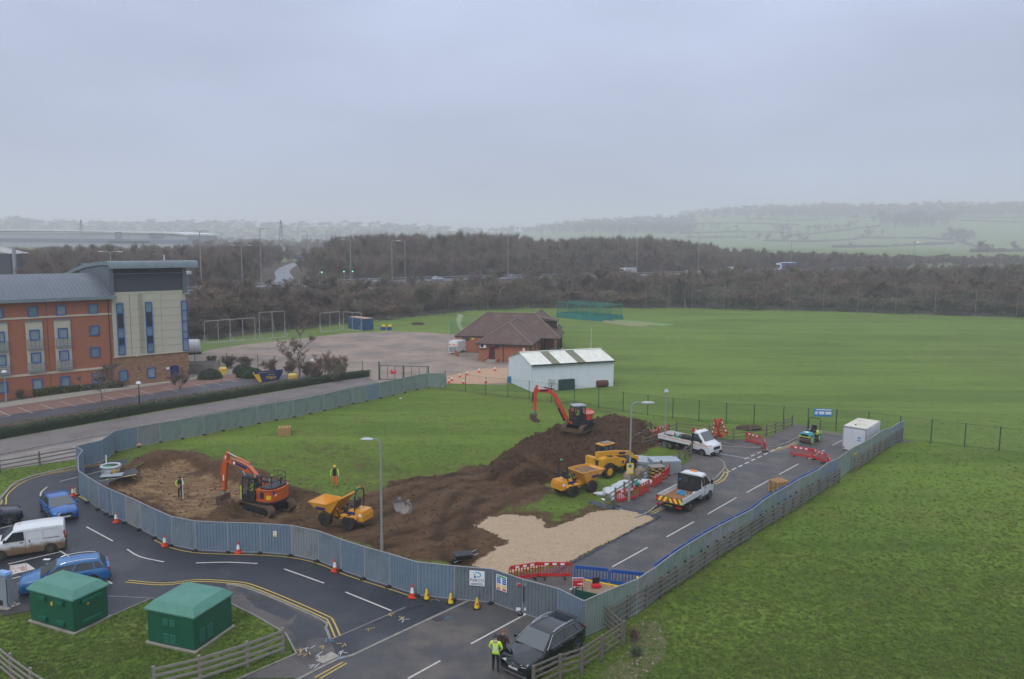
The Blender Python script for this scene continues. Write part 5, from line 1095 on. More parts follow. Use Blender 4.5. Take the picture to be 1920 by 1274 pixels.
# far countryside: hedges and woods on the hillside
def hit(px, py):
    d = (_F+_R2*((px-960)/FPX)+_U2*((637-py)/FPX)); t_ = 620.0
    while t_ < 4600:
        p = Vector((0, 0, CAM_H))+d*t_
        if p.z <= terr(p.x, p.y): return Vector((p.x, p.y, terr(p.x, p.y)))
        t_ += 9
    return None
farw = []
def clump(px, py, n, sx, s0, sy=None):
    c = hit(px, py)
    if c is None: return
    for i in range(n):
        x, y = c.x+2.2*R_.gauss(0, sx), c.y+R_.gauss(0, sx*0.8); farw.append((x, y, terr(x, y)-0.5, 2.2*s0*R_.uniform(0.7, 1.2), R_.uniform(0, 6.28), R_.uniform(1.0, 1.4)))
def hedge_line(pts, label, trees=0.02):
    P = [hit(*p) for p in pts]; P = [p for p in P if p]
    if len(P) < 2: return
    Q = subdiv(P, 9); mb = MB(); rg = []
    for q in Q:
        z = terr(q.x, q.y); w_ = 1.6+R_.uniform(-.3, .9); h_ = 3.2+R_.uniform(-.8, 2.4)
        rg.append([Vector((q.x+R_.uniform(-.4, .4), q.y-w_, z-0.3)), Vector((q.x, q.y-w_*0.8, z+h_*0.8)), Vector((q.x, q.y, z+h_)), Vector((q.x, q.y+w_, z+h_*0.7)), Vector((q.x, q.y+w_, z-0.3))])
        if R_.random() < trees*3: farw.append((q.x, q.y, z-0.3, R_.uniform(0.9, 1.6), R_.uniform(0, 6.28), 1.2))
        if R_.random() < 0.7: farw.append((q.x, q.y, z-0.3, R_.uniform(0.35, 0.6), R_.uniform(0, 6.28), 1.6))
    mb.loft(rg, caps=False); tag(mb.build('hedgerow', mat('winter_hedge', (0.055, 0.052, 0.038), (0.075, 0.065, 0.05), scale=0.3, rough=0.95)), label, 'hedge', 'hedgerows across the misty hillside')
for i, l in enumerate(([(1432, 453), (1522, 455), (1620, 448), (1725, 449), (1785, 452)], [(1560, 465), (1687, 462), (1790, 458)], [(1462, 447), (1594, 432), (1650, 425)], [(1586, 409), (1740, 412), (1930, 419)], [(1290, 438), (1387, 436), (1485, 438)], [(1740, 409), (1930, 410)], [(1305, 421), (1410, 420), (1500, 424)], [(1400, 412), (1480, 416), (1560, 412)], [(1790, 452), (1830, 465), (1850, 474)], [(1285, 447), (1400, 446)], [(1820, 474), (1930, 472)])):
    hedge_line(l, ['long dark hedge crossing the lower misty field', 'lowest dark hedge above the wood on the hill', 'slanting hedge climbing to the big tree clump', 'upper hedge running right below the ridge', 'faint hedge left of the hillside fields', 'highest faint hedge below the ridge trees', 'faint upper left hedge under the ridge wood', 'short hedge beneath the ridge wood', 'hedge dropping beside the lone big tree', 'faint hedge just above the near wood', 'hedge at the foot of the far right field'][i])
clump(1710, 425, 40, 22, 1.7); clump(1796, 452, 16, 8, 1.15); clump(1657, 444, 5, 10, 1.0); clump(1511, 436, 10, 26, 1.1); clump(1560, 432, 10, 20, 0.8); clump(1452, 455, 6, 14, 1.0); clump(1340, 430, 6, 14, 1.0)
for px in range(930, 1960, 5):
    yb = 408 if px > 1250 else 432-(px-930)*0.06
    for k in range(4):
        c = hit(px+R_.uniform(-5, 5), yb-4*k+R_.uniform(-5, 4)+(0 if px < 1600 else -2))
        if c: farw.append((c.x, c.y, c.z-1, R_.uniform(2.0, 3.4), R_.uniform(0, 6.28), 1.5))
for px in range(930, 1300, 4):
    for k in range(5):
        c = hit(px+R_.uniform(-4, 4), R_.uniform(414, 440))
        if c: farw.append((c.x, c.y, c.z-1, R_.uniform(1.9, 3.0), R_.uniform(0, 6.28), 1.5))
for i in range(600):
    px = R_.uniform(-50, 930); r = R_.uniform(1900, 3000); d = atd(px, 440, r); farw.append((d.x, r, terr(d.x, r)-1, R_.uniform(1.2, 2.4), R_.uniform(0, 6.28), 2.2))
for i in range(700):
    px = R_.uniform(355, 960); r = R_.uniform(560, 1500); d = atd(px, 440, r); farw.append((d.x, r, terr(d.x, r)-1, R_.uniform(0.5, 1.3), R_.uniform(0, 6.28), 1.4))
for i in range(420):
    px = R_.uniform(1250, 1930); r = R_.uniform(530, 600); d = atd(px, 440, r); farw.append((d.x, r, terr(d.x, r)-1, R_.uniform(0.5, 0.8), R_.uniform(0, 6.28), 1.4))
scatter('far_woodland', farw, HID, 'misty leafless trees scattered over the distant hillside and ridge')
# hotel trees
def fine_tree(loc, seed, h, spread, label, ntw=5500, tw=0.015, tl=0.4, **k):
    tb, wb = bare_tree(seed, h, spread, ntw, tw=tw, tl=tl, levels=4, tlv=3, **k); t_ = thing('bare_tree', label, 'tree', loc)
    tb.build('trunk', BARK, t_); wb.build('crown', TWIG[0] if False else TWIG[0], t_); return t_
fine_tree(g(193, 778), 3, 6.6, 1.0, 'bare small tree on the verge in front of the brick hotel wing', low=0.35)
fine_tree(g(333, 757), 5, 5.2, 1.0, 'bare small tree on the verge in front of the blue hotel door', low=0.4)
fine_tree(g(560, 716), 8, 8.5, 1.2, 'bare rounded tree behind the blue and yellow skip', ntw=7500, low=0.12)
fine_tree(g(565, 650), 9, 6.2, 0.35, 'thin upright bare tree by the gravel yard', ntw=3000, low=0.3)
def bush(loc, seed, h, wid, label, m, n=2600, leaf=0.10, name='shrub', twiggy=True, cat='shrub'):
    R = random.Random(seed); mb = MB(); vs = []; fs = []
    t_ = thing(name, label, cat, loc)
    if twiggy:
        tb, wb = bare_tree(seed, h*0.85, 0.8*wid/h, int(n*1.4), low=0.02, tw=0.018, tl=0.4, levels=3, stems=6, up=0.8); tb.build('stem', BARK, t_); wb.build('foliage', m, t_)
    else:
        core = MB(); n1, n2 = 14, 8; rg = []
        for j in range(n2+1):
            ph = pi/2*j/n2; rg.append([Vector((cos(2*pi*i/n1)*cos(ph)*wid/2*R.uniform(.86, .96), sin(2*pi*i/n1)*cos(ph)*wid/2*R.uniform(.86, .96), sin(ph)**0.8*h*0.93+0.01)) for i in range(n1)])
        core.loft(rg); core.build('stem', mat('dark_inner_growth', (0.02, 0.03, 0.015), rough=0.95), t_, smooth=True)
        for i in range(n):
            a = R.uniform(0, 2*pi); ph = math.asin(R.random()); rr = R.uniform(0.88, 1.06)*(1+0.12*sin(3*a+seed)); p = Vector((cos(a)*cos(ph)*wid/2*rr, sin(a)*cos(ph)*wid/2*rr, sin(ph)**0.8*h*rr))
            d1 = Vector((R.gauss(0, 1), R.gauss(0, 1), R.gauss(0, 1))).normalized()*leaf; d2 = d1.cross(Vector((R.gauss(0, 1), R.gauss(0, 1), 1))).normalized()*leaf*0.6; k = len(vs)
            vs += [tuple(p-d1), tuple(p+d2), tuple(p+d1), tuple(p-d2)]; fs.append((k, k+1, k+2, k+3))
        mb.v, mb.f, mb.mi = vs, fs, [0]*len(fs); mb.build('foliage', m, t_)
    return t_
EVG = mat('dark_evergreen_leaf', (0.022, 0.050, 0.018), (0.035, 0.070, 0.025), scale=3, rough=0.8); EVY = mat('golden_leaf', (0.20, 0.19, 0.03), (0.11, 0.13, 0.03), scale=2.5, rough=0.8); EVM = mat('grey_green_leaf', (0.06, 0.085, 0.05), (0.04, 0.06, 0.035), scale=2, rough=0.85)
bush(g(595, 716), 12, 3.4, 4.6, 'reddish leafless shrub left of the lamp behind the skip', TWIG[1], 5200)
bush(g(612, 712), 13, 4.4, 5.2, 'tall reddish twiggy shrub at the end of the hedge', TWIG[1], 6500)
bush(g(640, 706), 17, 3.6, 5.0, 'rightmost reddish twiggy shrub beside the green gates', TWIG[1], 5500)
bush(g(460, 692), 14, 2.4, 6.5, 'dark red-brown shrub along the mesh fence by the bin store', TWIG[1], 5200)
bush(g(505, 698), 15, 2.3, 6.5, 'brown leafless shrub behind the skip by the mesh fence', TWIG[1], 4800)
bush(g(397, 686), 16, 1.8, 3.0, 'pale brown scrub between bin store and tank', TWIG[2], 3000)
for q_ in ((545, 700, 61, 2.2, 5.0), (628, 716, 62, 3.0, 4.0), (578, 706, 63, 2.6, 4.5), (430, 690, 64, 2.2, 4.5)): bush(g(q_[0], q_[1]), q_[2], q_[3], q_[4], 'tangled bare shrub %s' % {61: 'directly behind the skip', 62: 'in front of the tall reddish shrubs', 63: 'between the rounded tree and the dark lamp', 64: 'behind the domed grey-green bush'}[q_[2]], TWIG[q_[2] % 3], 5200)
bush(g(394, 710), 21, 1.25, 3.1, 'rounded dark bush in front of the timber bin store', EVM, 2600, twiggy=False)
bush(g(457, 700), 22, 1.2, 2.8, 'domed grey-green bush beside the parking bays', EVM, 2400, twiggy=False); bush(g(470, 707), 23, 1.15, 3.6, 'dark green bush at the edge of the parking bays', EVG, 2600, twiggy=False)
bush(g(36, 748), 24, 1.2, 1.9, 'small round brown bush against the hotel wall', TWIG[0], 2600)
def hedge(pts, w_, h_, m, label, n_per=150, leaf=0.09, core=None, name='hedge'):
    P = subdiv(pts, 0.8); R = random.Random(int(h_*100)+len(P)); o = Vector((P[0].x, P[0].y, 0)); t_ = thing(name, label, 'hedge', o); rg = []; vs = []; fs = []
    for i, p in enumerate(P):
        a, b = P[max(i-1, 0)], P[min(i+1, len(P)-1)]; d = (b-a).normalized(); nn = Vector((-d.y, d.x)); hh = h_*R.uniform(0.86, 1.0); ww = w_*R.uniform(0.86, 1.0)/2; q = p-o.xy
        rg.append([Vector((q.x+nn.x*s_*ww, q.y+nn.y*s_*ww, z)) for s_, z in ((-1, 0.0), (-1.02, hh*0.75), (-0.75, hh), (0.75, hh), (1.02, hh*0.75), (1, 0.0))])
        for k in range(int(n_per*0.8)):
            s_ = R.random(); side = R.random()
            if side < 0.5: off, z = R.uniform(-1, 1)*ww*1.03, hh*R.uniform(0.93, 1.06)
            else: off, z = R.choice((-1, 1))*ww*R.uniform(0.95, 1.12), hh*R.random()
            c = Vector((q.x+nn.x*off+d.x*(s_-.5)*0.9, q.y+nn.y*off+d.y*(s_-.5)*0.9, z)); d1 = Vector((R.gauss(0, 1), R.gauss(0, 1), R.gauss(0, 1))).normalized()*leaf; d2 = d1.cross(Vector((R.gauss(0, 1), R.gauss(0, 1), 1))).normalized()*leaf*0.6; kk = len(vs)
            vs += [tuple(c-d1), tuple(c+d2), tuple(c+d1), tuple(c-d2)]; fs.append((kk, kk+1, kk+2, kk+3))
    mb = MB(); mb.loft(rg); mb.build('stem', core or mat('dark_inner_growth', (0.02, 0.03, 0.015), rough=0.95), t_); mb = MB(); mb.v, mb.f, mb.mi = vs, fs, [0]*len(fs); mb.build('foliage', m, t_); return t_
hedge(gs([(-100, 848), (0, 822), (150, 795), (300, 768), (400, 752), (490, 737), (560, 725), (600, 719), (640, 712), (690, 706)]), 1.1, 0.95, EVG, 'long clipped dark green hedge between the hotel road and the lane', 110)
hedge(gs([(-100, 832), (0, 808), (150, 783), (300, 757), (430, 738), (520, 722), (600, 714)]), 1.5, 0.55, mat('brown_ground_shrub', (0.115, 0.085, 0.065), (0.07, 0.06, 0.04), scale=1.2, rough=0.95), 'low brown winter planting strip beside the clipped hedge', 90, core=mat('planting_soil', (0.07, 0.055, 0.04)))
hedge(gs([(62, 744), (100, 739), (150, 734)]), 1.1, 1.0, EVY, 'golden-green hedge under the ground-floor hotel windows', 190)
hedge(gs([(150, 734), (180, 731), (230, 727)]), 1.1, 0.9, TWIG[0], 'brown bare hedge at the join of brick wing and end block', 190)
hedge(gs([(235, 723), (270, 719), (310, 714)]), 0.9, 0.55, EVY, 'low golden hedge under the stone wall windows', 170)
# soil clods and stones, grass tufts
def clods(name, n, region, sizes, m, label, zf, seed=3):
    R = random.Random(seed); vs = []; fs = []; xs = [p[0] for p in region]; ys = [p[1] for p in region]
    base = [(-1, 0, 0), (0, -1, 0), (1, 0, 0), (0, 1, 0), (0, 0, 1), (0, 0, -0.6)]; tri = [(0, 1, 4), (1, 2, 4), (2, 3, 4), (3, 0, 4), (1, 0, 5), (2, 1, 5), (3, 2, 5), (0, 3, 5)]
    c = 0
    while c < n:
        x, y = R.uniform(min(xs), max(xs)), R.uniform(min(ys), max(ys))
        if not inpoly(x, y, region): continue
        c += 1; s_ = R.uniform(*sizes)*R.uniform(0.5, 1); z = zf(x, y); k = len(vs)
        for v in base: vs.append((x+v[0]*s_*R.uniform(.6, 1.3), y+v[1]*s_*R.uniform(.6, 1.3), z+v[2]*s_*R.uniform(.5, 1)))
        fs += [tuple(k+i for i in t_) for t_ in tri]
    mb = MB(); mb.v, mb.f, mb.mi = vs, fs, [0]*len(fs); return tag(mb.build(name, m), label, name.replace('_', ' '), kind='stuff')
SOIL = mat('soil_clod', (0.085, 0.05, 0.032), (0.045, 0.028, 0.018), scale=3, rough=0.98)
clods('soil_clods', 2000, MUD, (0.05, 0.16), SOIL, 'scattered lumps of dark brown soil over the churned site', lambda x, y: site_h(x, y)[0])
clods('heap_clods', 2600, HEAP, (0.07, 0.26), SOIL, 'lumps of brown soil on the spoil heap', lambda x, y: site_h(x, y)[0], 4)
clods('gravel_stones', 1500, GRAVEL, (0.03, 0.07), mat('gravel_stone', (0.42, 0.32, 0.2), (0.3, 0.22, 0.14), scale=6, rough=0.95), 'loose tan stones on the gravel patch', lambda x, y: site_h(x, y)[0], 5)
TUFT = []; HID3 = bpy.data.collections.new('tuft_variants')
for i in range(4):
    R = random.Random(90+i); vs = []; fs = []
    for k in range(16):
        a = R.uniform(0, 6.28); r = R.uniform(0, 0.12); x, y = r*cos(a), r*sin(a); h_ = R.uniform(0.04, 0.11); w_ = 0.014; b_ = R.uniform(0, 6.28); n = len(vs)
        vs += [(x-w_*cos(b_), y-w_*sin(b_), 0), (x+w_*cos(b_), y+w_*sin(b_), 0), (x+R.uniform(-.06, .06), y+R.uniform(-.06, .06), h_)]; fs.append((n, n+1, n+2))
    mb = MB(); mb.v, mb.f, mb.mi = vs, fs, [0]*len(fs); o = mb.build('tuft', [mat('grass_blade', (0.10, 0.17, 0.03), (0.14, 0.20, 0.04), scale=0.6, rough=0.9), mat('grass_blade_dark', (0.08, 0.14, 0.025), rough=0.9), mat('grass_blade_dry', (0.15, 0.17, 0.06), rough=0.9), mat('grass_blade', (0,0,0))][i]); COL.objects.unlink(o); HID3.objects.link(o)
tf = []; R = random.Random(5)
excl = [main_xy, acc_xy, fp_xy, GRAVEL, MUD]
while len(tf) < 56000:
    px, py = R.uniform(-300, 2500), R.uniform(700, 1290); p = g(px, py)
    if not (27 < p.y < 90): continue
    if R.random() > clamp(1.6-p.y/60, 0.25, 1): continue
    if any(inpoly(p.x, p.y, q) for q in excl): continue
    tf.append((p.x, p.y, 0.0, R.uniform(0.5, 1.0)*(1 if not inpoly(p.x, p.y, HEAP) else 0.1), R.uniform(0, 6.28), 1.3))
LANEP = [wpt(q) for q in gs([(-250, 800), (0, 757), (440, 698), (835, 690), (838, 722), (712, 726), (560, 754), (381, 792), (214, 828), (144, 862), (0, 882), (-250, 940)])]
PAVP = [wpt(p) for p in gs([(1239, 947), (1330, 906), (1352, 888), (1290, 846), (1296, 862), (1262, 892), (1215, 917), (1150, 948), (1172, 957), (1219, 961)])]+[]
PAV2 = [wpt(p) for p in gs([(1378, 840), (1438, 841), (1473, 833), (1490, 825), (1534, 811), (1528, 802), (1490, 798), (1440, 822), (1375, 827), (1318, 822)])]
tf = [p for p in tf if not inpoly(p[0], p[1], LANEP) and not inpoly(p[0], p[1], PAVP) and not inpoly(p[0], p[1], PAV2)]
scatter('grass_tufts', tf, HID3, 'short rough grass growing over the field and verges', cat='grass')

# ------------------------------------------------------------------ vehicles
def pose(fpx, rpx, side, hw, xf, xr, z=0.0):
    """root location and heading from the ground contacts of the two visible wheels"""
    Fp, Rp = g(*fpx, z), g(*rpx, z); d = (Fp-Rp).normalized(); lf = Vector((-d.y, d.x, 0)); c = (Fp-d*xf+Rp-d*xr)/2-lf*side*hw
    return Vector((c.x, c.y, z)), atan2(d.y, d.x)
def paint(name, c, c2=None, rough=0.25, **k): return mat(name, c, c2 or tuple(v*0.8 for v in c), scale=1.2, rough=rough, spec=0.6, coat=0.4, **k)
WHEELS = {}
def wheel(parent, x, y, r, w_, rim=ALLOY, tyre=RUBBER, rr=0.64, spokes=5, name='wheel'):
    key = (r, w_, rim.name, tyre.name, y > 0)
    if key not in WHEELS:
        s_ = 1 if y > 0 else -1; mb = MB(); prof = [(r*0.6, -w_/2), (r*0.93, -w_/2), (r, -w_*0.36), (r, w_*0.36), (r*0.93, w_/2), (r*0.6, w_/2)]; n = 20
        mb.loft([[Vector((p*cos(2*pi*k/n), q, p*sin(2*pi*k/n))) for k in range(n)] for p, q in prof], caps=False); mb.cyl((0, -w_*0.3, 0), (0, w_*0.3, 0), r*0.61, n=12); t_ = mb.build(name, tyre, None, smooth=True)
        rb = MB(); yy = s_*(w_/2+0.004); rb.cyl((0, yy-s_*0.05, 0), (0, yy-s_*0.03, 0), r*rr, n=18)
        for k in range(spokes):
            a = 2*pi*k/spokes; rb.bar((0, yy, 0), (cos(a)*r*rr*0.97, yy, sin(a)*r*rr*0.97), r*0.13, 0.03)
        rb.cyl((0, yy-s_*0.02, 0), (0, yy+s_*0.015, 0), r*0.16, n=10)
        o = rb.build('rim', rim); WHEELS[key] = (t_.data, o.data); bpy.data.objects.remove(t_); bpy.data.objects.remove(o)
    a, b = WHEELS[key]; t_ = bpy.data.objects.new(name, a); COL.objects.link(t_); t_.parent = parent; t_.location = (x, y, r); o = bpy.data.objects.new('rim', b); COL.objects.link(o); o.parent = t_; return t_
def quadpart(name, m, P, parent, fr=(0.05, 0.95, 0.08, 0.92), off=0.012, th=0.01):
    """inset quad on a face; P = bottom-left, bottom-right, top-right, top-left"""
    P = [Vector(p) for p in P]; q = lambda u, v: (P[0].lerp(P[1], u)).lerp(P[3].lerp(P[2], u), v)
    a, b, c, d = q(fr[0], fr[2]), q(fr[1], fr[2]), q(fr[1], fr[3]), q(fr[0], fr[3]); n = (b-a).cross(d-a).normalized()*off
    if n.dot((a+c)/2-Vector((0, 0, 0.5))) < 0: n = -n
    mb = MB(); mb.loft([[a, b, c, d], [a+n, b+n, c+n, d+n]]); return mb.build(name, m, parent)
def car(name, label, cat, loc, rz, L, W, H, belt, low, cab, axles, wr, paint_m, rim=ALLOY, glassm=GLASS, rails=None, plate=PLATE_W, dirt=None, side_wins=((0.04, 0.44), (0.47, 0.80)), quarter=(0.82, 0.97), trim=None, solid_rear=False, spokes=5, lights=True):
    t_ = thing(name, label, cat, loc, rz); hw = W/2; rg = []
    for x, wf, zb, zt in low:
        w_ = hw*wf; rg.append([Vector((x, -w_*0.92, zb)), Vector((x, -w_, zb+0.13)), Vector((x, -w_, zb+(zt-zb)*0.55)), Vector((x, -w_*0.965, zt-0.07)), Vector((x, -w_*0.86, zt)), Vector((x, 0, zt+0.035)), Vector((x, w_*0.86, zt)), Vector((x, w_*0.965, zt-0.07)), Vector((x, w_, zb+(zt-zb)*0.55)), Vector((x, w_, zb+0.13)), Vector((x, w_*0.92, zb))])
    mb = MB(); mb.loft(rg); mb.build('body', paint_m if not dirt else dirt, t_, smooth=True, angle=50)
    xa, xf, xr, xc, wb_, wt = cab; zr = H; zq = H-0.05
    Bf = [Vector((xa, s_*wb_*0.93, belt)) for s_ in (-1, 1)]; Br = [Vector((xc, s_*wb_*0.93, belt)) for s_ in (-1, 1)]
    Tf = [Vector((xf, s_*wt, zq)) for s_ in (-1, 1)]; Tr = [Vector((xr, s_*wt*0.97, zq-0.03)) for s_ in (-1, 1)]; xm = (xf+xr)/2; Tm = [Vector((xm, s_*wt*1.01, zq+0.02)) for s_ in (-1, 1)]
    Bm = [Vector(((xa+xc)/2, s_*wb_*0.98, belt)) for s_ in (-1, 1)]
    mb = MB()
    mb.face([Bf[1], Bf[0], Tf[0], Tf[1]]); mb.face([Br[0], Br[1], Tr[1], Tr[0]]); mb.face([Tf[0], Tm[0], Tm[1], Tf[1]]); mb.face([Tm[0], Tr[0], Tr[1], Tm[1]])
    for s_ in (0, 1):
        mb.face([Bf[s_], Bm[s_], Tm[s_], Tf[s_]]); mb.face([Bm[s_], Br[s_], Tr[s_], Tm[s_]])
    mb.face([Bf[0], Bm[0], Br[0], Br[1], Bm[1], Bf[1]])
    mb.build('cabin', paint_m, t_, bevel=0.045)
    quadpart('windscreen', glassm if glassm is not GLASS else GLASS_L, [Bf[1]+Vector((0.02, 0, 0)), Bf[0]+Vector((0.02, 0, 0)), Tf[0], Tf[1]], t_, (0.04, 0.96, 0.0, 0.94), 0.02)
    quadpart('rear_window', GLASS, [Br[0], Br[1], Tr[1], Tr[0]], t_, (0.08, 0.92, 0.12, 0.9), 0.016)
    for s_ in (0, 1):
        for k, (a, b) in enumerate(tuple(side_wins)+((quarter,) if quarter else ())):
            def on(u, v):
                bot = Bf[s_].lerp(Bm[s_], u*2) if u < 0.5 else Bm[s_].lerp(Br[s_], u*2-1); top = Tf[s_].lerp(Tm[s_], u*2) if u < 0.5 else Tm[s_].lerp(Tr[s_], u*2-1); return bot.lerp(top, v)
            P = [on(a, 0.1), on(b, 0.1), on(b-(0.03 if k == 2 else 0), 0.86), on(a+(0.02 if k == 0 else 0), 0.86)]
            quadpart('side_window', GLASS, P, t_, (0, 1, 0, 1), 0.014)
        if trim: 
            y = (1 if s_ else -1)*wb_*0.975; mb = MB(); mb.bar((xa-0.1, y, belt+0.03), (xc+0.15, y, belt+0.03), 0.02, 0.03); A = on(0.03, 0.93); mb.bar((xa-0.15, y, belt+0.03), tuple(on(0.05, 0.92)), 0.02, 0.025); mb.bar(tuple(on(0.05, 0.92)), tuple(on(0.5, 0.93)), 0.02, 0.025); mb.bar(tuple(on(0.5, 0.93)), tuple(on(0.9, 0.85)), 0.02, 0.025); mb.bar(tuple(on(0.9, 0.85)), (xc+0.15, y, belt+0.03), 0.02, 0.025); mb.build('window_trim', trim, t_)
    for x in axles:
        for s_ in (-1, 1):
            mb = MB(); n = 12; pts = [(x+cos(pi*k/n)*wr*1.17, wr+sin(pi*k/n)*wr*1.17) for k in range(n+1)]+[(x-wr*1.17, 0.24), (x+wr*1.17, 0.24)]; y0 = s_*(hw-0.04); y1 = s_*(hw+0.008); mb.loft([[Vector((a, y0, b)) for a, b in pts], [Vector((a, y1, b)) for a, b in pts]]); mb.build('wheel_arch', BLACK, t_)
            wheel(t_, x, s_*(hw-0.085), wr, 0.23, rim, spokes=spokes, tyre=RUBBER if not dirt else MUDDY_TYRE)
    xl = low[0][0]; xe = low[-1][0]; lo = low[0]; wf = hw*low[0][1]
    for s_ in (-1, 1):
        mb = MB(); mb.loft([[Vector((xl-0.16+a, s_*(wf*0.98-b), c)) for a, b, c in ((-0.14, -0.035, belt-0.30), (0.13, 0.05, belt-0.38), (0.15, 0.34, belt-0.42), (0.13, 0.32, belt-0.30), (-0.03, 0.03, belt-0.22), (-0.2, -0.03, belt-0.22))], [Vector((xl-0.16+a+0.03, s_*(wf*0.98-b), c+0.015)) for a, b, c in ((-0.14, -0.035, belt-0.30), (0.13, 0.05, belt-0.38), (0.15, 0.34, belt-0.42), (0.13, 0.32, belt-0.30), (-0.03, 0.03, belt-0.22), (-0.2, -0.03, belt-0.22))]]); mb.build('headlight', HEADL, t_)
        MB().box((xe+0.03, s_*(hw*low[-1][1]-0.16), belt-0.12), (0.1, 0.36, 0.17)).build('tail_light', RED_LENS, t_, bevel=0.02)
        mb = MB(); mb.box((xa-0.28, s_*(hw+0.10), belt+0.05), (0.14, 0.22, 0.15)); mb.box((xa-0.26, s_*(hw-0.02), belt-0.01), (0.06, 0.14, 0.05)); mb.build('wing_mirror', paint_m if not dirt else BLACK, t_, bevel=0.025)
        for x in ((xa+xc)/2+0.45, (xa+xc)/2-0.5): ubox(t_, 'door_handle', trim or paint_m, (x, s_*(hw+0.005), belt-0.13), (0.2, 0.03, 0.035))
        for x in (xa-0.25, (xa+xc)/2+0.2, (xa+xc)/2-0.75): ubox(t_, 'door_seam', BLACK, (x, s_*(hw-0.004), (belt+low[0][2])/2+0.08), (0.014, 0.012, (belt-low[0][2])*0.72))
        ubox(t_, 'sill_trim', BLACK, (0, s_*(hw-0.02), 0.27), (axles[0]-axles[1]-2*wr*1.2, 0.05, 0.1))
    gm = MB(); gm.box((xl-0.0, 0, belt-0.40), (0.05, W*0.48, 0.17)); gr = gm.build('grille', BLACK, t_, bevel=0.015); MB().box((xl+0.01, 0, belt-0.68), (0.06, W*0.66, 0.14)).build('lower_grille', BLACK, t_)
    MB().box((xl+0.03, 0, belt-0.565), (0.02, 0.52, 0.11)).build('number_plate', PLATE_W, t_); MB().box((xe-0.02, 0, belt-0.42), (0.02, 0.52, 0.11)).build('number_plate', PLATE_Y, t_)
    MB().box((xe-0.0, 0, 0.38), (0.1, W*0.8, 0.2)).build('rear_bumper', BLACK, t_, bevel=0.02)
    if rails:
        for s_ in (-1, 1): MB().tube([(xf-0.15, s_*wt*0.93, H-0.01), (xf-0.4, s_*wt*0.95, H+0.06), (xm, s_*wt*0.96, H+0.085), (xr+0.4, s_*wt*0.93, H+0.05), (xr+0.15, s_*wt*0.9, H-0.02)], 0.022, 5).build('roof_rail', rails, t_)
    return t_, dict(front=xl, belt=belt)
LOW_SUV = [(2.31, 0.80, 0.30, 0.70), (2.26, 0.88, 0.24, 0.86), (2.05, 0.96, 0.22, 0.95), (1.5, 1.0, 0.22, 1.02), (0.95, 1.0, 0.24, 1.10), (0, 1.0, 0.26, 1.12), (-1.2, 1.0, 0.24, 1.14), (-1.9, 0.98, 0.24, 1.12), (-2.22, 0.92, 0.28, 1.06), (-2.32, 0.86, 0.34, 0.9)]
DARKP = paint('black_blue_paint', (0.006, 0.010, 0.015), rough=0.15)
loc, rz = pose((1012, 1270), (1079, 1225), 1, 0.86, 1.45, -1.42)
suv, q = car('parked_suv', 'black SUV with silver roof rails parked outside the site gate', 'car', loc, rz, 4.66, 1.89, 1.64, 1.09, LOW_SUV, (1.12, 0.32, -1.62, -2.16, 0.96, 0.70), (1.45, -1.42), 0.37, DARKP, rails=CHROME, trim=CHROME, spokes=5)
# grille bars with three pointed star
for z in (0.66, 0.74): ubox(suv, 'grille_bar', CHROME, (2.345, 0, z), (0.02, 0.8, 0.025))
mb = MB(); n = 16
for k in range(n): a, b = 2*pi*k/n, 2*pi*(k+1)/n; mb.bar((2.37, cos(a)*0.105, 0.70+sin(a)*0.105), (2.37, cos(b)*0.105, 0.70+sin(b)*0.105), 0.016, 0.016)
for k in range(3): a = pi/2+2*pi*k/3; mb.bar((2.37, 0, 0.70), (2.37, cos(a)*0.105, 0.70+sin(a)*0.105), 0.02, 0.02)
mb.build('emblem', CHROME, suv); MB().box((2.30, 0, 0.26), (0.1, 1.5, 0.05)).build('skid_strip', CHROME, suv); 
for s_ in (-1, 1): ubox(suv, 'side_step', CHROME, (0, s_*0.95, 0.28), (1.9, 0.06, 0.04))
ubox(suv, 'roof_spoiler', BLACK, (-1.75, 0, 1.6), (0.25, 1.2, 0.05))
BLUE_P = paint('bright_blue_paint', (0.008, 0.105, 0.36)); BLUE_P2 = paint('azure_blue_paint', (0.015, 0.135, 0.36))
LOW_H = [(2.12, 0.78, 0.26, 0.60), (2.08, 0.87, 0.2, 0.72), (1.9, 0.95, 0.19, 0.80), (1.45, 1.0, 0.19, 0.90), (1.0, 1.0, 0.2, 0.97), (0, 1.0, 0.2, 0.98), (-1.3, 1.0, 0.2, 1.02), (-1.9, 0.97, 0.22, 1.0), (-2.08, 0.9, 0.28, 0.9)]
hf, hr = g(126, 982), g(93, 941); d = Vector((0.33, -1, 0)).normalized()
hh_ = g(128, 983)-g(92, 946); c = g(111, 964); car('hatchback', 'bright blue hatchback driving towards the camera on the access road', 'car', (c.x, c.y, 0), atan2(hh_.y, hh_.x), 4.2, 1.76, 1.47, 0.95, LOW_H, (1.2, 0.30, -1.3, -1.95, 0.90, 0.65), (1.32, -1.3), 0.31, BLUE_P)
loc, rz = pose((64, 1117), (182, 1096), 1, 0.8, 1.35, -1.35)
LOW_E = [(2.28, 0.78, 0.26, 0.62), (2.22, 0.88, 0.2, 0.76), (2.0, 0.96, 0.19, 0.83), (1.5, 1.0, 0.19, 0.92), (1.0, 1.0, 0.2, 0.97), (0, 1.0, 0.2, 0.99), (-1.3, 1.0, 0.2, 1.03), (-2.0, 0.97, 0.22, 1.01), (-2.28, 0.9, 0.28, 0.9)]
car('estate_car', 'light blue estate car with roof rails parked in the electric bay behind the green kiosk', 'car', loc, rz, 4.56, 1.78, 1.48, 0.96, LOW_E, (1.2, 0.35, -1.75, -2.15, 0.90, 0.65), (1.35, -1.35), 0.32, BLUE_P2, rails=CHROME)
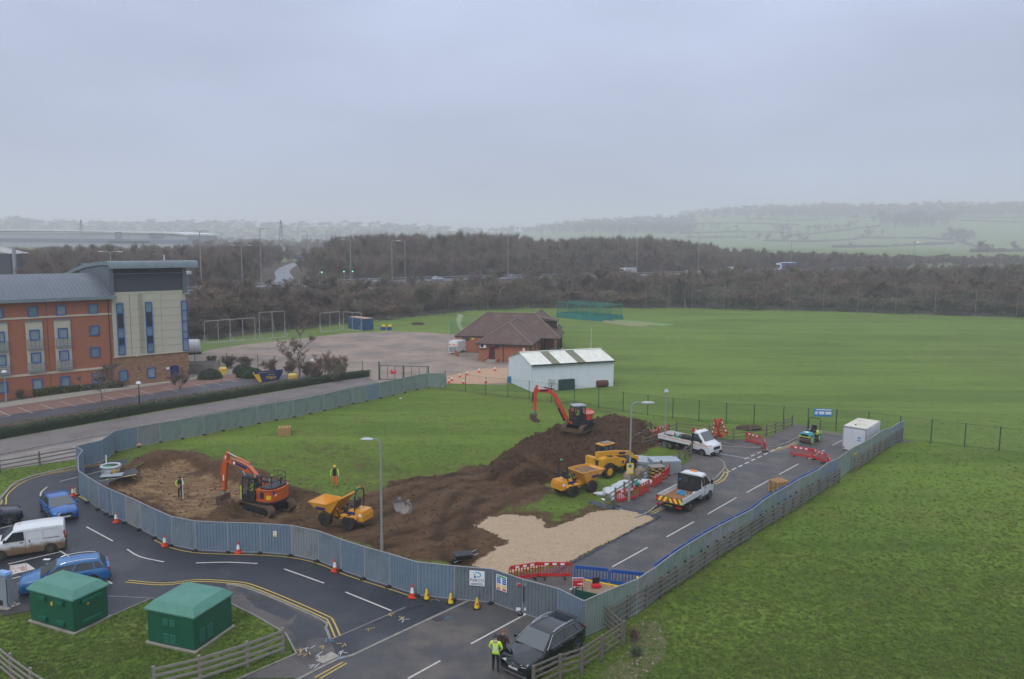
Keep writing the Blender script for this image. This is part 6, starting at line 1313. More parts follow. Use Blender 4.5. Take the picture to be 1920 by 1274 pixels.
loc, rz = pose((9, 986), (-66, 1000), -1, 0.86, 1.45, -1.42)
car('parked_suv', 'dark navy car with black alloy wheels cut off by the edge behind the white van', 'car', loc, rz, 4.66, 1.89, 1.62, 1.05, LOW_SUV, (1.12, 0.32, -1.62, -2.16, 0.96, 0.70), (1.45, -1.42), 0.38, paint('navy_paint', (0.008, 0.014, 0.04)), spokes=9)
# muddy white van
VANW = mat('van_white_mud_splashed', (0.60, 0.62, 0.64), (0.57, 0.59, 0.61), scale=1, rough=0.4, spec=0.5)
def mudmask(m, top=0.85, col=(0.20, 0.13, 0.075)):
    t = m.node_tree; b = t.nodes['Principled BSDF']; src = b.inputs['Base Color'].links[0].from_socket; tc = N(t, 'ShaderNodeTexCoord'); sp = N(t, 'ShaderNodeSeparateXYZ'); t.links.new(tc.outputs['Object'], sp.inputs[0])
    n = N(t, 'ShaderNodeTexNoise'); n.inputs['Scale'].default_value = 2.2; n.inputs['Detail'].default_value = 6; t.links.new(tc.outputs['Object'], n.inputs[0])
    a = N(t, 'ShaderNodeMath', operation='MULTIPLY_ADD'); t.links.new(n.outputs[0], a.inputs[0]); a.inputs[1].default_value = 0.5; t.links.new(sp.outputs[2], a.inputs[2])
    r = N(t, 'ShaderNodeMapRange'); r.inputs[1].default_value = top+0.32; r.inputs[2].default_value = top+0.08; t.links.new(a.outputs[0], r.inputs[0]); x = N(t, 'ShaderNodeMix', data_type='RGBA'); t.links.new(src, x.inputs['A']); x.inputs['B'].default_value = (*col, 1); t.links.new(r.outputs[0], x.inputs['Factor']); t.links.new(x.outputs['Result'], b.inputs['Base Color'])
mudmask(VANW, 0.78)
loc, rz = pose((6, 1051), (91, 1038), 1, 0.80, 1.35, -1.38)
van = thing('panel_van', 'small white panel van with its lower half coated in dried mud', 'van', loc, rz)
rg = []
for x, wf, zb, zt, zw in ((2.2, 0.80, 0.30, 0.75, 0.8), (2.12, 0.88, 0.24, 0.92, 0.86), (1.7, 0.97, 0.22, 1.06, 0.86), (1.25, 1.0, 0.22, 1.18, 0.86), (0.55, 1.0, 0.22, 1.80, 0.82), (0.2, 1.0, 0.22, 1.86, 0.82), (-1.0, 1.0, 0.22, 1.88, 0.82), (-1.9, 1.0, 0.22, 1.86, 0.82), (-2.14, 0.98, 0.24, 1.80, 0.82), (-2.2, 0.96, 0.3, 1.6, 0.84)):
    w_ = 0.87*wf; zm = min(1.1, zt-0.12); rg.append([Vector((x, -w_*0.94, zb)), Vector((x, -w_, zb+0.12)), Vector((x, -w_, zm)), Vector((x, -w_*zw/0.86*0.985, zt-0.10)), Vector((x, -w_*0.80*zw/0.86, zt)), Vector((x, 0, zt+0.03)), Vector((x, w_*0.8*zw/0.86, zt)), Vector((x, w_*zw/0.86*0.985, zt-0.10)), Vector((x, w_, zm)), Vector((x, w_, zb+0.12)), Vector((x, w_*0.94, zb))])
MB().loft(rg).build('body', VANW, van, smooth=True, angle=40)
quadpart('windscreen', GLASS_L, [(1.30, 0.74, 1.16), (1.30, -0.74, 1.16), (0.57, -0.66, 1.80), (0.57, 0.66, 1.80)], van, (0.02, 0.98, 0.04, 0.96), 0.03)
for s_ in (-1, 1):
    P = [(1.12, s_*0.875, 1.10), (0.02, s_*0.875, 1.10), (0.05, s_*0.83, 1.66), (0.62, s_*0.83, 1.66)]
    quadpart('side_window', GLASS, P, van, (0, 1, 0, 1), 0.015)
    for a, b in ((-0.05, -0.95), (-1.0, -1.85)):
        mb = MB(); 
        for p0, p1 in (((a, 1.15), (b, 1.15)), ((a, 1.66), (b, 1.66)), ((a, 1.15), (a, 1.66)), ((b, 1.15), (b, 1.66))): mb.bar((p0[0], s_*(0.872-(p0[1]-1.1)*0.045), p0[1]), (p1[0], s_*(0.872-(p1[1]-1.1)*0.045), p1[1]), 0.02, 0.02)
        mb.build('pressed_panel', WHITE, van)
    ubox(van, 'door_seam', BLACK, (-0.03, s_*0.872, 0.75), (0.014, 0.014, 1.0)); ubox(van, 'slide_rail', BLACK, (-1.45, s_*0.872, 1.05), (0.95, 0.02, 0.03)); ubox(van, 'door_handle', BLACK, (0.18, s_*0.885, 0.98), (0.18, 0.03, 0.05)); ubox(van, 'door_handle', BLACK, (-0.25, s_*0.885, 1.0), (0.05, 0.03, 0.16))
    MB().box((1.08, s_*0.97, 1.22), (0.12, 0.2, 0.2)).build('wing_mirror', BLACK, van, bevel=0.03); MB().box((2.08, s_*0.68, 0.85), (0.2, 0.26, 0.2)).build('headlight', HEADL, van, bevel=0.04); MB().box((-2.17, s_*0.78, 1.15), (0.1, 0.14, 0.5)).build('tail_light', RED_LENS, van)
    for x in (1.35, -1.38):
        mb = MB(); n = 12; pts = [(x+cos(pi*k/n)*0.37, 0.31+sin(pi*k/n)*0.37) for k in range(n+1)]+[(x-0.37, 0.2), (x+0.37, 0.2)]; mb.loft([[Vector((a, s_*0.82, b)) for a, b in pts], [Vector((a, s_*0.88, b)) for a, b in pts]]); mb.build('wheel_arch', BLACK, van); wheel(van, x, s_*0.79, 0.31, 0.2, mat('muddy_hub', (0.12, 0.09, 0.07), rough=0.8), MUDDY_TYRE, spokes=6)
MB().tube([(0.35, 0, 1.88), (0.15, 0, 2.05)], 0.012).build('aerial', BLACK, van); MB().box((-2.2, 0, 0.45), (0.14, 1.6, 0.28)).build('rear_bumper', MUDDY_TYRE, van, bevel=0.03); MB().box((2.2, 0, 0.5), (0.08, 1.3, 0.25)).build('grille', BLACK, van)
# charger
c = g(12, 1138); t_ = thing('charging_point', 'tall pale grey electric car charging post with hanging black cable', 'charging point', c, -0.3)
mb = MB(); mb.box((0, 0, 0.9), (0.75, 0.42, 1.8)); mb.build('cabinet', mat('charger_grey', (0.32, 0.36, 0.42), (0.28, 0.32, 0.37), scale=1.5, rough=0.35, metal=0.3), t_, bevel=0.06)
MB().box((0, 0, 1.9), (0.8, 0.46, 0.22)).build('cap', mat('charger_blue_cap', (0.22, 0.36, 0.62), rough=0.35), t_, bevel=0.06); MB().tube([(0.35, -0.2, 1.65), (0.5, -0.3, 1.1), (0.52, -0.35, 0.5), (0.62, -0.3, 0.2), (0.8, -0.2, 0.18), (0.82, 0, 0.5)], 0.022).build('cable', BLACK, t_); MB().box((0, 0, 0.05), (1.1, 0.8, 0.1)).build('plinth', CONC, t_); MB().box((-0.1, -0.215, 0.3), (0.25, 0.02, 0.3)).build('vent', BLACK, t_)
c = g(30, 1146); mb = MB(); mb.box((c.x, c.y, 0.035), (1.3, 0.9, 0.05), rz=0.5); tag(mb.build('access_cover', mat('cast_iron', (0.05, 0.045, 0.045))), 'dark rectangular access cover at the foot of the charging post', 'cover')
c = g(36, 1118); t_ = tag(MB().cyl((c.x, c.y, 0), (c.x, c.y, 0.75), 0.05).build('bollard', GALV), 'thin steel bollard beside the charging post', 'bollard')
# tippers
def tipper(label, loc, rz, crew, cargo):
    t_ = thing('tipper_truck', label, 'pickup truck', loc, rz); xF = 3.0; xc = 0.55 if crew else 1.05  # cab rear
    rg = []
    for x, wf, zb, zt, k in ((3.02, 0.82, 0.35, 0.95, 1), (2.95, 0.90, 0.30, 1.12, 1), (2.6, 0.98, 0.30, 1.28, 1), (2.25, 1.0, 0.32, 1.42, 1), (1.55, 1.0, 0.35, 2.22, 0.86), (1.25, 1.0, 0.4, 2.30, 0.86), (xc+0.1, 1.0, 0.4, 2.30, 0.86), (xc, 0.99, 0.42, 2.24, 0.86)):
        w_ = 0.98*wf; zm = min(1.30, zt-0.1); rg.append([Vector((x, -w_*0.95, zb)), Vector((x, -w_, zb+0.15)), Vector((x, -w_, zm)), Vector((x, -w_*k, zt-0.10)), Vector((x, -w_*0.84*k, zt)), Vector((x, 0, zt+0.03)), Vector((x, w_*0.84*k, zt)), Vector((x, w_*k, zt-0.10)), Vector((x, w_, zm)), Vector((x, w_, zb+0.15)), Vector((x, w_*0.95, zb))])
    MB().loft(rg).build('cab', WHITE, t_, smooth=True, angle=38)
    quadpart('windscreen', GLASS_L, [(2.27, 0.84, 1.40), (2.27, -0.84, 1.40), (1.57, -0.72, 2.20), (1.57, 0.72, 2.20)], t_, (0.02, 0.98, 0.05, 0.95), 0.035)
    wins = [((2.02, 1.36), (1.05, 1.36), (1.05, 2.05), (1.50, 2.05))]+([((0.98, 1.36), (0.66, 1.36), (0.66, 2.05), (0.98, 2.05))] if crew else [])
    for s_ in (-1, 1):
        for wv in wins:
            yy = lambda z: s_*(0.985-(z-1.3)*0.155)
            quadpart('side_window', GLASS, [(x, yy(z), z) for x, z in wv], t_, (0, 1, 0, 1), 0.02)
        MB().box((2.0, s_*1.13, 1.5), (0.14, 0.2, 0.34)).build('wing_mirror', BLACK, t_, bevel=0.03); MB().box((2.78, s_*0.78, 1.12), (0.34, 0.26, 0.22)).build('headlight', HEADL, t_, bevel=0.05)
        ubox(t_, 'door_handle', BLACK, (1.15, s_*0.99, 1.2), (0.2, 0.04, 0.05)); ubox(t_, 'door_seam', BLACK, (1.02, s_*0.981, 1.0), (0.016, 0.014, 1.1)); ubox(t_, 'sill_trim', BLACK, (1.4, s_*0.98, 0.5), (1.6, 0.03, 0.2))
        if not crew: ubox(t_, 'orange_stripe', AMBER, (1.7, s_*0.984, 1.1), (1.9, 0.02, 0.05))
        n = 12; x = 2.05; mb = MB(); pts = [(x+cos(pi*k/n)*0.42, 0.36+sin(pi*k/n)*0.42) for k in range(n+1)]+[(x-0.42, 0.25), (x+0.42, 0.25)]; mb.loft([[Vector((a, s_*0.93, b)) for a, b in pts], [Vector((a, s_*0.992, b)) for a, b in pts]]); mb.build('wheel_arch', BLACK, t_)
        wheel(t_, 2.05, s_*0.88, 0.35, 0.22, ALLOY, spokes=8); wheel(t_, -1.55, s_*0.88, 0.35, 0.34, ALLOY, spokes=8)
    MB().box((3.03, 0, 0.88), (0.06, 1.0, 0.26)).build('grille', BLACK, t_, bevel=0.02); MB().box((2.98, 0, 0.45), (0.2, 1.8, 0.26)).build('front_bumper', BLACK, t_, bevel=0.05); MB().box((3.09, 0, 0.5), (0.02, 0.52, 0.11)).build('number_plate', PLATE_W, t_)
    MB().box((-0.4, 0, 0.55), (5.2, 0.8, 0.2)).build('chassis', BLACK, t_); x0 = -2.95; x1 = xc-0.2
    MB().box(((x0+x1)/2, 0, 0.86), (x1-x0, 2.04, 0.1)).build('bed_floor', cargo[0], t_)
    for s_ in (-1, 1): MB().box(((x0+x1)/2, s_*1.03, 1.08), (x1-x0, 0.05, 0.42)).build('drop_side', WHITE, t_); ubox(t_, 'side_rail', BLACK, ((x0+x1)/2, s_*1.03, 0.82), (x1-x0, 0.06, 0.08))
    if not crew:
        for s_ in (-1, 1): ubox(t_, 'orange_stripe', AMBER, ((x0+x1)/2, s_*1.058, 1.16), (x1-x0-0.2, 0.012, 0.05))
    MB().box((x0, 0, 1.08), (0.06, 2.1, 0.42)).build('tailboard', WHITE if not crew else BLACK, t_)
    if crew:
        for k in range(10): 
            P = x0-0.035; a = -1.02+k*0.204; mb = MB(); sh = 0.1 if k < 5 else -0.1
            mb.loft([[Vector((P, a-sh, 0.9)), Vector((P, a+0.2-sh, 0.9)), Vector((P, a+0.2+sh, 1.27)), Vector((P, a+sh, 1.27))], [Vector((P-0.012, a-sh, 0.9)), Vector((P-0.012, a+0.2-sh, 0.9)), Vector((P-0.012, a+0.2+sh, 1.27)), Vector((P-0.012, a+sh, 1.27))]])
            mb.build('chevron', SIGN_RED if k % 2 else mat('chevron_yellow', (0.62, 0.70, 0.05), rough=0.5), t_)
    MB().box((x1+0.05, 0, 1.45), (0.06, 2.0, 1.2) if not crew else (0.06, 1.96, 1.5)).build('headboard', BLACK if crew else DKSTEEL, t_)
    if crew:
        for k in (-1, 1): MB().box((x1+0.01, k*0.42, 1.75), (0.02, 0.6, 0.42)).build('mesh_window', GLASS, t_)
        MB().cyl((x1-0.0, 0.75, 1.75), (x1-0.03, 0.75, 1.75), 0.1).build('round_sign', SIGN_BLUE, t_); MB().box((1.1, 0, 2.38), (0.16, 0.55, 0.1)).build('beacon', AMBER, t_, bevel=0.02)
    else: MB().cyl((1.3, 0, 2.3), (1.3, 0, 2.4), 0.07).build('beacon', AMBER, t_)
    for s_ in (-1, 1): MB().box((x0-0.02, s_*0.8, 0.62), (0.08, 0.38, 0.13)).build('tail_light', RED_LENS, t_)
    MB().box((x0-0.02, 0, 0.62), (0.02, 0.52, 0.11)).build('number_plate', PLATE_Y, t_); MB().box((x0+0.1, 0, 0.5), (0.1, 2.0, 0.12)).build('rear_bumper', BLACK, t_)
    return t_
RUST = mat('rusty_bed', (0.30, 0.13, 0.05), (0.20, 0.10, 0.05), scale=2, rough=0.9)
loc, rz = pose((1331.5, 936), (1289, 961), -1, 0.93, 2.05, -1.55)
tp = tipper('white crew-cab tipper with red and yellow chevron tailboard on the main road', loc, rz, True, (RUST,))
loc2, rz2 = pose((1319, 857.5), (1254, 842), -1, 0.93, 2.05, -1.55)
tp2 = tipper('white single-cab tipper with orange stripes and hoses in its bed', loc2, rz2, False, (mat('dusty_white_bed', (0.4, 0.39, 0.36), (0.25, 0.24, 0.22), scale=2, rough=0.9),))
def local_to_world(t_, p): return Matrix.Translation(t_.location) @ Matrix.Rotation(t_.rotation_euler.z, 4, 'Z') @ Vector(p)
def coil(name, label, cat, T, p, R_c, r, m, n=4, seed=1):
    w_ = local_to_world(T, p); t_ = thing(name, label, cat, w_, T.rotation_euler.z); R = random.Random(seed)
    for k in range(n): c_ = (R.uniform(-.08, .08), R.uniform(-.08, .08), 0.04+k*2*r); MB().tube([(c_[0]+R_c*cos(a*0.42), c_[1]+R_c*sin(a*0.42), c_[2]) for a in range(16)], r, 5).build('loop', m, t_)
coil('hose_coil', 'coiled black hose in the bed of the single-cab tipper', 'hose', tp2, (-0.5, 0.1, 0.92), 0.55, 0.05, BLACK, 5)
coil('hose_coil', 'blue hose loops in the bed of the crew-cab tipper', 'hose', tp, (-0.6, 0.2, 0.92), 0.3, 0.03, SIGN_CYAN, 3, 4)
for k, (T, p, m_) in enumerate(((tp, (-1.0, -0.5, 0.98), GALV), (tp, (-0.2, -0.75, 1.02), WHITE), (tp2, (-1.7, 0.3, 1.0), TEAL), (tp2, (-2.3, -0.1, 1.0), DKSTEEL))):
    w_ = local_to_world(T, p); b = thing('toolbox', ['grey tool tray behind the blue hose in the crew-cab tipper', 'small white canister by the headboard of the crew-cab tipper', 'teal pump unit in the single-cab tipper bed', 'dark generator near the tail of the single-cab tipper bed'][k], 'tool', w_, T.rotation_euler.z+0.3)
    MB().box((0, 0, 0), (0.45, 0.3, 0.2)).build('case', m_, b, bevel=0.02); MB().tube([(-0.15, 0, 0.1), (-0.1, 0, 0.18), (0.1, 0, 0.18), (0.15, 0, 0.1)], 0.02).build('handle', BLACK, b)

# ------------------------------------------------------------------ plant
def track(parent, x0, x1, y, w_, r, m, shoe):
    mb = MB(); pts = []; n = 8
    for k in range(n+1): a = -pi/2-pi*k/n; pts.append((x0+r*cos(a), r+r*sin(a)))
    for k in range(n+1): a = pi/2-pi*k/n; pts.append((x1+r*cos(a), r+r*sin(a)))
    inner = [(x*0.9+0.1*(x0+x1)/2*1.0, r+(z-r)*0.72) for x, z in pts]
    N_ = len(pts); vs = [Vector((x, y-w_/2, z)) for x, z in pts]+[Vector((x, y+w_/2, z)) for x, z in pts]+[Vector((x, y-w_/2, z)) for x, z in inner]+[Vector((x, y+w_/2, z)) for x, z in inner]
    fs = []
    for k in range(N_): j = (k+1) % N_; fs += [(k, j, N_+j, N_+k), (2*N_+k, 3*N_+k, 3*N_+j, 2*N_+j), (k, 2*N_+k, 2*N_+j, j), (N_+k, N_+j, 3*N_+j, 3*N_+k)]
    mb.add(vs, fs); t_ = mb.build('track', m, parent)
    L = (x1-x0); per = 2*L+2*pi*r; ns = int(per/0.17); sh = MB()
    for k in range(ns):
        s_ = per*k/ns
        if s_ < L: p, a = (x0+s_, 2*r), 0
        elif s_ < L+pi*r: a = (s_-L)/r; p = (x1+r*sin(a), r+r*cos(a)); a = -a
        elif s_ < 2*L+pi*r: p, a = (x1-(s_-L-pi*r), 0.0), pi
        else: a = (s_-2*L-pi*r)/r; p = (x0-r*sin(a), r-r*cos(a)); a = pi-a
        sh.box((p[0], y, p[1]), (0.13, w_+0.02, 0.045), M=Matrix.Rotation(-a, 3, 'Y'))
    so_ = sh.build('track_shoes', shoe, t_); so_['kind'] = 'stuff'
    fr = MB(); fr.box(((x0+x1)/2, y, r), (L*0.9, w_*0.55, r*0.9)); fr.build('track_frame', BLACK, t_)
    for k in range(6): MB().cyl((x0+L*(k+0.5)/6, y-w_*0.36, r*0.55), (x0+L*(k+0.5)/6, y+w_*0.36, r*0.55), r*0.3, n=8).build('roller', DKSTEEL, t_)
    return t_
MUDTRACK = mat('muddy_track_steel', (0.135, 0.088, 0.058), (0.075, 0.05, 0.035), scale=3, rough=0.95)
def boomseg(pts, w_, name, m, parent, y=0.0):
    """pts: (x, z, depth) centre line"""
    rg = []
    for i, (x, z, h_) in enumerate(pts):
        a = Vector((pts[max(i-1, 0)][0], pts[max(i-1, 0)][1])); b = Vector((pts[min(i+1, len(pts)-1)][0], pts[min(i+1, len(pts)-1)][1])); d = (b-a).normalized(); nx, nz = -d.y, d.x
        rg.append([Vector((x+nx*h_/2, y-w_/2, z+nz*h_/2)), Vector((x+nx*h_/2, y+w_/2, z+nz*h_/2)), Vector((x-nx*h_/2, y+w_/2, z-nz*h_/2)), Vector((x-nx*h_/2, y-w_/2, z-nz*h_/2))])
    return MB().loft(rg).build(name, m, parent, bevel=0.02)
def ram(parent, a, b, y, r, m1=None, m2=CHROME, f=0.6):
    a, b = Vector((a[0], y, a[1])), Vector((b[0], y, b[1])); o = MB().cyl(a, a.lerp(b, f), r).build('hydraulic_ram', m1 or BLACK, parent); MB().cyl(a.lerp(b, f), b, r*0.55).build('rod', m2, o)
def cabframe(parent, x0, x1, y0, y1, z0, z1, m, glass, tilt=0.12, roofm=None):
    mb = MB(); t_ = 0.07; P = {}
    for a, x in (('r', x0), ('f', x1)):
        for b, y in ((0, y0), (1, y1)):
            top = Vector((x-(tilt if a == 'f' else 0), y, z1)); bot = Vector((x, y, z0)); mid = Vector((x, y, z0+(z1-z0)*0.45)); P[(a, b)] = (bot, mid, top); mb.bar(bot, mid, t_, t_); mb.bar(mid, top, t_, t_)
    for a, b in ((('r', 0), ('f', 0)), (('r', 1), ('f', 1)), (('r', 0), ('r', 1)), (('f', 0), ('f', 1))):
        for k in (0, 2): mb.bar(P[a][k], P[b][k], t_, t_)
    mx_ = (x0*0.55+x1*0.45)
    for y in (y0, y1): mb.bar((mx_, y, z0), (mx_, y, z1), t_, t_)
    mb.build('cab_frame', m, parent)
    MB().box(((x0+x1)/2-tilt/2, (y0+y1)/2, z1+0.05), (x1-x0+0.1, y1-y0+0.08, 0.12)).build('cab_roof', roofm or m, parent, bevel=0.03)
    MB().box(((x0+x1)/2, (y0+y1)/2, z0+0.18), (x1-x0, y1-y0, 0.36)).build('cab_base', m, parent)
    seat = MB(); seat.box(((x0+x1)/2-0.15, (y0+y1)/2, z0+0.5), (0.5, 0.5, 0.15)); seat.box(((x0+x1)/2-0.4, (y0+y1)/2, z0+0.85), (0.12, 0.5, 0.65)); seat.build('seat', BLACK, parent)
    g_ = 0.01
    for nm, pts in (('cab_window', [(x0, y0, z0+.36), (x1, y0, z0+.36), (x1-tilt, y0, z1), (x0, y0, z1)]), ('cab_window', [(x1, y1, z0+.36), (x0, y1, z0+.36), (x0, y1, z1), (x1-tilt, y1, z1)]), ('windscreen', [(x1, y0, z0+.36), (x1, y1, z0+.36), (x1-tilt, y1, z1), (x1-tilt, y0, z1)]), ('rear_window', [(x0, y1, z0+.36), (x0, y0, z0+.36), (x0, y0, z1), (x0, y1, z1)])):
        mb = MB(); mb.face(pts); mb.build(nm, glass, parent)
CABGL = bpy.data.materials.new('cab_glass'); CABGL.use_nodes = True; b = CABGL.node_tree.nodes['Principled BSDF']; b.inputs['Base Color'].default_value = (0.05, 0.07, 0.075, 1); b.inputs['Roughness'].default_value = 0.05; b.inputs['Alpha'].default_value = 0.38; b.inputs['Specular IOR Level'].default_value = 0.9
ORANGE = paint('excavator_orange', (0.56, 0.105, 0.015), rough=0.4); KRED = paint('mini_excavator_red', (0.62, 0.065, 0.03), rough=0.35); JYEL = paint('plant_yellow', (0.66, 0.33, 0.015), rough=0.4); DYEL = paint('dumper_yellow', (0.68, 0.30, 0.02), rough=0.45)
for m_, z_ in ((DYEL, 0.42), (JYEL, 0.42), (ORANGE, 0.75)): mudmask(m_, z_, (0.11, 0.065, 0.035))
ZP = -0.46
for _ in range(3): ZP = max(site_h(*g(500+a_, 957, ZP).xy)[0] for a_ in (-18, 0, 18))+0.02
c = g(500, 957, ZP); hd = (g(398, 940, ZP)-c); ex = thing('tracked_excavator', 'large orange tracked excavator digging in the clay pit', 'excavator', (c.x, c.y, ZP), atan2(hd.y, hd.x))
ta = g(510, 974, ZP)-g(440, 953, ZP); und = atan2(ta.y, ta.x)-ex.rotation_euler.z
def under(parent, und, L, gauge, w_, r, m=MUDTRACK):
    u = bpy.data.objects.new('undercarriage', MB().box((0, 0, r*1.1), (L*0.5, gauge, r*0.7)).build('x', BLACK).data); bpy.data.objects.remove(bpy.data.objects['x']); COL.objects.link(u); u.parent = parent; u.rotation_euler = (0, 0, und)
    for s_ in (-1, 1):
        t_ = track(parent, -L/2+r, L/2-r, s_*gauge/2, w_, r, m, m); t_.rotation_euler = (0, 0, und)
    return u
under(ex, und, 3.75, 2.0, 0.55, 0.42)
MB().cyl((0, 0, 0.8), (0, 0, 1.0), 0.6, n=18).build('slew_ring', BLACK, ex)
MB().slab([(1.25, -1.2), (1.25, 1.2), (-0.9, 1.22), (-1.35, 0.95), (-1.55, 0.5), (-1.62, 0), (-1.55, -0.5), (-1.35, -0.95), (-0.9, -1.22)], 0.95, 1.1).build('deck', BLACK, ex)
MB().slab([(0.05, -1.22), (0.05, 0.2), (-0.2, 1.22), (-0.9, 1.22), (-1.35, 0.95), (-1.55, 0.5), (-1.62, 0), (-1.55, -0.5), (-1.35, -0.95), (-0.9, -1.22)][::-1] and [(-0.05, 1.22), (-0.9, 1.22), (-1.35, 0.98), (-1.55, 0.55), (-1.62, 0), (-1.55, -0.55), (-1.35, -0.98), (-0.9, -1.22), (1.2, -1.22), (1.2, -0.45), (-0.05, -0.45)], 1.1, 2.0).build('engine_housing', ORANGE, ex, bevel=0.05)
MB().slab([(-0.3, 1.0), (-0.9, 1.0), (-1.3, 0.8), (-1.4, 0), (-1.3, -0.8), (-0.9, -1.0), (0.9, -1.0), (0.9, -0.5), (-0.3, -0.5)], 2.0, 2.12).build('engine_cover', BLACK, ex, bevel=0.03)
ubox(ex, 'side_vent', BLACK, (-0.62, 1.225, 1.6), (0.34, 0.03, 0.5)); ubox(ex, 'side_door_grille', mat('dark_orange', (0.3, 0.05, 0.01), rough=0.5), (-0.2, 1.225, 1.55), (0.2, 0.03, 0.45)); ubox(ex, 'warning_label', YEL, (-1.15, 1.12, 1.45), (0.35, 0.06, 0.3), Matrix.Rotation(0.55, 3, 'Z')); ubox(ex, 'name_panel', SIGN_NAVY, (-1.46, 0.78, 1.82), (0.04, 0.75, 0.16), Matrix.Rotation(0.30, 3, 'Z')); ubox(ex, 'number_label', SIGN_WHITE, (-1.5, 0.7, 1.62), (0.04, 0.35, 0.16), Matrix.Rotation(0.30, 3, 'Z'))
cabframe(ex, 0.05, 1.25, 0.42, 1.2, 1.1, 2.75, BLACK, CABGL, 0.1, roofm=DKSTEEL)
MB().box((1.3, 0.95, 1.95), (0.05, 0.1, 0.1)).build('mirror_arm', BLACK, ex); ubox(ex, 'guard_rail_yellow', mat('hivis_yellow', (0.55, 0.75, 0.02), rough=0.5), (1.33, 1.2, 1.6), (0.07, 0.05, 1.0)); MB().cyl((0.15, 1.0, 2.85), (0.15, 1.0, 2.98), 0.07).build('beacon', AMBER, ex); MB().box((0.5, 0.8, 2.87), (0.7, 0.5, 0.06)).build('roof_guard', BLACK, ex)
mb = MB()
for x, y in ((-0.35, 1.0), (-0.35, -0.1), (-1.2, 0.8), (-1.35, 0.0), (-1.2, -0.8), (-0.35, -1.0)): mb.tube([(x, y, 2.1), (x, y, 2.95)], 0.025, 5)
for z in (2.55, 2.95): mb.tube([(-0.35, 1.0, z), (-1.2, 0.8, z), (-1.35, 0, z), (-1.2, -0.8, z), (-0.35, -1.0, z)], 0.025, 5)
mb.build('handrail', BLACK, ex); MB().tube([(-1.0, -0.5, 2.1), (-1.0, -0.5, 2.45), (-1.15, -0.5, 2.6)], 0.06).build('exhaust', BLACK, ex)
MB().tube([(-0.1, -0.3, 2.1), (-0.2, -0.3, 2.7), (-0.4, -0.3, 2.75)], 0.03).build('grab_handle', mat('hivis_yellow', (0.55, 0.75, 0.02)), ex)
boomseg([(0.55, 1.75, 0.5), (0.95, 2.45, 0.5), (1.55, 3.0, 0.52), (2.5, 3.35, 0.42), (3.75, 3.55, 0.30)], 0.38, 'boom', ORANGE, ex, -0.05)
boomseg([(3.60, 4.15, 0.22), (3.75, 3.7, 0.42), (3.90, 2.9, 0.45), (4.0, 1.9, 0.34), (4.05, 1.05, 0.24)], 0.30, 'dipper_arm', ORANGE, ex, -0.05)
ram(ex, (1.5, 3.45), (3.58, 4.1), -0.05, 0.075, ORANGE, CHROME, 0.62); ram(ex, (1.05, 1.5), (2.0, 2.95), 0.2, 0.07, ORANGE); ram(ex, (1.05, 1.5), (2.0, 2.95), -0.3, 0.07, ORANGE); ram(ex, (4.25, 3.2), (4.45, 1.4), -0.05, 0.055, ORANGE, CHROME, 0.65)
boomseg([(4.05, 1.05, 0.12), (4.45, 1.15, 0.10)], 0.2, 'linkage', ORANGE, ex, -0.05); boomseg([(4.05, 0.95, 0.3), (4.35, 0.75, 0.3)], 0.34, 'quick_hitch', mat('worn_steel', (0.32, 0.30, 0.26), (0.2, 0.18, 0.15), scale=4, rough=0.7), ex, -0.05)
MB().prism([(4.0, 0.75), (4.55, 0.6), (4.5, 0.1), (4.1, -0.15), (3.75, 0.0), (3.7, 0.25), (3.95, 0.3)], -0.6, 0.5).build('bucket', MUDTRACK, ex, bevel=0.02)
ubox(ex, 'boom_name_panel', SIGN_NAVY, (2.35, 0.145, 3.30), (1.4, 0.02, 0.2), Matrix.Rotation(-0.28, 3, 'Y')); ubox(ex, 'boom_mark', SIGN_WHITE, (2.85, 0.16, 3.42), (0.2, 0.02, 0.2), Matrix.Rotation(-0.2, 3, 'Y')); ubox(ex, 'arm_label', SIGN_WHITE, (4.0, 0.105, 2.1), (0.1, 0.02, 0.45)); ubox(ex, 'arm_label', SIGN_WHITE, (3.72, 0.105, 3.65), (0.1, 0.02, 0.5))
MB().tube([(0.9, 0.17, 2.6), (1.6, 0.17, 3.3), (2.6, 0.17, 3.62), (3.3, 0.17, 3.75), (3.6, 0.17, 3.6)], 0.03).build('hydraulic_hose', BLACK, ex)
# small red excavator on the heap
ZH = 1.3
for _ in range(4): ZH = site_h(*g(1085, 806, ZH).xy)[0]+0.12
c = g(1085, 806, ZH); k8 = thing('tracked_excavator', 'smaller red-orange excavator perched on the brown spoil heap', 'excavator', (c.x, c.y, ZH), atan2(-0.30, -0.954))
under(k8, 0.75, 2.9, 1.75, 0.42, 0.33); bl = boomseg([(1.75, 0.1, 0.06), (1.8, 0.5, 0.06)], 2.2, 'dozer_blade', MUDTRACK, k8); bl.rotation_euler = (0, 0, 0.75)
MB().slab([(1.0, 1.0), (-0.8, 1.05), (-1.25, 0.6), (-1.35, 0), (-1.25, -0.6), (-0.8, -1.05), (1.0, -1.0)], 0.72, 0.95).build('deck', DKSTEEL, k8, bevel=0.03)
MB().slab([(-0.25, 1.0), (-0.85, 0.95), (-1.2, 0.6), (-1.3, 0), (-1.2, -0.6), (-0.85, -0.95), (0.6, -1.0), (0.6, -0.35), (-0.25, -0.35)], 0.98, 1.75).build('engine_housing', KRED, k8, bevel=0.14)
MB().slab([(-0.25, 1.02), (-0.85, 0.99), (-1.24, 0.63), (-1.34, 0), (-1.24, -0.63), (-0.85, -0.99), (-0.25, -1.0)], 0.93, 1.12).build('counterweight', DKSTEEL, k8, bevel=0.04)
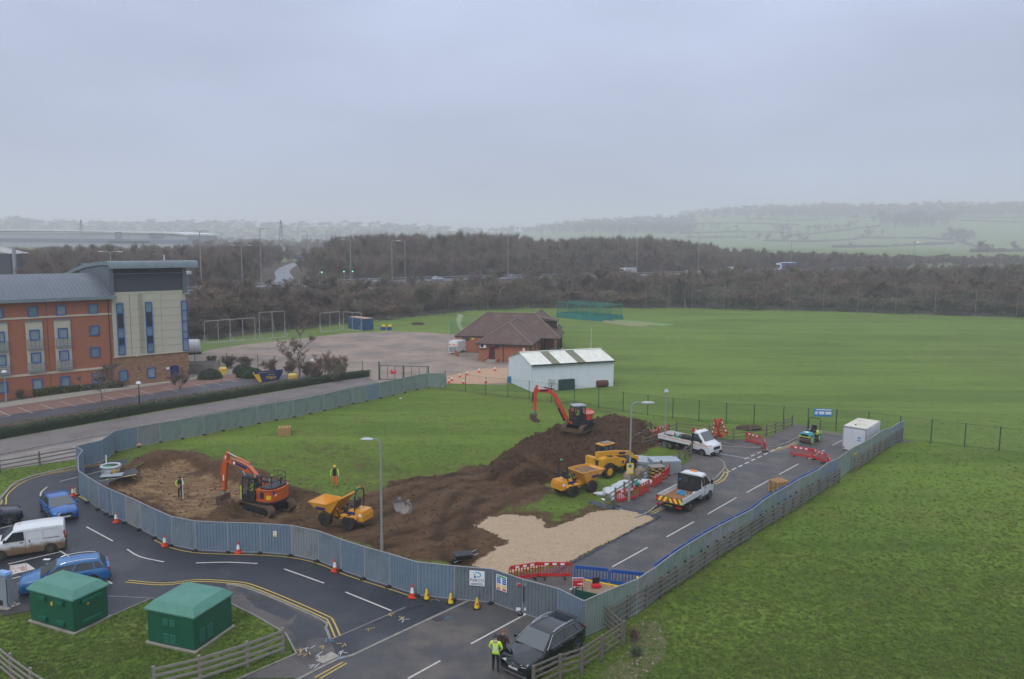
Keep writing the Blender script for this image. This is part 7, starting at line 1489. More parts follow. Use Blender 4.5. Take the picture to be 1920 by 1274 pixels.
cabframe(k8, -0.25, 0.95, -0.15 if False else 0.0, 0.98, 0.95, 2.45, DKSTEEL, CABGL, 0.1, roofm=mat('pale_cab_roof', (0.30, 0.33, 0.38), rough=0.4)); MB().cyl((-0.1, 0.5, 2.5), (-0.1, 0.5, 2.62), 0.07).build('beacon', AMBER, k8); ubox(k8, 'front_stripe', KRED, (1.02, 0.0, 0.85), (0.06, 1.9, 0.14))
boomseg([(1.1, 0.95, 0.34), (1.7, 2.1, 0.36), (2.35, 3.35, 0.38), (2.9, 3.85, 0.36), (4.3, 3.95, 0.26)], 0.28, 'boom', KRED, k8, -0.3); boomseg([(4.15, 4.45, 0.18), (4.3, 3.95, 0.32), (4.35, 3.2, 0.3), (4.3, 1.95, 0.2)], 0.24, 'dipper_arm', KRED, k8, -0.3)
ram(k8, (1.35, 0.85), (2.45, 3.0), -0.3, 0.08, DKSTEEL); ram(k8, (2.5, 3.95), (4.12, 4.42), -0.3, 0.06, DKSTEEL); ram(k8, (4.55, 3.8), (4.65, 2.2), -0.3, 0.05, DKSTEEL)
boomseg([(4.3, 1.95, 0.22), (4.5, 1.75, 0.22)], 0.26, 'quick_hitch', SIGN_GREEN, k8, -0.3); MB().prism([(4.25, 1.8), (4.7, 1.7), (4.75, 1.25), (4.45, 0.95), (4.05, 0.95), (3.9, 1.2), (4.15, 1.25), (4.3, 1.45)], -0.7, 0.1).build('bucket', MUDTRACK, k8, bevel=0.02); ubox(k8, 'boom_name_panel', BLACK, (3.5, -0.155, 3.92), (0.8, 0.02, 0.16))
# dumpers
def dumper(label, loc, rz, skip_up, load):
    t_ = thing('site_dumper', label, 'dumper', loc, rz); wr = 0.52; HUB = mat('dumper_hub', (0.02, 0.022, 0.025), rough=0.6)
    for x, w_ in ((1.0, 0.42), (-0.98, 0.42)):
        for s_ in (-1, 1): wheel(t_, x, s_*0.80, wr, w_, HUB, MUDDY_TYRE, rr=0.6, spokes=0)
    for x in (1.0, -0.98): MB().box((x, 0, 0.5), (0.25, 1.3, 0.25)).build('axle', BLACK, t_)
    MB().box((0.9, 0, 0.72), (1.3, 0.7, 0.3)).build('front_chassis', DYEL, t_, bevel=0.03); MB().box((-0.2, 0, 0.6), (1.2, 0.45, 0.35)).build('pivot', DKSTEEL, t_)
    mb = MB(); mb.box((-1.35, 0, 0.95), (1.3, 1.35, 0.72), taper=(0.92, 0.9)); mb.build('engine_cover', DYEL, t_, bevel=0.06); MB().box((-1.95, 0, 0.85), (0.12, 1.3, 0.5)).build('counterweight', DYEL, t_, bevel=0.03)
    for s_ in (-1, 1):
        MB().prism([(-0.35, 1.02), (-1.55, 1.02), (-1.62, 0.85), (-1.5, 0.95), (-0.4, 0.95)], s_*0.62, s_*1.02).build('mudguard', DYEL, t_); ubox(t_, 'footstep', DYEL, (-0.45, s_*0.75, 0.72), (0.45, 0.4, 0.06)); ubox(t_, 'name_panel', SIGN_NAVY, (-1.0, s_*0.66, 1.12), (0.7, 0.02, 0.22)); ubox(t_, 'rear_label', SIGN_WHITE, (-1.75, s_*0.64, 1.05), (0.2, 0.02, 0.2))
    mb = MB(); mb.box((-0.95, 0, 1.45), (0.45, 0.5, 0.14)); mb.box((-1.2, 0, 1.7), (0.12, 0.48, 0.5)); mb.build('seat', BLACK, t_); MB().tube([(-0.2, 0, 1.0), (-0.42, 0, 1.6)], 0.04).build('steering_column', BLACK, t_); MB().tube([(-0.42+0.08*sin(a), 0.2*cos(a), 1.62+0.12*sin(a)) for a in [k*0.7 for k in range(10)]], 0.02).build('steering_wheel', BLACK, t_)
    MB().tube([(-1.25, -0.55, 1.1), (-1.3, -0.55, 2.3), (-1.3, -0.42, 2.6), (-1.3, -0.2, 2.72), (-1.3, 0.2, 2.72), (-1.3, 0.42, 2.6), (-1.3, 0.55, 2.3), (-1.25, 0.55, 1.1)], 0.05, 8).build('roll_bar', DKSTEEL, t_)
    MB().cyl((-1.3, 0.25, 2.76), (-1.3, 0.25, 2.9), 0.06).build('beacon', mat('green_lens', (0.02, 0.5, 0.15), rough=0.3), t_); MB().cyl((-1.3, -0.05, 2.76), (-1.3, -0.05, 2.88), 0.06).build('beacon', AMBER if skip_up else RED_LENS, t_)
    for s_ in (-1, 1): MB().box((-0.75, s_*0.72, 1.75), (0.05, 0.14, 0.2)).build('mirror', BLACK, t_)
    prof = [(2.35, 1.75), (1.35, 0.78), (0.55, 0.78), (0.02, 1.75), (0.9, 1.80)] if not skip_up else [(2.35, 1.55), (1.25, 0.62), (0.75, 0.66), (-0.25, 2.05), (-0.18, 2.15), (0.85, 1.52)]
    # open skip: side plates + floor
    hw0, hw1 = 0.78, 0.95; S = MB(); out = prof
    bot = [out[1], out[2]]; 
    def pt(p, s_): k = clamp((p[1]-0.7)/1.1); return Vector((p[0], s_*(hw0+(hw1-hw0)*k), p[1]))
    for s_ in (-1, 1): S.face([pt(p, s_) for p in out]); S.face([pt(p, s_)-Vector((0, s_*0.05, 0)) for p in reversed(out)])
    for a, b in ((0, 1), (1, 2), (2, 3)): S.face([pt(out[a], -1), pt(out[b], -1), pt(out[b], 1), pt(out[a], 1)])
    S.build('skip', DYEL, t_)
    rim_ = MB()
    for s_ in (-1, 1):
        rim_.bar(pt(out[0], s_), pt(out[-1], s_), 0.07, 0.07); rim_.bar(pt(out[-1], s_), pt(out[3], s_), 0.07, 0.07)
    rim_.bar(pt(out[3], -1), pt(out[3], 1), 0.07, 0.07); rim_.bar(pt(out[0], -1), pt(out[0], 1), 0.05, 0.05); rim_.build('skip_rim', DYEL, t_)
    for s_ in (-1, 1): ubox(t_, 'side_name_panel', SIGN_NAVY, (1.35, s_*0.93, 1.32 if not skip_up else 1.2), (0.75, 0.03, 0.2), Matrix.Rotation(0.0, 3, 'Y'))
    ram(t_, (0.2, 0.7), (0.45, 1.3), 0.3, 0.06); 
    if load:
        nx, ny = 14, 10; vs = []; fs = []
        for i in range(nx):
            for j in range(ny):
                u, v = i/(nx-1), j/(ny-1)*2-1; x = 0.12+2.0*u; vs.append((x, v*0.86, 1.62+0.32*(1-abs(v)**1.5)*sin(pi*min(1, u*1.1+0.05))+0.06*noise.noise(Vector((x*3, v*3, 1)))))
        for i in range(nx-1):
            for j in range(ny-1): fs.append((i*ny+j, (i+1)*ny+j, (i+1)*ny+j+1, i*ny+j+1))
        mb = MB(); mb.add(vs, fs); o = mb.build('soil_load', mat('load_soil', (0.22, 0.14, 0.085), (0.14, 0.09, 0.055), scale=4, rough=0.95), t_, smooth=True)
    return t_
loc, rz = pose((602, 986), (658, 996), 1, 0.98, 1.0, -0.98, 0.13); dumper('empty yellow site dumper with its skip tilted on the churned mud', loc, rz, True, False)
loc, rz = pose((1110, 925), (1077, 933), -1, 0.98, 1.0, -0.98); dumper('yellow site dumper loaded with brown soil beside the telehandler', loc, rz, False, True)
# telehandler
loc, rz = pose((1184, 886), (1138, 898), -1, 1.0, 1.35, -1.35); t_ = th = thing('telehandler', 'yellow telehandler with black cab and yellow wheel hubs parked on the grass', 'telehandler', loc, rz)
HUBY = mat('yellow_hub', (0.66, 0.33, 0.015), rough=0.5)
for x in (1.35, -1.35):
    for s_ in (-1, 1): wheel(t_, x, s_*0.97, 0.60, 0.45, HUBY, MUDDY_TYRE, rr=0.55, spokes=0); mb = MB(); mb.tube([(x+0.72*cos(a), s_*0.97, 0.62+0.72*sin(a)) for a in [pi*(0.08+0.84*k/8) for k in range(9)]], 0.05, 4); n = 8; pts = [(x+0.72*cos(pi*(0.06+0.88*k/n)), 0.62+0.72*sin(pi*(0.06+0.88*k/n))) for k in range(n+1)]
    for s_ in (-1, 1):
        mb = MB()
        for k in range(n): mb.bar((pts[k][0], s_*0.97, pts[k][1]), (pts[k+1][0], s_*0.97, pts[k+1][1]), 0.5, 0.04)
        mb.build('mudguard', DKSTEEL, t_)
MB().box((0, 0, 0.8), (3.4, 0.9, 0.5)).build('chassis', BLACK, t_); MB().prism([(-2.15, 0.7), (-2.15, 1.75), (-1.6, 1.85), (0.0, 1.6), (0.9, 1.3), (0.9, 0.95), (-0.5, 0.95), (-0.7, 0.7)], -1.0, -0.35).build('engine_cover', JYEL, t_, bevel=0.05); MB().box((-1.95, 0.1, 1.15), (0.45, 1.9, 1.1)).build('rear_frame', JYEL, t_, bevel=0.05)
boomseg([(-2.0, 2.0, 0.42), (0.5, 1.75, 0.42), (1.9, 1.5, 0.36)], 0.36, 'boom', JYEL, t_, -0.15); boomseg([(1.85, 1.55, 0.4), (2.3, 1.25, 0.5), (2.55, 0.8, 0.4)], 0.4, 'boom_head', JYEL, t_, -0.15); MB().box((2.65, -0.1, 0.75), (0.12, 1.3, 0.9)).build('carriage', JYEL, t_); 
for s_ in (-0.45, 0.25): MB().box((3.2, s_, 0.32), (1.1, 0.12, 0.05)).build('fork', DKSTEEL, t_)
cabframe(t_, -0.75, 0.65, 0.2, 1.05, 1.0, 2.45, BLACK, CABGL, 0.2, roofm=JYEL); MB().box((-0.1, 0.62, 2.58), (0.9, 0.6, 0.05)).build('roof_light', GLASS_L, t_); MB().cyl((-0.6, 0.3, 2.56), (-0.6, 0.3, 2.68), 0.07).build('beacon', AMBER, t_)
MB().box((0.2, -0.9, 1.1), (0.9, 0.3, 0.6)).build('battery_box', JYEL, t_, bevel=0.04); ubox(t_, 'emblem_panel', SIGN_NAVY, (0.35, -1.06, 1.15), (0.22, 0.02, 0.24)); ubox(t_, 'bonnet_grille', BLACK, (-0.9, -0.68, 1.8), (0.6, 0.4, 0.02), Matrix.Rotation(0.12, 3, 'Y')); ubox(t_, 'rear_grille', BLACK, (-2.19, -0.4, 1.25), (0.03, 0.3, 0.6)); MB().box((-2.2, 0.3, 0.85), (0.03, 0.5, 0.12)).build('number_plate', PLATE_Y, t_); ubox(t_, 'boom_name_panel', SIGN_NAVY, (1.0, -0.34, 1.67), (0.8, 0.02, 0.2), Matrix.Rotation(0.15, 3, 'Y'))
for k in range(3): ubox(t_, 'rear_marking', BLACK, (-2.2, -0.1-0.25*k, 1.58), (0.02, 0.14, 0.08))
# roller
a_, b_ = g(1506, 834), g(1532, 824); d = a_-b_; t_ = thing('tandem_roller', 'turquoise and lime tandem roller with folded black roll bar by the white cabin', 'road roller', (a_+b_)/2, atan2(d.y, d.x)); TQ = paint('turquoise_paint', (0.03, 0.30, 0.34), rough=0.4); LIME = paint('lime_paint', (0.50, 0.58, 0.03), rough=0.4); DRUM = mat('rusty_drum', (0.17, 0.12, 0.09), (0.11, 0.08, 0.065), scale=2, rough=0.6, metal=0.3)
hl = d.length/2
for x in (0.85, -0.85):
    MB().cyl((x, -0.62, 0.38), (x, 0.62, 0.38), 0.38, n=24).build('drum', DRUM, t_)
    for s_ in (-1, 1): MB().cyl((x, s_*0.62, 0.38), (x, s_*0.68, 0.38), 0.32, n=18).build('drum_cover', LIME, t_); MB().box((x, s_*0.70, 0.55), (0.3, 0.1, 0.6)).build('fork', TQ, t_, bevel=0.02)
MB().box((0.8, 0, 0.98), (1.15, 1.2, 0.34), taper=(0.85, 0.8)).build('bonnet', TQ, t_, bevel=0.1); ubox(t_, 'front_grille', BLACK, (1.36, 0, 0.93), (0.04, 0.7, 0.2)); ubox(t_, 'front_bar', LIME, (1.32, 0, 0.76), (0.1, 1.3, 0.09)); ubox(t_, 'bonnet_badge', SIGN_WHITE, (0.9, 0, 1.16), (0.4, 0.3, 0.02)); MB().box((-0.7, 0, 0.92), (1.1, 1.25, 0.3)).build('rear_body', LIME, t_, bevel=0.05)
mb = MB(); mb.box((-0.3, 0.1, 1.2), (0.45, 0.5, 0.15)); mb.box((-0.55, 0.1, 1.45), (0.12, 0.5, 0.45)); mb.build('seat', BLACK, t_); MB().tube([(0.15, 0.1, 1.1), (0.05, 0.1, 1.45)], 0.04).build('steering_column', BLACK, t_)
MB().tube([(-0.75, -0.6, 1.0), (-0.8, -0.6, 2.15), (-0.8, -0.45, 2.35), (-0.8, 0.45, 2.35), (-0.8, 0.6, 2.15), (-0.75, 0.6, 1.0)], 0.045, 8).build('roll_bar', DKSTEEL, t_); MB().box((-0.05, 0, 1.12), (0.3, 1.0, 0.12)).build('console', BLACK, t_)
# white welfare cabin
Hc = 2.45; A, B, C_ = g(1581, 798, Hc), g(1625, 804.6, Hc), g(1655, 790, Hc); u = (B-A); u.z = 0; wdt = u.length; v = (C_-B); v.z = 0; Lc = v.length; rzc = atan2(u.y, u.x); t_ = thing('welfare_cabin', 'white box welfare cabin with blue logo on its door behind the hoarding', 'site cabin', (A.x, A.y, 0), rzc)
CW = mat('cabin_white', (0.56, 0.58, 0.62), (0.52, 0.54, 0.58), scale=0.8, rough=0.45); MB().box((wdt/2, Lc/2, 1.25), (wdt, Lc, 2.3)).build('body', CW, t_, bevel=0.04); MB().box((wdt/2, Lc/2, 2.42), (wdt-0.08, Lc-0.08, 0.05)).build('roof', mat('dirty_cream_roof', (0.58, 0.56, 0.48), (0.45, 0.41, 0.31), scale=0.7, rough=0.8, contrast=(0.45, 0.7)), t_)
for x in (0.04, wdt-0.04): ubox(t_, 'corner_trim', GALV, (x, -0.01, 1.25), (0.08, 0.06, 2.3))
ubox(t_, 'top_trim', GALV, (wdt/2, -0.01, 2.36), (wdt, 0.06, 0.08)); MB().box((wdt*0.62, -0.03, 1.2), (0.95, 0.05, 2.0)).build('door', CW, t_, bevel=0.01); MB().cyl((wdt*0.72, -0.07, 1.45), (wdt*0.72, -0.06, 1.45), 0.13).build('logo', SIGN_CYAN, t_); ubox(t_, 'logo_text', SIGN_BLUE, (wdt*0.72, -0.065, 1.2), (0.4, 0.015, 0.06)); ubox(t_, 'tail_light', RED_LENS, (0.18, -0.05, 0.35), (0.12, 0.04, 0.12)); ubox(t_, 'skirt', DKSTEEL, (wdt/2, Lc/2, 0.08), (wdt*0.8, Lc*0.9, 0.14)); MB().cyl((wdt*0.4, 1.0, 2.44), (wdt*0.4, 1.0, 2.52), 0.08).build('vent', BLACK, t_)

# ------------------------------------------------------------------ barriers and cones
def barrier_proto(m, label):
    t_ = thing('pedestrian_barrier', label, 'barrier'); mb = MB(); L_, z0, z1 = 2.0, 0.16, 1.0
    mb.tube([(-L_/2+0.1, 0, z0), (L_/2-0.1, 0, z0), (L_/2, 0, z0+0.1), (L_/2, 0, z1-0.1), (L_/2-0.1, 0, z1), (-L_/2+0.1, 0, z1), (-L_/2, 0, z1-0.1), (-L_/2, 0, z0+0.1), (-L_/2+0.1, 0, z0)], 0.035, 6); mb.box((0, 0, 0.90), (1.9, 0.045, 0.16)); mb.box((0, 0, 0.25), (1.9, 0.045, 0.14)); mb.build('frame', m, t_)
    sl = MB(); sl.box((0, 0, 0.56), (0.055, 0.04, 0.54)); s0 = sl.build('slat', m, t_); s0.location.x = -0.85
    for k in range(1, 10): c = s0.copy(); COL.objects.link(c); c.parent = t_; c.location.x = -0.85+k*0.189
    if m is RED_PLASTIC:
        for x in (-0.5, -0.02, 0.45): ubox(t_, 'reflector', SIGN_WHITE, (x, 0, 0.91), (0.24, 0.055, 0.13))
    for x in (-0.6, 0.6): ubox(t_, 'foot', BLACK, (x, 0, 0.06), (0.07, 0.55, 0.1))
    return t_
protoR = barrier_proto(RED_PLASTIC, 'red'); protoB = barrier_proto(BLUE_PLASTIC, 'blue'); used_b = set()
def put_barrier(proto, p0, p1, label, group, z=0.03, lean=0):
    key = proto.name; o = proto if key not in used_b else copy_tree(proto); used_b.add(key); a, b_ = g(*p0), g(*p1); c = (a+b_)/2; o.location = (c.x, c.y, z); o.rotation_euler = (lean, 0, atan2(b_.y-a.y, b_.x-a.x)); o.scale = (max(0.7, min(1.1, (b_-a).length/2.05)), 1, 1) if False else (1, 1, 1); tag(o, label, 'barrier', group); return o
GR, GB = 'red plastic pedestrian barriers', 'blue plastic pedestrian barriers'
for p0, p1, l in (((962, 1093), (1006, 1086), 'red barrier angled behind the site gate at the gravel corner'), ((1010, 1086), (1070, 1086), 'red barrier with yellow clips beside the blue barriers'), ((1396, 829), (1428, 838), 'red barrier with white patches at the mouth of the side road, left one'), ((1430, 838), (1436, 852), 'red barrier end-on forming a V at the side road'), ((1482, 856), (1521, 862), 'red barrier across the road in front of the roller'), ((1522, 861), (1548, 872), 'second red barrier across the road, right of the roller drum'), ((1549, 870), (1558, 888), 'red barrier turned against the mossy hoarding'), ((1158, 945), (1192, 938), 'red barrier beside the lamp column with the yellow sign'), ((1195, 937), (1220, 921), 'second red barrier along the pavement by the white bags'), ((1221, 920), (1243, 906), 'third red barrier along the pavement past the white bags'), ((1244, 904), (1256, 890), 'last red barrier of the pavement row near the tipper'), ((1218, 828), (1234, 822), 'red barrier behind the tail of the single-cab tipper'), ((1234, 819), (1250, 815), 'red barrier half hidden behind the tipper bed'), ((1300, 822), (1326, 827), 'red barrier lying against others behind the tipper cab')):
    put_barrier(protoR, p0, p1, l, GR)
o = put_barrier(protoR, (1334, 820), (1350, 832), 'red barrier stood on end leaning beside the side road', GR, 0.9); o.rotation_euler = (0.25, 1.1, 0.4); o.location.z = 1.0
o = put_barrier(protoR, (1346, 822), (1352, 832), 'red barrier leaning against the upended one by the side road', GR, 0.9); o.rotation_euler = (-0.1, 1.35, 2.0); o.location.z = 1.0
put_barrier(protoB, (1078, 1092), (1140, 1098), 'blue barrier nearest the red ones behind the entrance sign', GB); put_barrier(protoB, (1146, 1100), (1206, 1106), 'blue barrier meeting the mossy hoarding', GB)
ro = [Vector((p.x, p.y)) for p in RIGHT_RUN[3:16]]; Q = subdiv([p+Vector((-0.13, 0.10)) for p in ro], 2.05)
for k, (a, b_) in enumerate(zip(Q, Q[1:])):
    o = copy_tree(protoB); c = (a+b_)/2; o.location = (c.x, c.y, 1.05); o.rotation_euler = (0.03, 0, atan2(b_.y-a.y, b_.x-a.x)); tag(o, 'blue barrier fixed along the road side of the mossy hoarding', 'barrier', 'blue barriers lining the inside of the mossy hoarding')
def cone_proto(red):
    t_ = thing('traffic_cone', 'cone', 'traffic cone'); m = CONE_RED if red else YEL
    MB().box((0, 0, 0.03), (0.42, 0.42, 0.06)).build('base', BLACK if not red else CONE_RED, t_, bevel=0.02)
    if red: MB().cyl((0, 0, 0.06), (0, 0, 0.75), 0.15, 0.035, n=16).build('body', m, t_); MB().cyl((0, 0, 0.25), (0, 0, 0.58), 0.118, 0.068, n=16).build('sleeve', CONE_WHITE, t_)
    else: MB().cyl((0, 0, 0.06), (0, 0, 0.6), 0.15, 0.05, n=12).build('body', m, t_); MB().cyl((0.0, -0.115, 0.3), (0, -0.125, 0.3), 0.06, n=10).build('roundel', SIGN_RED, t_)
    return t_
cr_, cy_ = cone_proto(True), cone_proto(False); uc = set()
def put_cone(pr, px, py, label, grp, s_=1.0):
    o = pr if pr.name not in uc else copy_tree(pr); uc.add(pr.name); c = g(px, py); o.location = (c.x, c.y, 0.025); o.rotation_euler = (0, 0, RND.uniform(0, 1.5)); o.scale = (s_, s_, s_); tag(o, label, 'traffic cone', grp)
for a, b, l in ((137, 931, 'orange and white cone by the corner of the hoarding near the puddle'), (218, 980, 'orange and white cone standing right of the blue hatchback'), (309, 1025, 'orange and white cone at the hoarding above the curved road dash'), (447, 1038, 'orange and white cone with dark base beside the hoarding in the middle'), (628, 1072, 'orange and white cone at the hoarding near the tilted dumper'), (773, 1121, 'orange and white cone left of the yellow cones')): put_cone(cr_, a, b, l, 'orange cones along the hoarding')
for a, b, l in ((800, 1125, 'yellow no-parking cone beside the orange and white cone'), (845, 1133, 'yellow no-parking cone in the middle of the three'), (894, 1142, 'yellow no-parking cone below the contractor sign')): put_cone(cy_, a, b, l, 'yellow no-parking cones')
for a, b, l in ((842, 719, 'faded cone at the end of the green-grey hoarding'), (847, 715, 'short cone in the gravel near the hoarding end'), (862, 708, 'orange cone on the gravel apron, left of the upper pair'), (876, 704, 'orange cone on the gravel apron, second from the van trailer'), (898, 699, 'orange cone on the gravel apron below the maroon door'), (928, 696, 'orange cone nearest the white shed'), (869, 720, 'orange cone against the mesh fence'), (911, 719, 'orange cone at a mesh fence post')): put_cone(cr_, a, b, l, 'orange cones on the gravel apron', 1.1)
# red arrow sign on frame
c = g(1083, 1122); t_ = thing('direction_sign', 'red temporary sign with a white arrow behind the site gate', 'sign', c, 0.05); MB().box((0, 0, 0.95), (0.62, 0.03, 0.52)).build('board', SIGN_WHITE, t_); MB().box((0, -0.02, 0.95), (0.57, 0.02, 0.47)).build('face', SIGN_RED, t_)
text('PEDESTRIANS', 0.08, SIGN_WHITE, t_, (0, -0.035, 1.08), Matrix.Rotation(pi/2, 3, 'X')); mb = MB(); mb.box((0.08, -0.035, 0.86), (0.2, 0.01, 0.05)); mb.prism([(0.17, 0.76), (0.27, 0.86), (0.17, 0.96)], -0.04, -0.03); mb.build('arrow', SIGN_WHITE, t_)
for s_ in (-1, 1): MB().bar((s_*0.25, 0, 0.75), (s_*0.3, 0.25, 0), 0.03, 0.03).build('leg', BLACK, t_); MB().bar((s_*0.25, 0, 0.75), (s_*0.3, -0.15, 0), 0.03, 0.03).build('leg', BLACK, t_)
# gravel sheet edge
sheet = mat('blue_black_membrane', (0.035, 0.045, 0.062), (0.06, 0.07, 0.09), scale=3, rough=0.55)
def membrane(pts, w_, label):
    P = smooth_path(gs(pts), 8); o = P[0]; mb = MB(); R = random.Random(4); rg = []
    for i, p in enumerate(P):
        a, b_ = P[max(i-1, 0)], P[min(i+1, len(P)-1)]; d = (b_-a).normalized(); nn = Vector((-d.y, d.x, 0)); ww = w_*R.uniform(0.4, 1.3); sh = R.uniform(-0.08, 0.08); h_ = R.uniform(0.04, 0.14)
        rg.append([p-o+nn*(sh-ww/2)+Vector((0, 0, 0.045)), p-o+nn*(sh-ww*0.15)+Vector((0, 0, 0.05+h_)), p-o+nn*(sh+ww*0.2)+Vector((0, 0, 0.06+h_*0.5)), p-o+nn*(sh+ww/2)+Vector((0, 0, 0.045))])
    mb.loft(rg, closed=False, caps=False); ob = mb.build('plastic_membrane', sheet); ob.location = o; tag(ob, label, 'plastic sheet')
membrane([(1066, 1060), (1100, 1043), (1140, 1021), (1180, 1000), (1212, 984), (1234, 973)], 0.22, 'crumpled dark plastic membrane along the road edge of the gravel')
membrane([(1152, 955), (1175, 954), (1200, 960), (1222, 968), (1236, 972)], 0.9, 'folded dark plastic membrane round the top end of the gravel')
membrane([(975, 1078), (1005, 1080), (1035, 1078), (1062, 1062)], 0.35, 'loose dark plastic behind the two red barriers')
membrane([(1106, 942), (1125, 947), (1148, 955)], 0.8, 'dark plastic sheeting on the grass below the white bags')
# stacks
def stack(name, label, cat, loc, rz, n, size, m, part='panel', gap=0.01, jit=0.05, z0=0.0, parts_m=None):
    t_ = thing(name, label, cat, loc, rz); z = z0
    for k in range(n):
        z += size[2]/2; ubox(t_, part, m, (RND.uniform(-jit, jit), RND.uniform(-jit, jit), z), size, Matrix.Rotation(RND.uniform(-0.02, 0.02), 3, 'Z')); z += size[2]/2+gap
    return t_
PANG = mat('stacked_panel_grey', (0.33, 0.37, 0.42), (0.25, 0.29, 0.33), scale=2, rough=0.5)
c = g(1215, 880); stack('panel_stack', 'long low stack of grey steel panels behind the timber fence', 'panel stack', c+Vector((0, 0.3, 0)), -0.35, 10, (3.0, 2.1, 0.055), PANG, gap=0.03)
c = g(1247, 888); stack('panel_stack', 'taller stack of grey steel panels nearest the block stack', 'panel stack', c+Vector((0, 0.5, 0)), 0.12, 14, (2.5, 1.7, 0.055), PANG, gap=0.03, jit=0.03)
def pallets(label, loc, rz, n, m=PALLET_WOOD):
    t_ = thing('pallet_stack', label, 'pallets', loc, rz)
    for k in range(n):
        z = k*0.145; mb = MB()
        for y in (-0.45, 0, 0.45): mb.box((0, y, z+0.06), (1.2, 0.1, 0.09))
        for x in (-0.52, -0.26, 0, 0.26, 0.52): mb.box((x, 0, z+0.12), (0.12, 1.0, 0.022))
        for x in (-0.52, 0, 0.52): mb.box((x, 0, z+0.012), (0.12, 1.0, 0.022))
        mb.build('pallet', m, t_)
pallets('pale wooden pallet stack on the grass by the long back hoarding', g(534, 816), 0.2, 6); pallets('wooden pallet stack standing on the main road', g(1459, 923), 0.5, 7); pallets('lower wooden pallet pile beside the stack on the main road', g(1472, 919), 0.6, 4)
c = g(1230, 900); t_ = thing('block_pallet', 'stack of dark and yellow timber-ended blocks near the steel panels', 'block stack', c, 0.3)
for i in range(4):
    for j in range(7): ubox(t_, 'block', [mat('yellow_block_end', (0.5, 0.36, 0.08), rough=0.7), BLACK][(i+j) % 2], (-0.5+i*0.32, 0, 0.14+j*0.15), (0.26, 0.9, 0.1))
ubox(t_, 'pallet_top', TIMBER_PALE, (0, 0, 1.2), (1.3, 0.95, 0.05))
def rock(name, label, cat, loc, s_, m, seed, parent=None):
    R = random.Random(seed); bm = bmesh.new(); bmesh.ops.create_icosphere(bm, subdivisions=3, radius=1)
    for v in bm.verts: n_ = v.co.normalized(); v.co = Vector((n_.x*s_[0], n_.y*s_[1], n_.z*s_[2]))*(1+0.22*noise.noise(n_*1.6+Vector((seed, 0, 0))))+Vector((0, 0, s_[2]*0.8))
    me = bpy.data.meshes.new(name); bm.to_mesh(me); bm.free(); me.materials.append(m); me.polygons.foreach_set('use_smooth', [True]*len(me.polygons)); o = bpy.data.objects.new(name, me); COL.objects.link(o); o.location = loc; tag(o, label, cat); return o
BOULD = mat('pale_boulder', (0.26, 0.20, 0.15), (0.17, 0.13, 0.10), scale=2, rough=0.95); BAGW = mat('white_bulk_bag', (0.50, 0.53, 0.56), (0.40, 0.43, 0.47), scale=2.5, rough=0.8, bump=0.05, bscale=5); GREYBAG = mat('grey_brown_sack', (0.26, 0.23, 0.21), (0.18, 0.15, 0.13), scale=2, rough=0.95)
rock('bulk_sack', 'rounded brown filled sack by the telehandler wheel', 'sack', g(1200, 897), (0.55, 0.5, 0.55), BOULD, 1); rock('bulk_sack', 'small grey bundle leaning against the brown sack', 'sack', g(1214, 899), (0.4, 0.3, 0.35), PANG, 2); rock('tree_stump', 'pale broken log on top of the spoil behind the telehandler', 'log', g(1165, 843)+Vector((0, 0, 0.6)), (1.1, 0.25, 0.3), TIMBER, 3)
rock('bulk_sack', 'brown round bin behind the yellow lamp sign', 'sack', g(1176, 904), (0.4, 0.4, 0.5), BOULD, 12)
for k, (px, py, s_, l) in enumerate(((1150, 932, (0.9, 0.6, 0.45), 'crumpled white bulk bag in the middle of the heap of bags'), (1163, 926, (0.8, 0.6, 0.5), 'white bulk bag against the red barriers'), (1134, 930, (0.9, 0.35, 0.2), 'flattened white bag with a long tail at the left of the heap'), (1158, 940, (0.55, 0.45, 0.35), 'small greyish white bag below the others'), (1205, 912, (0.8, 0.5, 0.35), 'white bag beyond the green tub by the timber rails'), (1172, 920, (0.7, 0.5, 0.5), 'upright white bag directly behind the lamp column'))): rock('bulk_bag', l, 'bulk bag', g(px, py), s_, BAGW, 20+k)
rock('plastic_tub', 'dark green tub lying among the white bags', 'tub', g(1190, 913), (0.6, 0.35, 0.3), TEAL, 30)
for px, py, rz, m_, l in ((762, 966, 0.5, GREYBAG, 'brown muddy spare digger bucket standing on the grass by the street lamp'), (750, 959, 2.0, mat('dull_grey_bucket', (0.17, 0.17, 0.18), (0.22, 0.19, 0.16), scale=3, rough=0.9), 'grey spare digger bucket leaning against the brown one')):
    c = g(px, py); t_ = thing('digger_bucket', l, 'digger bucket', (c.x, c.y, site_h(c.x, c.y)[0]), rz); MB().prism([(-0.45, 0.0), (0.3, 0.0), (0.5, 0.35), (0.35, 0.85), (0.1, 0.95), (0.2, 0.6), (0.0, 0.25)], -0.5, 0.5).build('shell', m_, t_, bevel=0.02)
    t_.scale = (0.8, 0.8, 0.8)
    for k in range(4): ubox(t_, 'tooth', m_, (-0.5, -0.4+k*0.27, 0.04), (0.2, 0.1, 0.06))
    MB().prism([(0.1, 0.9), (0.35, 0.82), (0.3, 1.1), (0.15, 1.12)], -0.15, 0.15).build('lug', m_, t_)
rock('stone_lump', 'single tan stone by the foot of the back hoarding', 'stone', g(259, 838), (0.35, 0.3, 0.2), mat('tan_stone', (0.42, 0.27, 0.15), rough=0.9), 33)
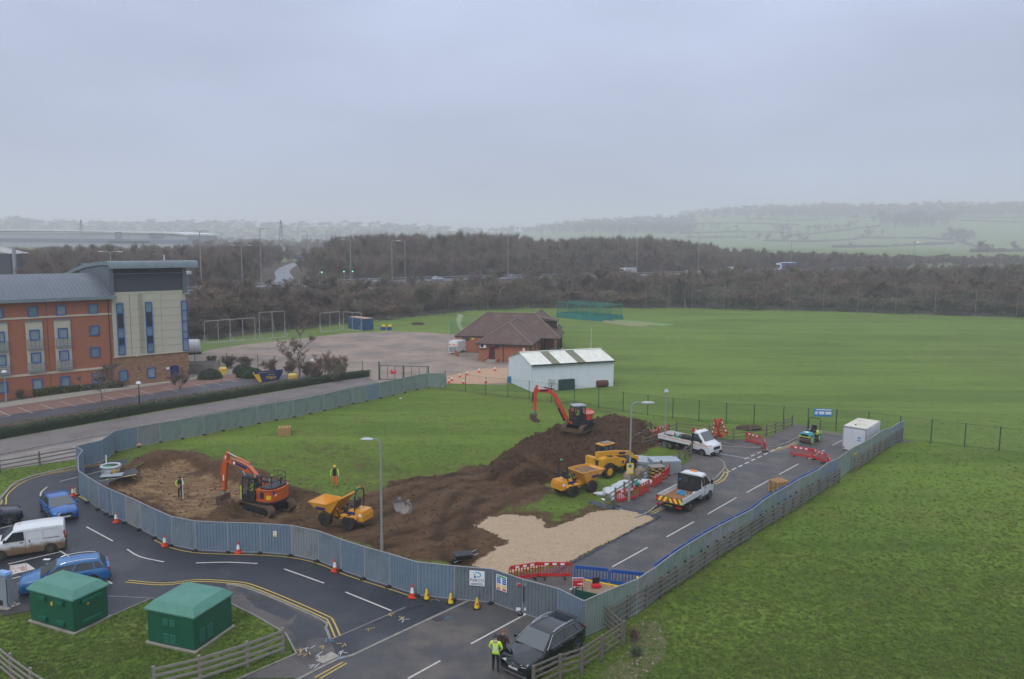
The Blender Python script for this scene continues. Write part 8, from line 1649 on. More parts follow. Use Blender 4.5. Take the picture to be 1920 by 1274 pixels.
# white rimmed bulk bag and plate by the cut road end
c = g(208, 887); t_ = thing('bulk_bag', 'open white bulk bag filled with black and green waste at the cut road end', 'bulk bag', c, 0.2); MB().cyl((0, 0, 0), (0, 0, 0.6), 0.7, 0.75, n=14).build('sides', BAGW, t_, bevel=0.05); MB().tube([(0.74*cos(a), 0.74*sin(a), 0.62) for a in [2*pi*k/14 for k in range(15)]], 0.11, 6).build('rolled_rim', BAGW, t_); MB().cyl((0, 0, 0.6), (0, 0, 0.64), 0.7, n=14).build('waste', BLACK, t_); ubox(t_, 'green_waste', SIGN_GREEN, (-0.2, -0.3, 0.66), (0.6, 0.3, 0.05)); MB().tube([(-0.5, 0.6, 0.6), (-0.5, 0.65, 1.4)], 0.05).build('white_post', SIGN_WHITE, t_)
c = g(210, 894); t_ = thing('steel_plate', 'grey plate with a small yellow box on it beside the open bulk bag', 'plate', c, 0.3); MB().box((0, 0, 0.14), (1.7, 1.0, 0.05)).build('plate', PANG, t_); MB().box((0, 0, 0.07), (1.5, 0.9, 0.1)).build('frame', DKSTEEL, t_)
c = g(214, 890); t_ = tag(MB().box((0, 0, 0.33), (0.4, 0.3, 0.32)).build('yellow_box', mat('ochre_box', (0.5, 0.32, 0.08), rough=0.7), bevel=0.02), 'small yellow box sitting on the grey plate', 'box'); t_.location = c
# generator compound by the gate: green planter with boards and red drill
c = g(1118, 1118); t_ = thing('storage_crate', 'green sided open crate with a yellow edge plank behind the corner hoarding', 'crate', c, -0.45); GC = mat('dark_green_board', (0.01, 0.07, 0.05), rough=0.6)
MB().box((0, 0, 0.42), (2.0, 1.5, 0.06)).build('deck', mat('dusty_board', (0.26, 0.19, 0.13), (0.2, 0.14, 0.1), scale=3, rough=0.9), t_); MB().box((0, -0.75, 0.25), (2.0, 0.05, 0.5)).build('front_board', GC, t_); MB().box((0, 0.75, 0.35), (2.1, 0.06, 0.35)).build('yellow_plank', YEL, t_); MB().box((1.0, 0, 0.25), (0.05, 1.5, 0.5)).build('side_board', GC, t_); MB().box((-1, 0, 0.25), (0.05, 1.5, 0.5)).build('side_board', GC, t_)
w_ = c+Vector((0.0, 0.15, 0.45)); t_ = thing('power_tool', 'red and black power tool case open on the crate', 'tool', w_, 0.3); MB().box((0, 0, 0.09), (0.5, 0.35, 0.16)).build('case', SIGN_RED, t_, bevel=0.03); MB().box((0.05, 0.17, 0.3), (0.42, 0.06, 0.42)).build('lid', BLACK, t_)
c = g(868, 1058, 0.1); t_ = thing('wheelbarrow', 'black wheelbarrow tipped behind the hoarding near the contractor sign', 'wheelbarrow', c, 0.3); MB().box((0, 0, 0.55), (0.95, 0.65, 0.3), taper=(1.2, 1.25)).build('tray', BLACK, t_); MB().cyl((-0.6, -0.05, 0.2), (-0.6, 0.05, 0.2), 0.2).build('wheel', RUBBER, t_); MB().tube([(-0.6, 0.2, 0.25), (0.9, 0.3, 0.7)], 0.025).build('handle', GALV, t_); MB().tube([(-0.6, -0.2, 0.25), (0.9, -0.3, 0.7)], 0.025).build('handle', GALV, t_)
def on_road(px, off):
    best = None
    for i in range(len(ROADC)-1):
        for k in range(60):
            q = Vector(ROADC[i]).lerp(Vector(ROADC[i+1]), k/60); x, y = px_of(q.x, q.y, 6.1)
            if best is None or abs(x-px) < best[0]: best = (abs(x-px), q, atan2(ROADC[i+1][1]-ROADC[i][1], ROADC[i+1][0]-ROADC[i][0]))
    q, a = best[1], best[2]; return Vector((q.x-sin(a)*off, q.y+cos(a)*off, 6.08)), a
# lamps
def street_lamp(px, py, ytop, label, arm=None, m=LAMP_GREY, r=0.075, z=0.0, head=0.55, hm=None, double=False, hcap=None, c=None):
    c = c or g(px, py, z); top = atd(px, ytop, c.y).z-z
    t_ = thing('street_lamp', label, 'street lamp', c); hm = hm or mat('lamp_head_grey', (0.42, 0.44, 0.46), rough=0.5)
    MB().cyl((0, 0, 0), (0, 0, 1.2), r*1.35, n=10).build('base', m, t_)
    if arm:
        pts = [(0, 0, 1.2), (0, 0, top-0.45), (arm*0.12, 0, top-0.15), (arm*0.4, 0, top), (arm, 0, top)]; MB().tube(pts, r, 8, r*0.6).build('column', m, t_)
        if double: MB().tube([(0, 0, top-0.45), (-arm*0.4, 0, top), (-arm, 0, top)], r*0.7, 6).build('arm', m, t_)
        for s_ in ((1, -1) if double else (1,)):
            rg = []; sg = 1 if arm > 0 else -1
            for k, (u, w_, h_) in enumerate(((0, 0.05, 0.05), (0.12, 0.12, 0.1), (0.35, 0.17, 0.14), (0.75, 0.15, 0.12), (1.0, 0.06, 0.05))): rg.append([Vector((s_*(arm+sg*u*head*1.3), w_*cos(a), top-0.02+h_*sin(a)*(1 if sin(a) > 0 else 0.7))) for a in [2*pi*q/8 for q in range(8)]])
            MB().loft(rg).build('lantern', hm, t_, smooth=True)
    else: MB().tube([(0, 0, 1.2), (0, 0, top-0.2)], r, 8, r*0.7).build('column', m, t_); MB().cyl((0, 0, top-0.22), (0, 0, top), hcap or 0.24, (hcap or 0.24)*0.7, n=12).build('lantern', hm, t_)
    return t_
street_lamp(716, 1036, 824, 'tall grey street lamp inside the curved hoarding, its lantern pointing left', -0.45, head=0.62)
l1 = street_lamp(1179, 943, 755, 'tall grey street lamp carrying a yellow notice beside the red barriers', 0.75, head=0.75); MB().box((0.0, -0.12, 2.75), (0.52, 0.03, 0.8)).build('notice', mat('notice_yellow', (0.68, 0.50, 0.08), rough=0.6), l1); MB().cyl((0, -0.14, 2.95), (0, -0.15, 2.95), 0.13, n=14).build('notice_roundel', SIGN_BLUE, l1); MB().box((0, -0.14, 2.55), (0.4, 0.01, 0.2)).build('notice_text', mat('pale_text', (0.6, 0.45, 0.35)), l1)
street_lamp(1246, 838, 731, 'slim post-top lamp behind the single-cab tipper', None)
street_lamp(262, 765, 716, 'black post lamp with white cap in the clipped hedge', None, BLACK, 0.06, hm=SIGN_WHITE, hcap=0.3); l2 = street_lamp(259, 722, 666, 'pale lamp column with a purple sign in front of the stone wall', None, GALV, 0.05, hm=SIGN_WHITE, hcap=0.3); MB().box((0, -0.1, 2.3), (0.6, 0.03, 0.5)).build('sign', mat('purple_sign', (0.09, 0.02, 0.16), rough=0.5), l2)
street_lamp(12, 757, 695, 'pale lamp column against the brick hotel wing', None, GALV, 0.06, hm=SIGN_WHITE, hcap=0.3); street_lamp(586, 712, 674, 'short dark lamp beside the tall reddish shrub', None, BLACK, 0.06, hm=SIGN_WHITE, hcap=0.28)
street_lamp(1108, 655, 613, 'thin white flagpole-like post at the corner of the white shed', None, WHITE, 0.04, hcap=0.05)
for k, (px, yb, yt, dbl_, zz) in enumerate(((495, 521, 461, True, 6), (559, 478, 427, True, 6), (577, 497, 434, False, 6), (605, 482, 455, True, 6), (613, 483, 427, False, 6), (529, 500, 430, False, 6), (690, 504, 450, False, 6), (767, 508, 452, False, 6), (790, 508, 453, False, 6), (977, 500, 440, False, 6), (1343, 500, 438, False, 6), (1510, 508, 454, False, 6), (422, 505, 434, True, 6), (236, 520, 473, True, 6), (1222, 506, 444, False, 6))):
    street_lamp(px, yb, yt, ['twin-armed road lamp above the left wood', 'twin-armed lamp at the top of the slip road', 'tall single lamp on the slip road bend', 'short twin lamp right of the slip road', 'single lamp at the far right of the slip road', 'single lamp left of the slip road', 'single-armed lamp beside the traffic lights', 'slim lamp in front of the tallest bare trees', 'slim lamp right of the traffic lights', 'lamp rising over the middle of the wood', 'lamp by the queue of distant cars', 'lamp right of the blue lorry', 'twin lamp above the far left wood, over the end of the warehouse', 'twin lamp above the hotel barrel roof', 'lamp between the coach and the queue of cars'][k], 1.6 if k % 2 else -1.6, LAMP_GREY, 0.13, zz, head=1.2, double=dbl_, c=None if 540 < px < 650 else on_road(px, 9.5)[0])
LIT = bpy.data.materials.new('lit_sodium_lamp'); LIT.use_nodes = True; b = LIT.node_tree.nodes['Principled BSDF']; b.inputs['Emission Color'].default_value = (1, 0.42, 0.12, 1); b.inputs['Emission Strength'].default_value = 2
street_lamp(1740, 486, 455, 'lit orange lamp above the right hand wood', 0.9, LAMP_GREY, 0.12, 6, head=1.2, hm=LIT, c=on_road(1740, 9.5)[0])
# traffic lights
for px, py, l in ((694, 500, 'tall pair of green traffic signals beside the lamp'), (632, 497, 'green traffic signal at the slip road junction'), (678, 500, 'small green traffic signal left of the tall pair')):
    c = on_road(px, 10 if px > 650 else 9)[0]; t_ = thing('traffic_signal', l, 'traffic light', c); MB().cyl((0, 0, 0), (0, 0, 4.5), 0.09).build('pole', LAMP_GREY, t_); MB().box((0, 0, 3.6), (0.6, 0.3, 1.3)).build('housing', BLACK, t_); GL = bpy.data.materials.get('lit_green') or bpy.data.materials.new('lit_green'); GL.use_nodes = True; b = GL.node_tree.nodes['Principled BSDF']; b.inputs['Emission Color'].default_value = (0.05, 1, 0.5, 1); b.inputs['Emission Strength'].default_value = 1; MB().cyl((0, -0.16, 3.2), (0, -0.2, 3.2), 0.22).build('green_light', GL, t_)
c = g(560, 492, 6.0); t_ = thing('road_sign', 'blue road sign at the top of the slip road', 'sign', c); MB().box((0, 0, 2.6), (4.2, 0.15, 2.4)).build('board', SIGN_CYAN, t_); MB().box((-1.5, 0.1, 1.2), (0.15, 0.1, 2.6)).build('post', GALV, t_); MB().box((1.5, 0.1, 1.2), (0.15, 0.1, 2.6)).build('post', GALV, t_)
# distant traffic
loc, a = on_road(1462, -3.5); t_ = thing('articulated_lorry', 'articulated lorry with a long blue trailer and white cab on the carriageway', 'lorry', loc, a)
MB().box((1.2, 0, 2.6), (13.6, 2.5, 2.8)).build('trailer', mat('lorry_blue', (0.015, 0.06, 0.22), (0.02, 0.08, 0.28), scale=0.5, rough=0.5), t_); MB().box((1.2, 0, 4.05), (13.6, 2.5, 0.15)).build('trailer_roof', SIGN_WHITE, t_); MB().box((-7.6, 0, 2.2), (2.2, 2.4, 3.2), taper=(0.8, 0.95)).build('cab', WHITE, t_, bevel=0.15); MB().box((-8.65, 0, 2.6), (0.1, 2.1, 0.9)).build('windscreen', GLASS, t_); MB().box((0, 0, 0.95), (15, 1.2, 0.4)).build('chassis', BLACK, t_)
for x in (-7.3, -4.6, 4.5, 5.8, 7.1):
    for s_ in (-1, 1): wheel(t_, x, s_*1.1, 0.5, 0.3, ALLOY)
c, a = on_road(1168, -3.5); t_ = thing('box_truck', 'white and grey recovery truck on the carriageway above the nets', 'truck', c, a); MB().box((-2.6, 0, 1.9), (1.9, 2.3, 2.4), taper=(0.85, 0.95)).build('cab', WHITE, t_, bevel=0.1); MB().box((1.2, 0, 2.0), (5.2, 2.3, 2.4)).build('body', mat('truck_grey', (0.35, 0.37, 0.4), rough=0.5), t_); MB().box((-3.5, 0, 2.3), (0.1, 2, 0.8)).build('windscreen', GLASS, t_)
for x in (-2.5, 2.5):
    for s_ in (-1, 1): wheel(t_, x, s_*1.0, 0.45, 0.3, ALLOY)
FAR = [(958, 'grey saloon on the carriageway over the pavilion', (0.12, 0.14, 0.15), 1), (690, 'silver car passing in front of the traffic signals', (0.4, 0.42, 0.45), 0), (808, 'pale car on the carriageway below the tallest trees', (0.5, 0.5, 0.52), 0), (1280, 'white car at the head of the distant queue', (0.6, 0.6, 0.62), 0), (1293, 'silver car second in the distant queue', (0.45, 0.47, 0.5), 0), (1305, 'white car third in the distant queue', (0.6, 0.6, 0.62), 0), (1320, 'grey car in the distant queue', (0.25, 0.27, 0.3), 0), (1333, 'red car in the distant queue', (0.35, 0.05, 0.04), 0), (365, 'pale car just right of the hotel tower', (0.55, 0.55, 0.53), 0)]
for px, l, col_, k in FAR:
    c, a = on_road(px, -3.4); car('distant_car', l, 'car', c, a, 4.2, 1.76, 1.47, 0.95, LOW_H, (1.15, 0.25, -1.35, -1.95, 0.86, 0.60), (1.32, -1.3), 0.31, paint('far_paint_%d' % int(col_[0]*100+col_[1]*10), col_))
c, a = on_road(1355, -3.2); t_ = thing('delivery_van', 'white high van at the end of the distant queue', 'van', c, a+pi); MB().box((-0.5, 0, 1.5), (3.8, 2.0, 2.2)).build('body', WHITE, t_, bevel=0.12); MB().box((2.0, 0, 1.0), (1.4, 1.9, 1.2), taper=(0.6, 0.9)).build('bonnet', WHITE, t_, bevel=0.1); MB().box((1.55, 0, 1.9), (0.4, 1.7, 0.8)).build('windscreen', GLASS, t_)
for x in (1.7, -1.5):
    for s_ in (-1, 1): wheel(t_, x, s_*0.9, 0.35, 0.22, ALLOY)
# ------------------------------------------------------------------ yard things
A, B, C_ = Vector((-36.86, 178.06, 0)), Vector((-32.43, 173.89, 0)), Vector((-29.85, 174.69, 0)); u = A-B; t_ = thing('shipping_container', 'dark blue shipping container with a rusty pale roof at the edge of the yard', 'container', B, atan2(u.y, u.x)); LB = u.length; CB = mat('container_blue', (0.012, 0.065, 0.15), (0.02, 0.08, 0.17), scale=1, rough=0.6)
mb = MB(); corr(mb, (LB, 0, 0), (0, 0, 0), 0.1, 2.6, 0.28, 0.05); mb.build('side_wall', CB, t_); MB().box((LB/2, -1.25, 1.35), (LB, 2.3, 2.45)).build('body', CB, t_) ; MB().box((LB/2, -1.2, 2.62), (LB, 2.45, 0.08)).build('roof', mat('rusty_pale_roof', (0.42, 0.27, 0.20), (0.35, 0.22, 0.17), scale=0.6, rough=0.8), t_)
for k in range(4): MB().cyl((-0.03, -0.4-k*0.5, 0.2), (-0.03, -0.4-k*0.5, 2.5), 0.03).build('locking_bar', CB, t_)
for s_ in (0, 1): MB().box((-0.03, -0.62-1.2*s_, 1.35), (0.06, 1.1, 2.3)).build('door', CB, t_)
def goal(pa, pb, H_, label, braces=True, mids=(0.5,)):
    a, b_ = Vector(pa), Vector(pb); d = b_-a; L_ = d.length; t_ = thing('goal_frame', label, 'goal', (a.x, a.y, 0), atan2(d.y, d.x)); W2 = mat('worn_white_tube', (0.36, 0.36, 0.37), rough=0.6)
    MB().tube([(0, 0, 0), (0, 0, H_), (L_, 0, H_), (L_, 0, 0)], 0.06, 5).build('frame', W2, t_)
    for f_ in mids: MB().tube([(L_*f_, 0, 0), (L_*f_, 0, H_)], 0.05, 5).build('upright', W2, t_)
    for x in (0, L_*0.5, L_) if len(mids) > 1 else (0, L_): MB().tube([(x-0.35, -0.6, 0), (x, 0, 1.8), (x+0.35, -0.6, 0)], 0.04, 5).build('brace', W2, t_); MB().tube([(x, 0, 1.8), (x, 1.0, 0)], 0.04, 5).build('brace', W2, t_)
    MB().tube([(0, -0.6, 0.08), (L_, -0.6, 0.08)], 0.07, 5).build('base_bar', W2, t_)
goal((-58.4, 150.2), (-51.25, 157.7), 4.25, 'long low goal frame left of the others on the yard grass', mids=(0.26, 0.5, 0.75)); goal((-50.4, 157.9), (-46.3, 161.3), 5.3, 'tallest goal frame in the middle of the yard grass'); goal((-41.3, 170.3), (-38.1, 174.9), 4.1, 'leaning goal frame left of the blue container'); goal((-37.6, 176.5), (-33.1, 173.8), 3.9, 'goal frame standing in front of the blue container')
for k, (px, py) in enumerate(((718, 619), (730, 619))):
    c = g(px, py); t_ = thing('storage_drum', ['blue and yellow drum nearest the blue container', 'blue and yellow drum standing apart from the container'][k], 'drum', c); MB().cyl((0, 0, 0), (0, 0, 0.7), 0.55, n=12).build('drum', mat('drum_blue', (0.01, 0.05, 0.3), rough=0.5), t_); MB().box((0.2, -0.3, 0.95), (0.9, 0.7, 0.5)).build('yellow_top', YEL, t_, bevel=0.1)
rock('soil_mound', 'low brown soil mound on the grass right of the drums', 'mound', g(783, 609), (1.5, 0.8, 0.35), SOIL, 40)
c = g(858, 663); t_ = thing('box_trailer', 'white twin-axle box trailer with red and yellow stripes by the pavilion ramp', 'trailer', c, 1.15); MB().box((0, 0, 1.35), (3.4, 1.8, 2.0)).build('body', WHITE, t_, bevel=0.06); MB().box((-1.72, 0, 1.2), (0.06, 1.6, 1.8)).build('rear_door', SIGN_WHITE, t_); 
for k in range(4): ubox(t_, 'chevron', SIGN_RED if k % 2 else YEL, (-1.76, -0.6+0.4*k, 1.75), (0.03, 0.2, 0.4), Matrix.Rotation(0.6, 3, 'X'))
ubox(t_, 'ramp_panel', GALV, (-1.76, 0, 0.9), (0.03, 1.5, 1.0))
for x in (-0.4, 0.4):
    for s_ in (-1, 1): wheel(t_, x, s_*0.85, 0.33, 0.2, ALLOY)
# shed clutter
def roller(px, py, label, s_):
    c = g(px, py); t_ = thing('pitch_roller', label, 'hand roller', c, 0.5); RB = mat('rusty_maroon', (0.12, 0.045, 0.035), (0.08, 0.035, 0.03), scale=3, rough=0.8); MB().cyl((-0.75*s_, 0, 0.42*s_), (0.75*s_, 0, 0.42*s_), 0.42*s_, n=20).build('drum', RB, t_, bevel=0.02); 
    for k in (-0.8, 0.8): MB().bar((k*s_, 0, 0.42*s_), (k*s_*0.6, 0.7, 1.6), 0.05, 0.05).build('handle_bar', RB, t_)
    MB().bar((-0.48*s_, 0.7, 1.6), (0.48*s_, 0.7, 1.6), 0.05, 0.05).build('handle_cross', RB, t_)
roller(1128, 726, 'larger rusty cricket pitch roller against the white shed', 1.15); roller(1143, 723, 'smaller rusty roller at the right end of the white shed', 0.7)
c = g(1061, 731); t_ = thing('steel_skip_bin', 'dark green corrugated bin against the front of the white shed', 'bin', c, 0.38); mb = MB(); mb.box((0, 0, 0.75), (2.2, 0.9, 1.4)); mb.build('body', mat('dark_green_bin', (0.02, 0.05, 0.05), rough=0.6), t_)
for k in range(6): ubox(t_, 'rib', mat('dark_green_bin', (0.02, 0.05, 0.05)), (-0.95+k*0.38, -0.48, 0.75), (0.08, 0.06, 1.3))
c = g(955, 718); tag(MB().cyl((c.x, c.y, 0), (c.x, c.y, 0.9), 0.3, n=12).build('water_butt', mat('butt_blue', (0.03, 0.18, 0.4), rough=0.5)), 'small blue barrel at the left corner of the white shed', 'barrel')
# bin store, tank, skip, yellow bins
c = g(374, 700); t_ = thing('bin_store', 'grey vertical-boarded timber bin store beside the hotel', 'bin store', c, 0.2)
for k in range(26): ubox(t_, 'board', TIMBER_PALE, (-2.4+k*0.2, -1.2, 1.0), (0.17, 0.04, 2.0)); 
for k in range(14): ubox(t_, 'board', TIMBER_PALE, (2.75, -1.1+k*0.2, 1.0), (0.04, 0.17, 2.0)); ubox(t_, 'board', TIMBER_PALE, (-2.5, -1.1+k*0.2, 1.0), (0.04, 0.17, 2.0))
for k in range(3): c2 = c+Vector((-1.2+k*1.2, 0.3, 0)); b = thing('wheeled_bin', ['grey lidded bin inside the bin store, nearest the hotel', 'grey lidded bin in the middle of the bin store', 'grey lidded bin at the outer end of the bin store'][k], 'bin', c2); MB().box((0, 0, 0.7), (1.1, 0.9, 1.3)).build('body', DKSTEEL, b, bevel=0.04); MB().box((0, 0, 1.42), (1.15, 1.0, 0.2), taper=(0.9, 0.7)).build('lid', mat('bin_lid_grey', (0.4, 0.42, 0.45), rough=0.5), b, bevel=0.04)
c = g(364, 664); t_ = thing('storage_tank', 'round-ended white storage tank behind the bin store', 'tank', c, 0.3); MB().cyl((-1.8, 0, 1.3), (1.0, 0, 1.3), 1.25, n=20).build('shell', mat('tank_white', (0.5, 0.5, 0.52), (0.42, 0.42, 0.45), scale=2, rough=0.6), t_, bevel=0.15); MB().box((0, 0, 0.2), (2.4, 1.6, 0.4)).build('cradle', DKSTEEL, t_)
for k in range(4): MB().cyl((-1.4+k*0.6, 0, 1.3), (-1.35+k*0.6, 0, 1.3), 1.28, n=20).build('hoop', WHITE, t_)
c = g(505, 714); t_ = thing('waste_skip', 'navy and yellow waste skip lettered M&M on the hotel road', 'skip', c, 0.30); SB = mat('skip_navy', (0.008, 0.022, 0.09), rough=0.5); SY = mat('skip_yellow', (0.62, 0.38, 0.015), rough=0.5)
pr = [(-2.1, 1.15), (-1.35, 0.0), (1.2, 0.0), (1.9, 1.35), (-1.0, 1.2)]; mb = MB()
for s_ in (-1, 1): mb.face([(x, s_*0.85, z) for x, z in pr]); mb.face([(x, s_*0.80, z) for x, z in reversed(pr)])
mb.face([(1.2, -0.85, 0), (1.9, -0.85, 1.35), (1.9, 0.85, 1.35), (1.2, 0.85, 0)]); mb.face([(-1.35, -0.85, 0.02), (1.2, -0.85, 0.02), (1.2, 0.85, 0.02), (-1.35, 0.85, 0.02)]); mb.build('body', SB, t_)
mb = MB(); mb.loft([[Vector(p) for p in ((-2.15, -0.9, 1.15), (-1.38, -0.87, 0), (-1.38, 0.87, 0), (-2.15, 0.9, 1.15))], [Vector(p) for p in ((-2.1, -0.9, 1.17), (-1.33, -0.87, 0), (-1.33, 0.87, 0), (-2.1, 0.9, 1.17))]]); mb.build('yellow_end', SY, t_); MB().prism([(-2.1, 1.18), (-1.35, 0.02), (-1.0, 0.02), (-1.35, 1.2)], -0.875, -0.86).build('yellow_flash', SY, t_); mb = MB(); mb.bar((-2.1, -0.87, 1.17), (1.9, -0.87, 1.36), 0.08, 0.08); mb.bar((-2.1, 0.87, 1.17), (1.9, 0.87, 1.36), 0.08, 0.08); mb.build('rim', SB, t_)
text('M&M', 0.62, SY, t_, (0.25, -0.87, 0.55), Matrix.Rotation(pi/2, 3, 'X')); text('SKIP HIRE', 0.2, SY, t_, (0.3, -0.87, 1.0), Matrix.Rotation(pi/2, 3, 'X')); MB().box((-0.2, 0, 1.0), (2.6, 1.4, 0.3)).build('rubble_load', mat('skip_rubble', (0.14, 0.08, 0.07), (0.08, 0.06, 0.05), scale=4, rough=0.95), t_, bevel=0.1)
for px, py, l, s_ in ((549, 715, 'yellow grit bin right of the skip', 1.0), (418, 702, 'pale yellow grit bin between the bush and bin store', 0.95)):
    c = g(px, py); t_ = thing('grit_bin', l, 'grit bin', c, 0.25); MB().box((0, 0, 0.45*s_), (1.1*s_, 0.8*s_, 0.8*s_), taper=(1.1, 1.1)).build('body', mat('grit_yellow', (0.62, 0.42, 0.05), rough=0.6), t_, bevel=0.06); MB().box((0, 0, 0.98*s_), (1.25*s_, 0.95*s_, 0.3*s_), taper=(0.7, 0.5)).build('lid', mat('grit_yellow_lid', (0.68, 0.50, 0.12), rough=0.6), t_, bevel=0.06)
# banner on the mesh fence
c = g(1541, 806); t_ = thing('banner', 'blue banner with white panels hung on the mesh fence behind the roller', 'banner', (c.x, c.y-0.06, 0), -0.1); MB().box((0, 0, 1.9), (1.9, 0.03, 0.85)).build('board', mat('banner_blue', (0.02, 0.22, 0.50), rough=0.5), t_); ubox(t_, 'print', SIGN_WHITE, (0.05, -0.02, 2.2), (1.6, 0.01, 0.1))
for x, w_ in ((-0.7, 0.28), (-0.15, 0.55), (0.55, 0.62)): ubox(t_, 'print', SIGN_WHITE, (x, -0.02, 1.85), (w_, 0.01, 0.3))
# smoke wisp
c = g(868, 640); vs = MB(); pts = []
for k in range(9): pts.append((0.35*sin(k*0.9)-0.1*k, 0.1*k, 0.3+k*0.62))
vs.tube(pts, 0.18, 8, 0.7); sm_o = vs.build('smoke', mat('smoke_vapour', (1, 1, 1)), kind='stuff'); sm_o.location = (c.x, c.y, 0); sm_o['label'] = 'thin white smoke rising behind the pavilion'
t = sm_o.data.materials[0].node_tree; t.nodes.clear(); pv = N(t, 'ShaderNodeVolumePrincipled'); pv.inputs['Color'].default_value = (1, 1, 1, 1); pv.inputs['Density'].default_value = 0.28; om = N(t, 'ShaderNodeOutputMaterial'); t.links.new(pv.outputs[0], om.inputs['Volume'])
# pylons / mast
for px, yt, l in ((153, 412, 'lattice pylon above the warehouse on the skyline'), (527, 413, 'thin tall mast above the far trees')):
    p = atd(px, 440, 780 if px < 300 else 600); zt = atd(px, yt, p.y).z; t_ = thing('pylon', l, 'pylon', (p.x, p.y, terr(p.x, p.y))); hh = zt-terr(p.x, p.y); mb = MB()
    for a, b_ in ((-1, -1), (1, -1), (1, 1), (-1, 1)): mb.bar((a*2, b_*2, 0), (a*0.3, b_*0.3, hh), 0.25, 0.25)
    for k in range(8): z = hh*k/8; w_ = 2-1.7*k/8; mb.bar((-w_, -w_, z), (w_, -w_, z+hh/8), 0.15, 0.15); mb.bar((w_, -w_, z), (-w_, -w_, z+hh/8), 0.15, 0.15)
    mb.build('lattice', LAMP_GREY, t_); MB().bar((-3, 0, hh*0.82), (3, 0, hh*0.82), 0.3, 0.3).build('crossarm', LAMP_GREY, t_); MB().bar((-2.2, 0, hh*0.93), (2.2, 0, hh*0.93), 0.3, 0.3).build('crossarm', LAMP_GREY, t_)

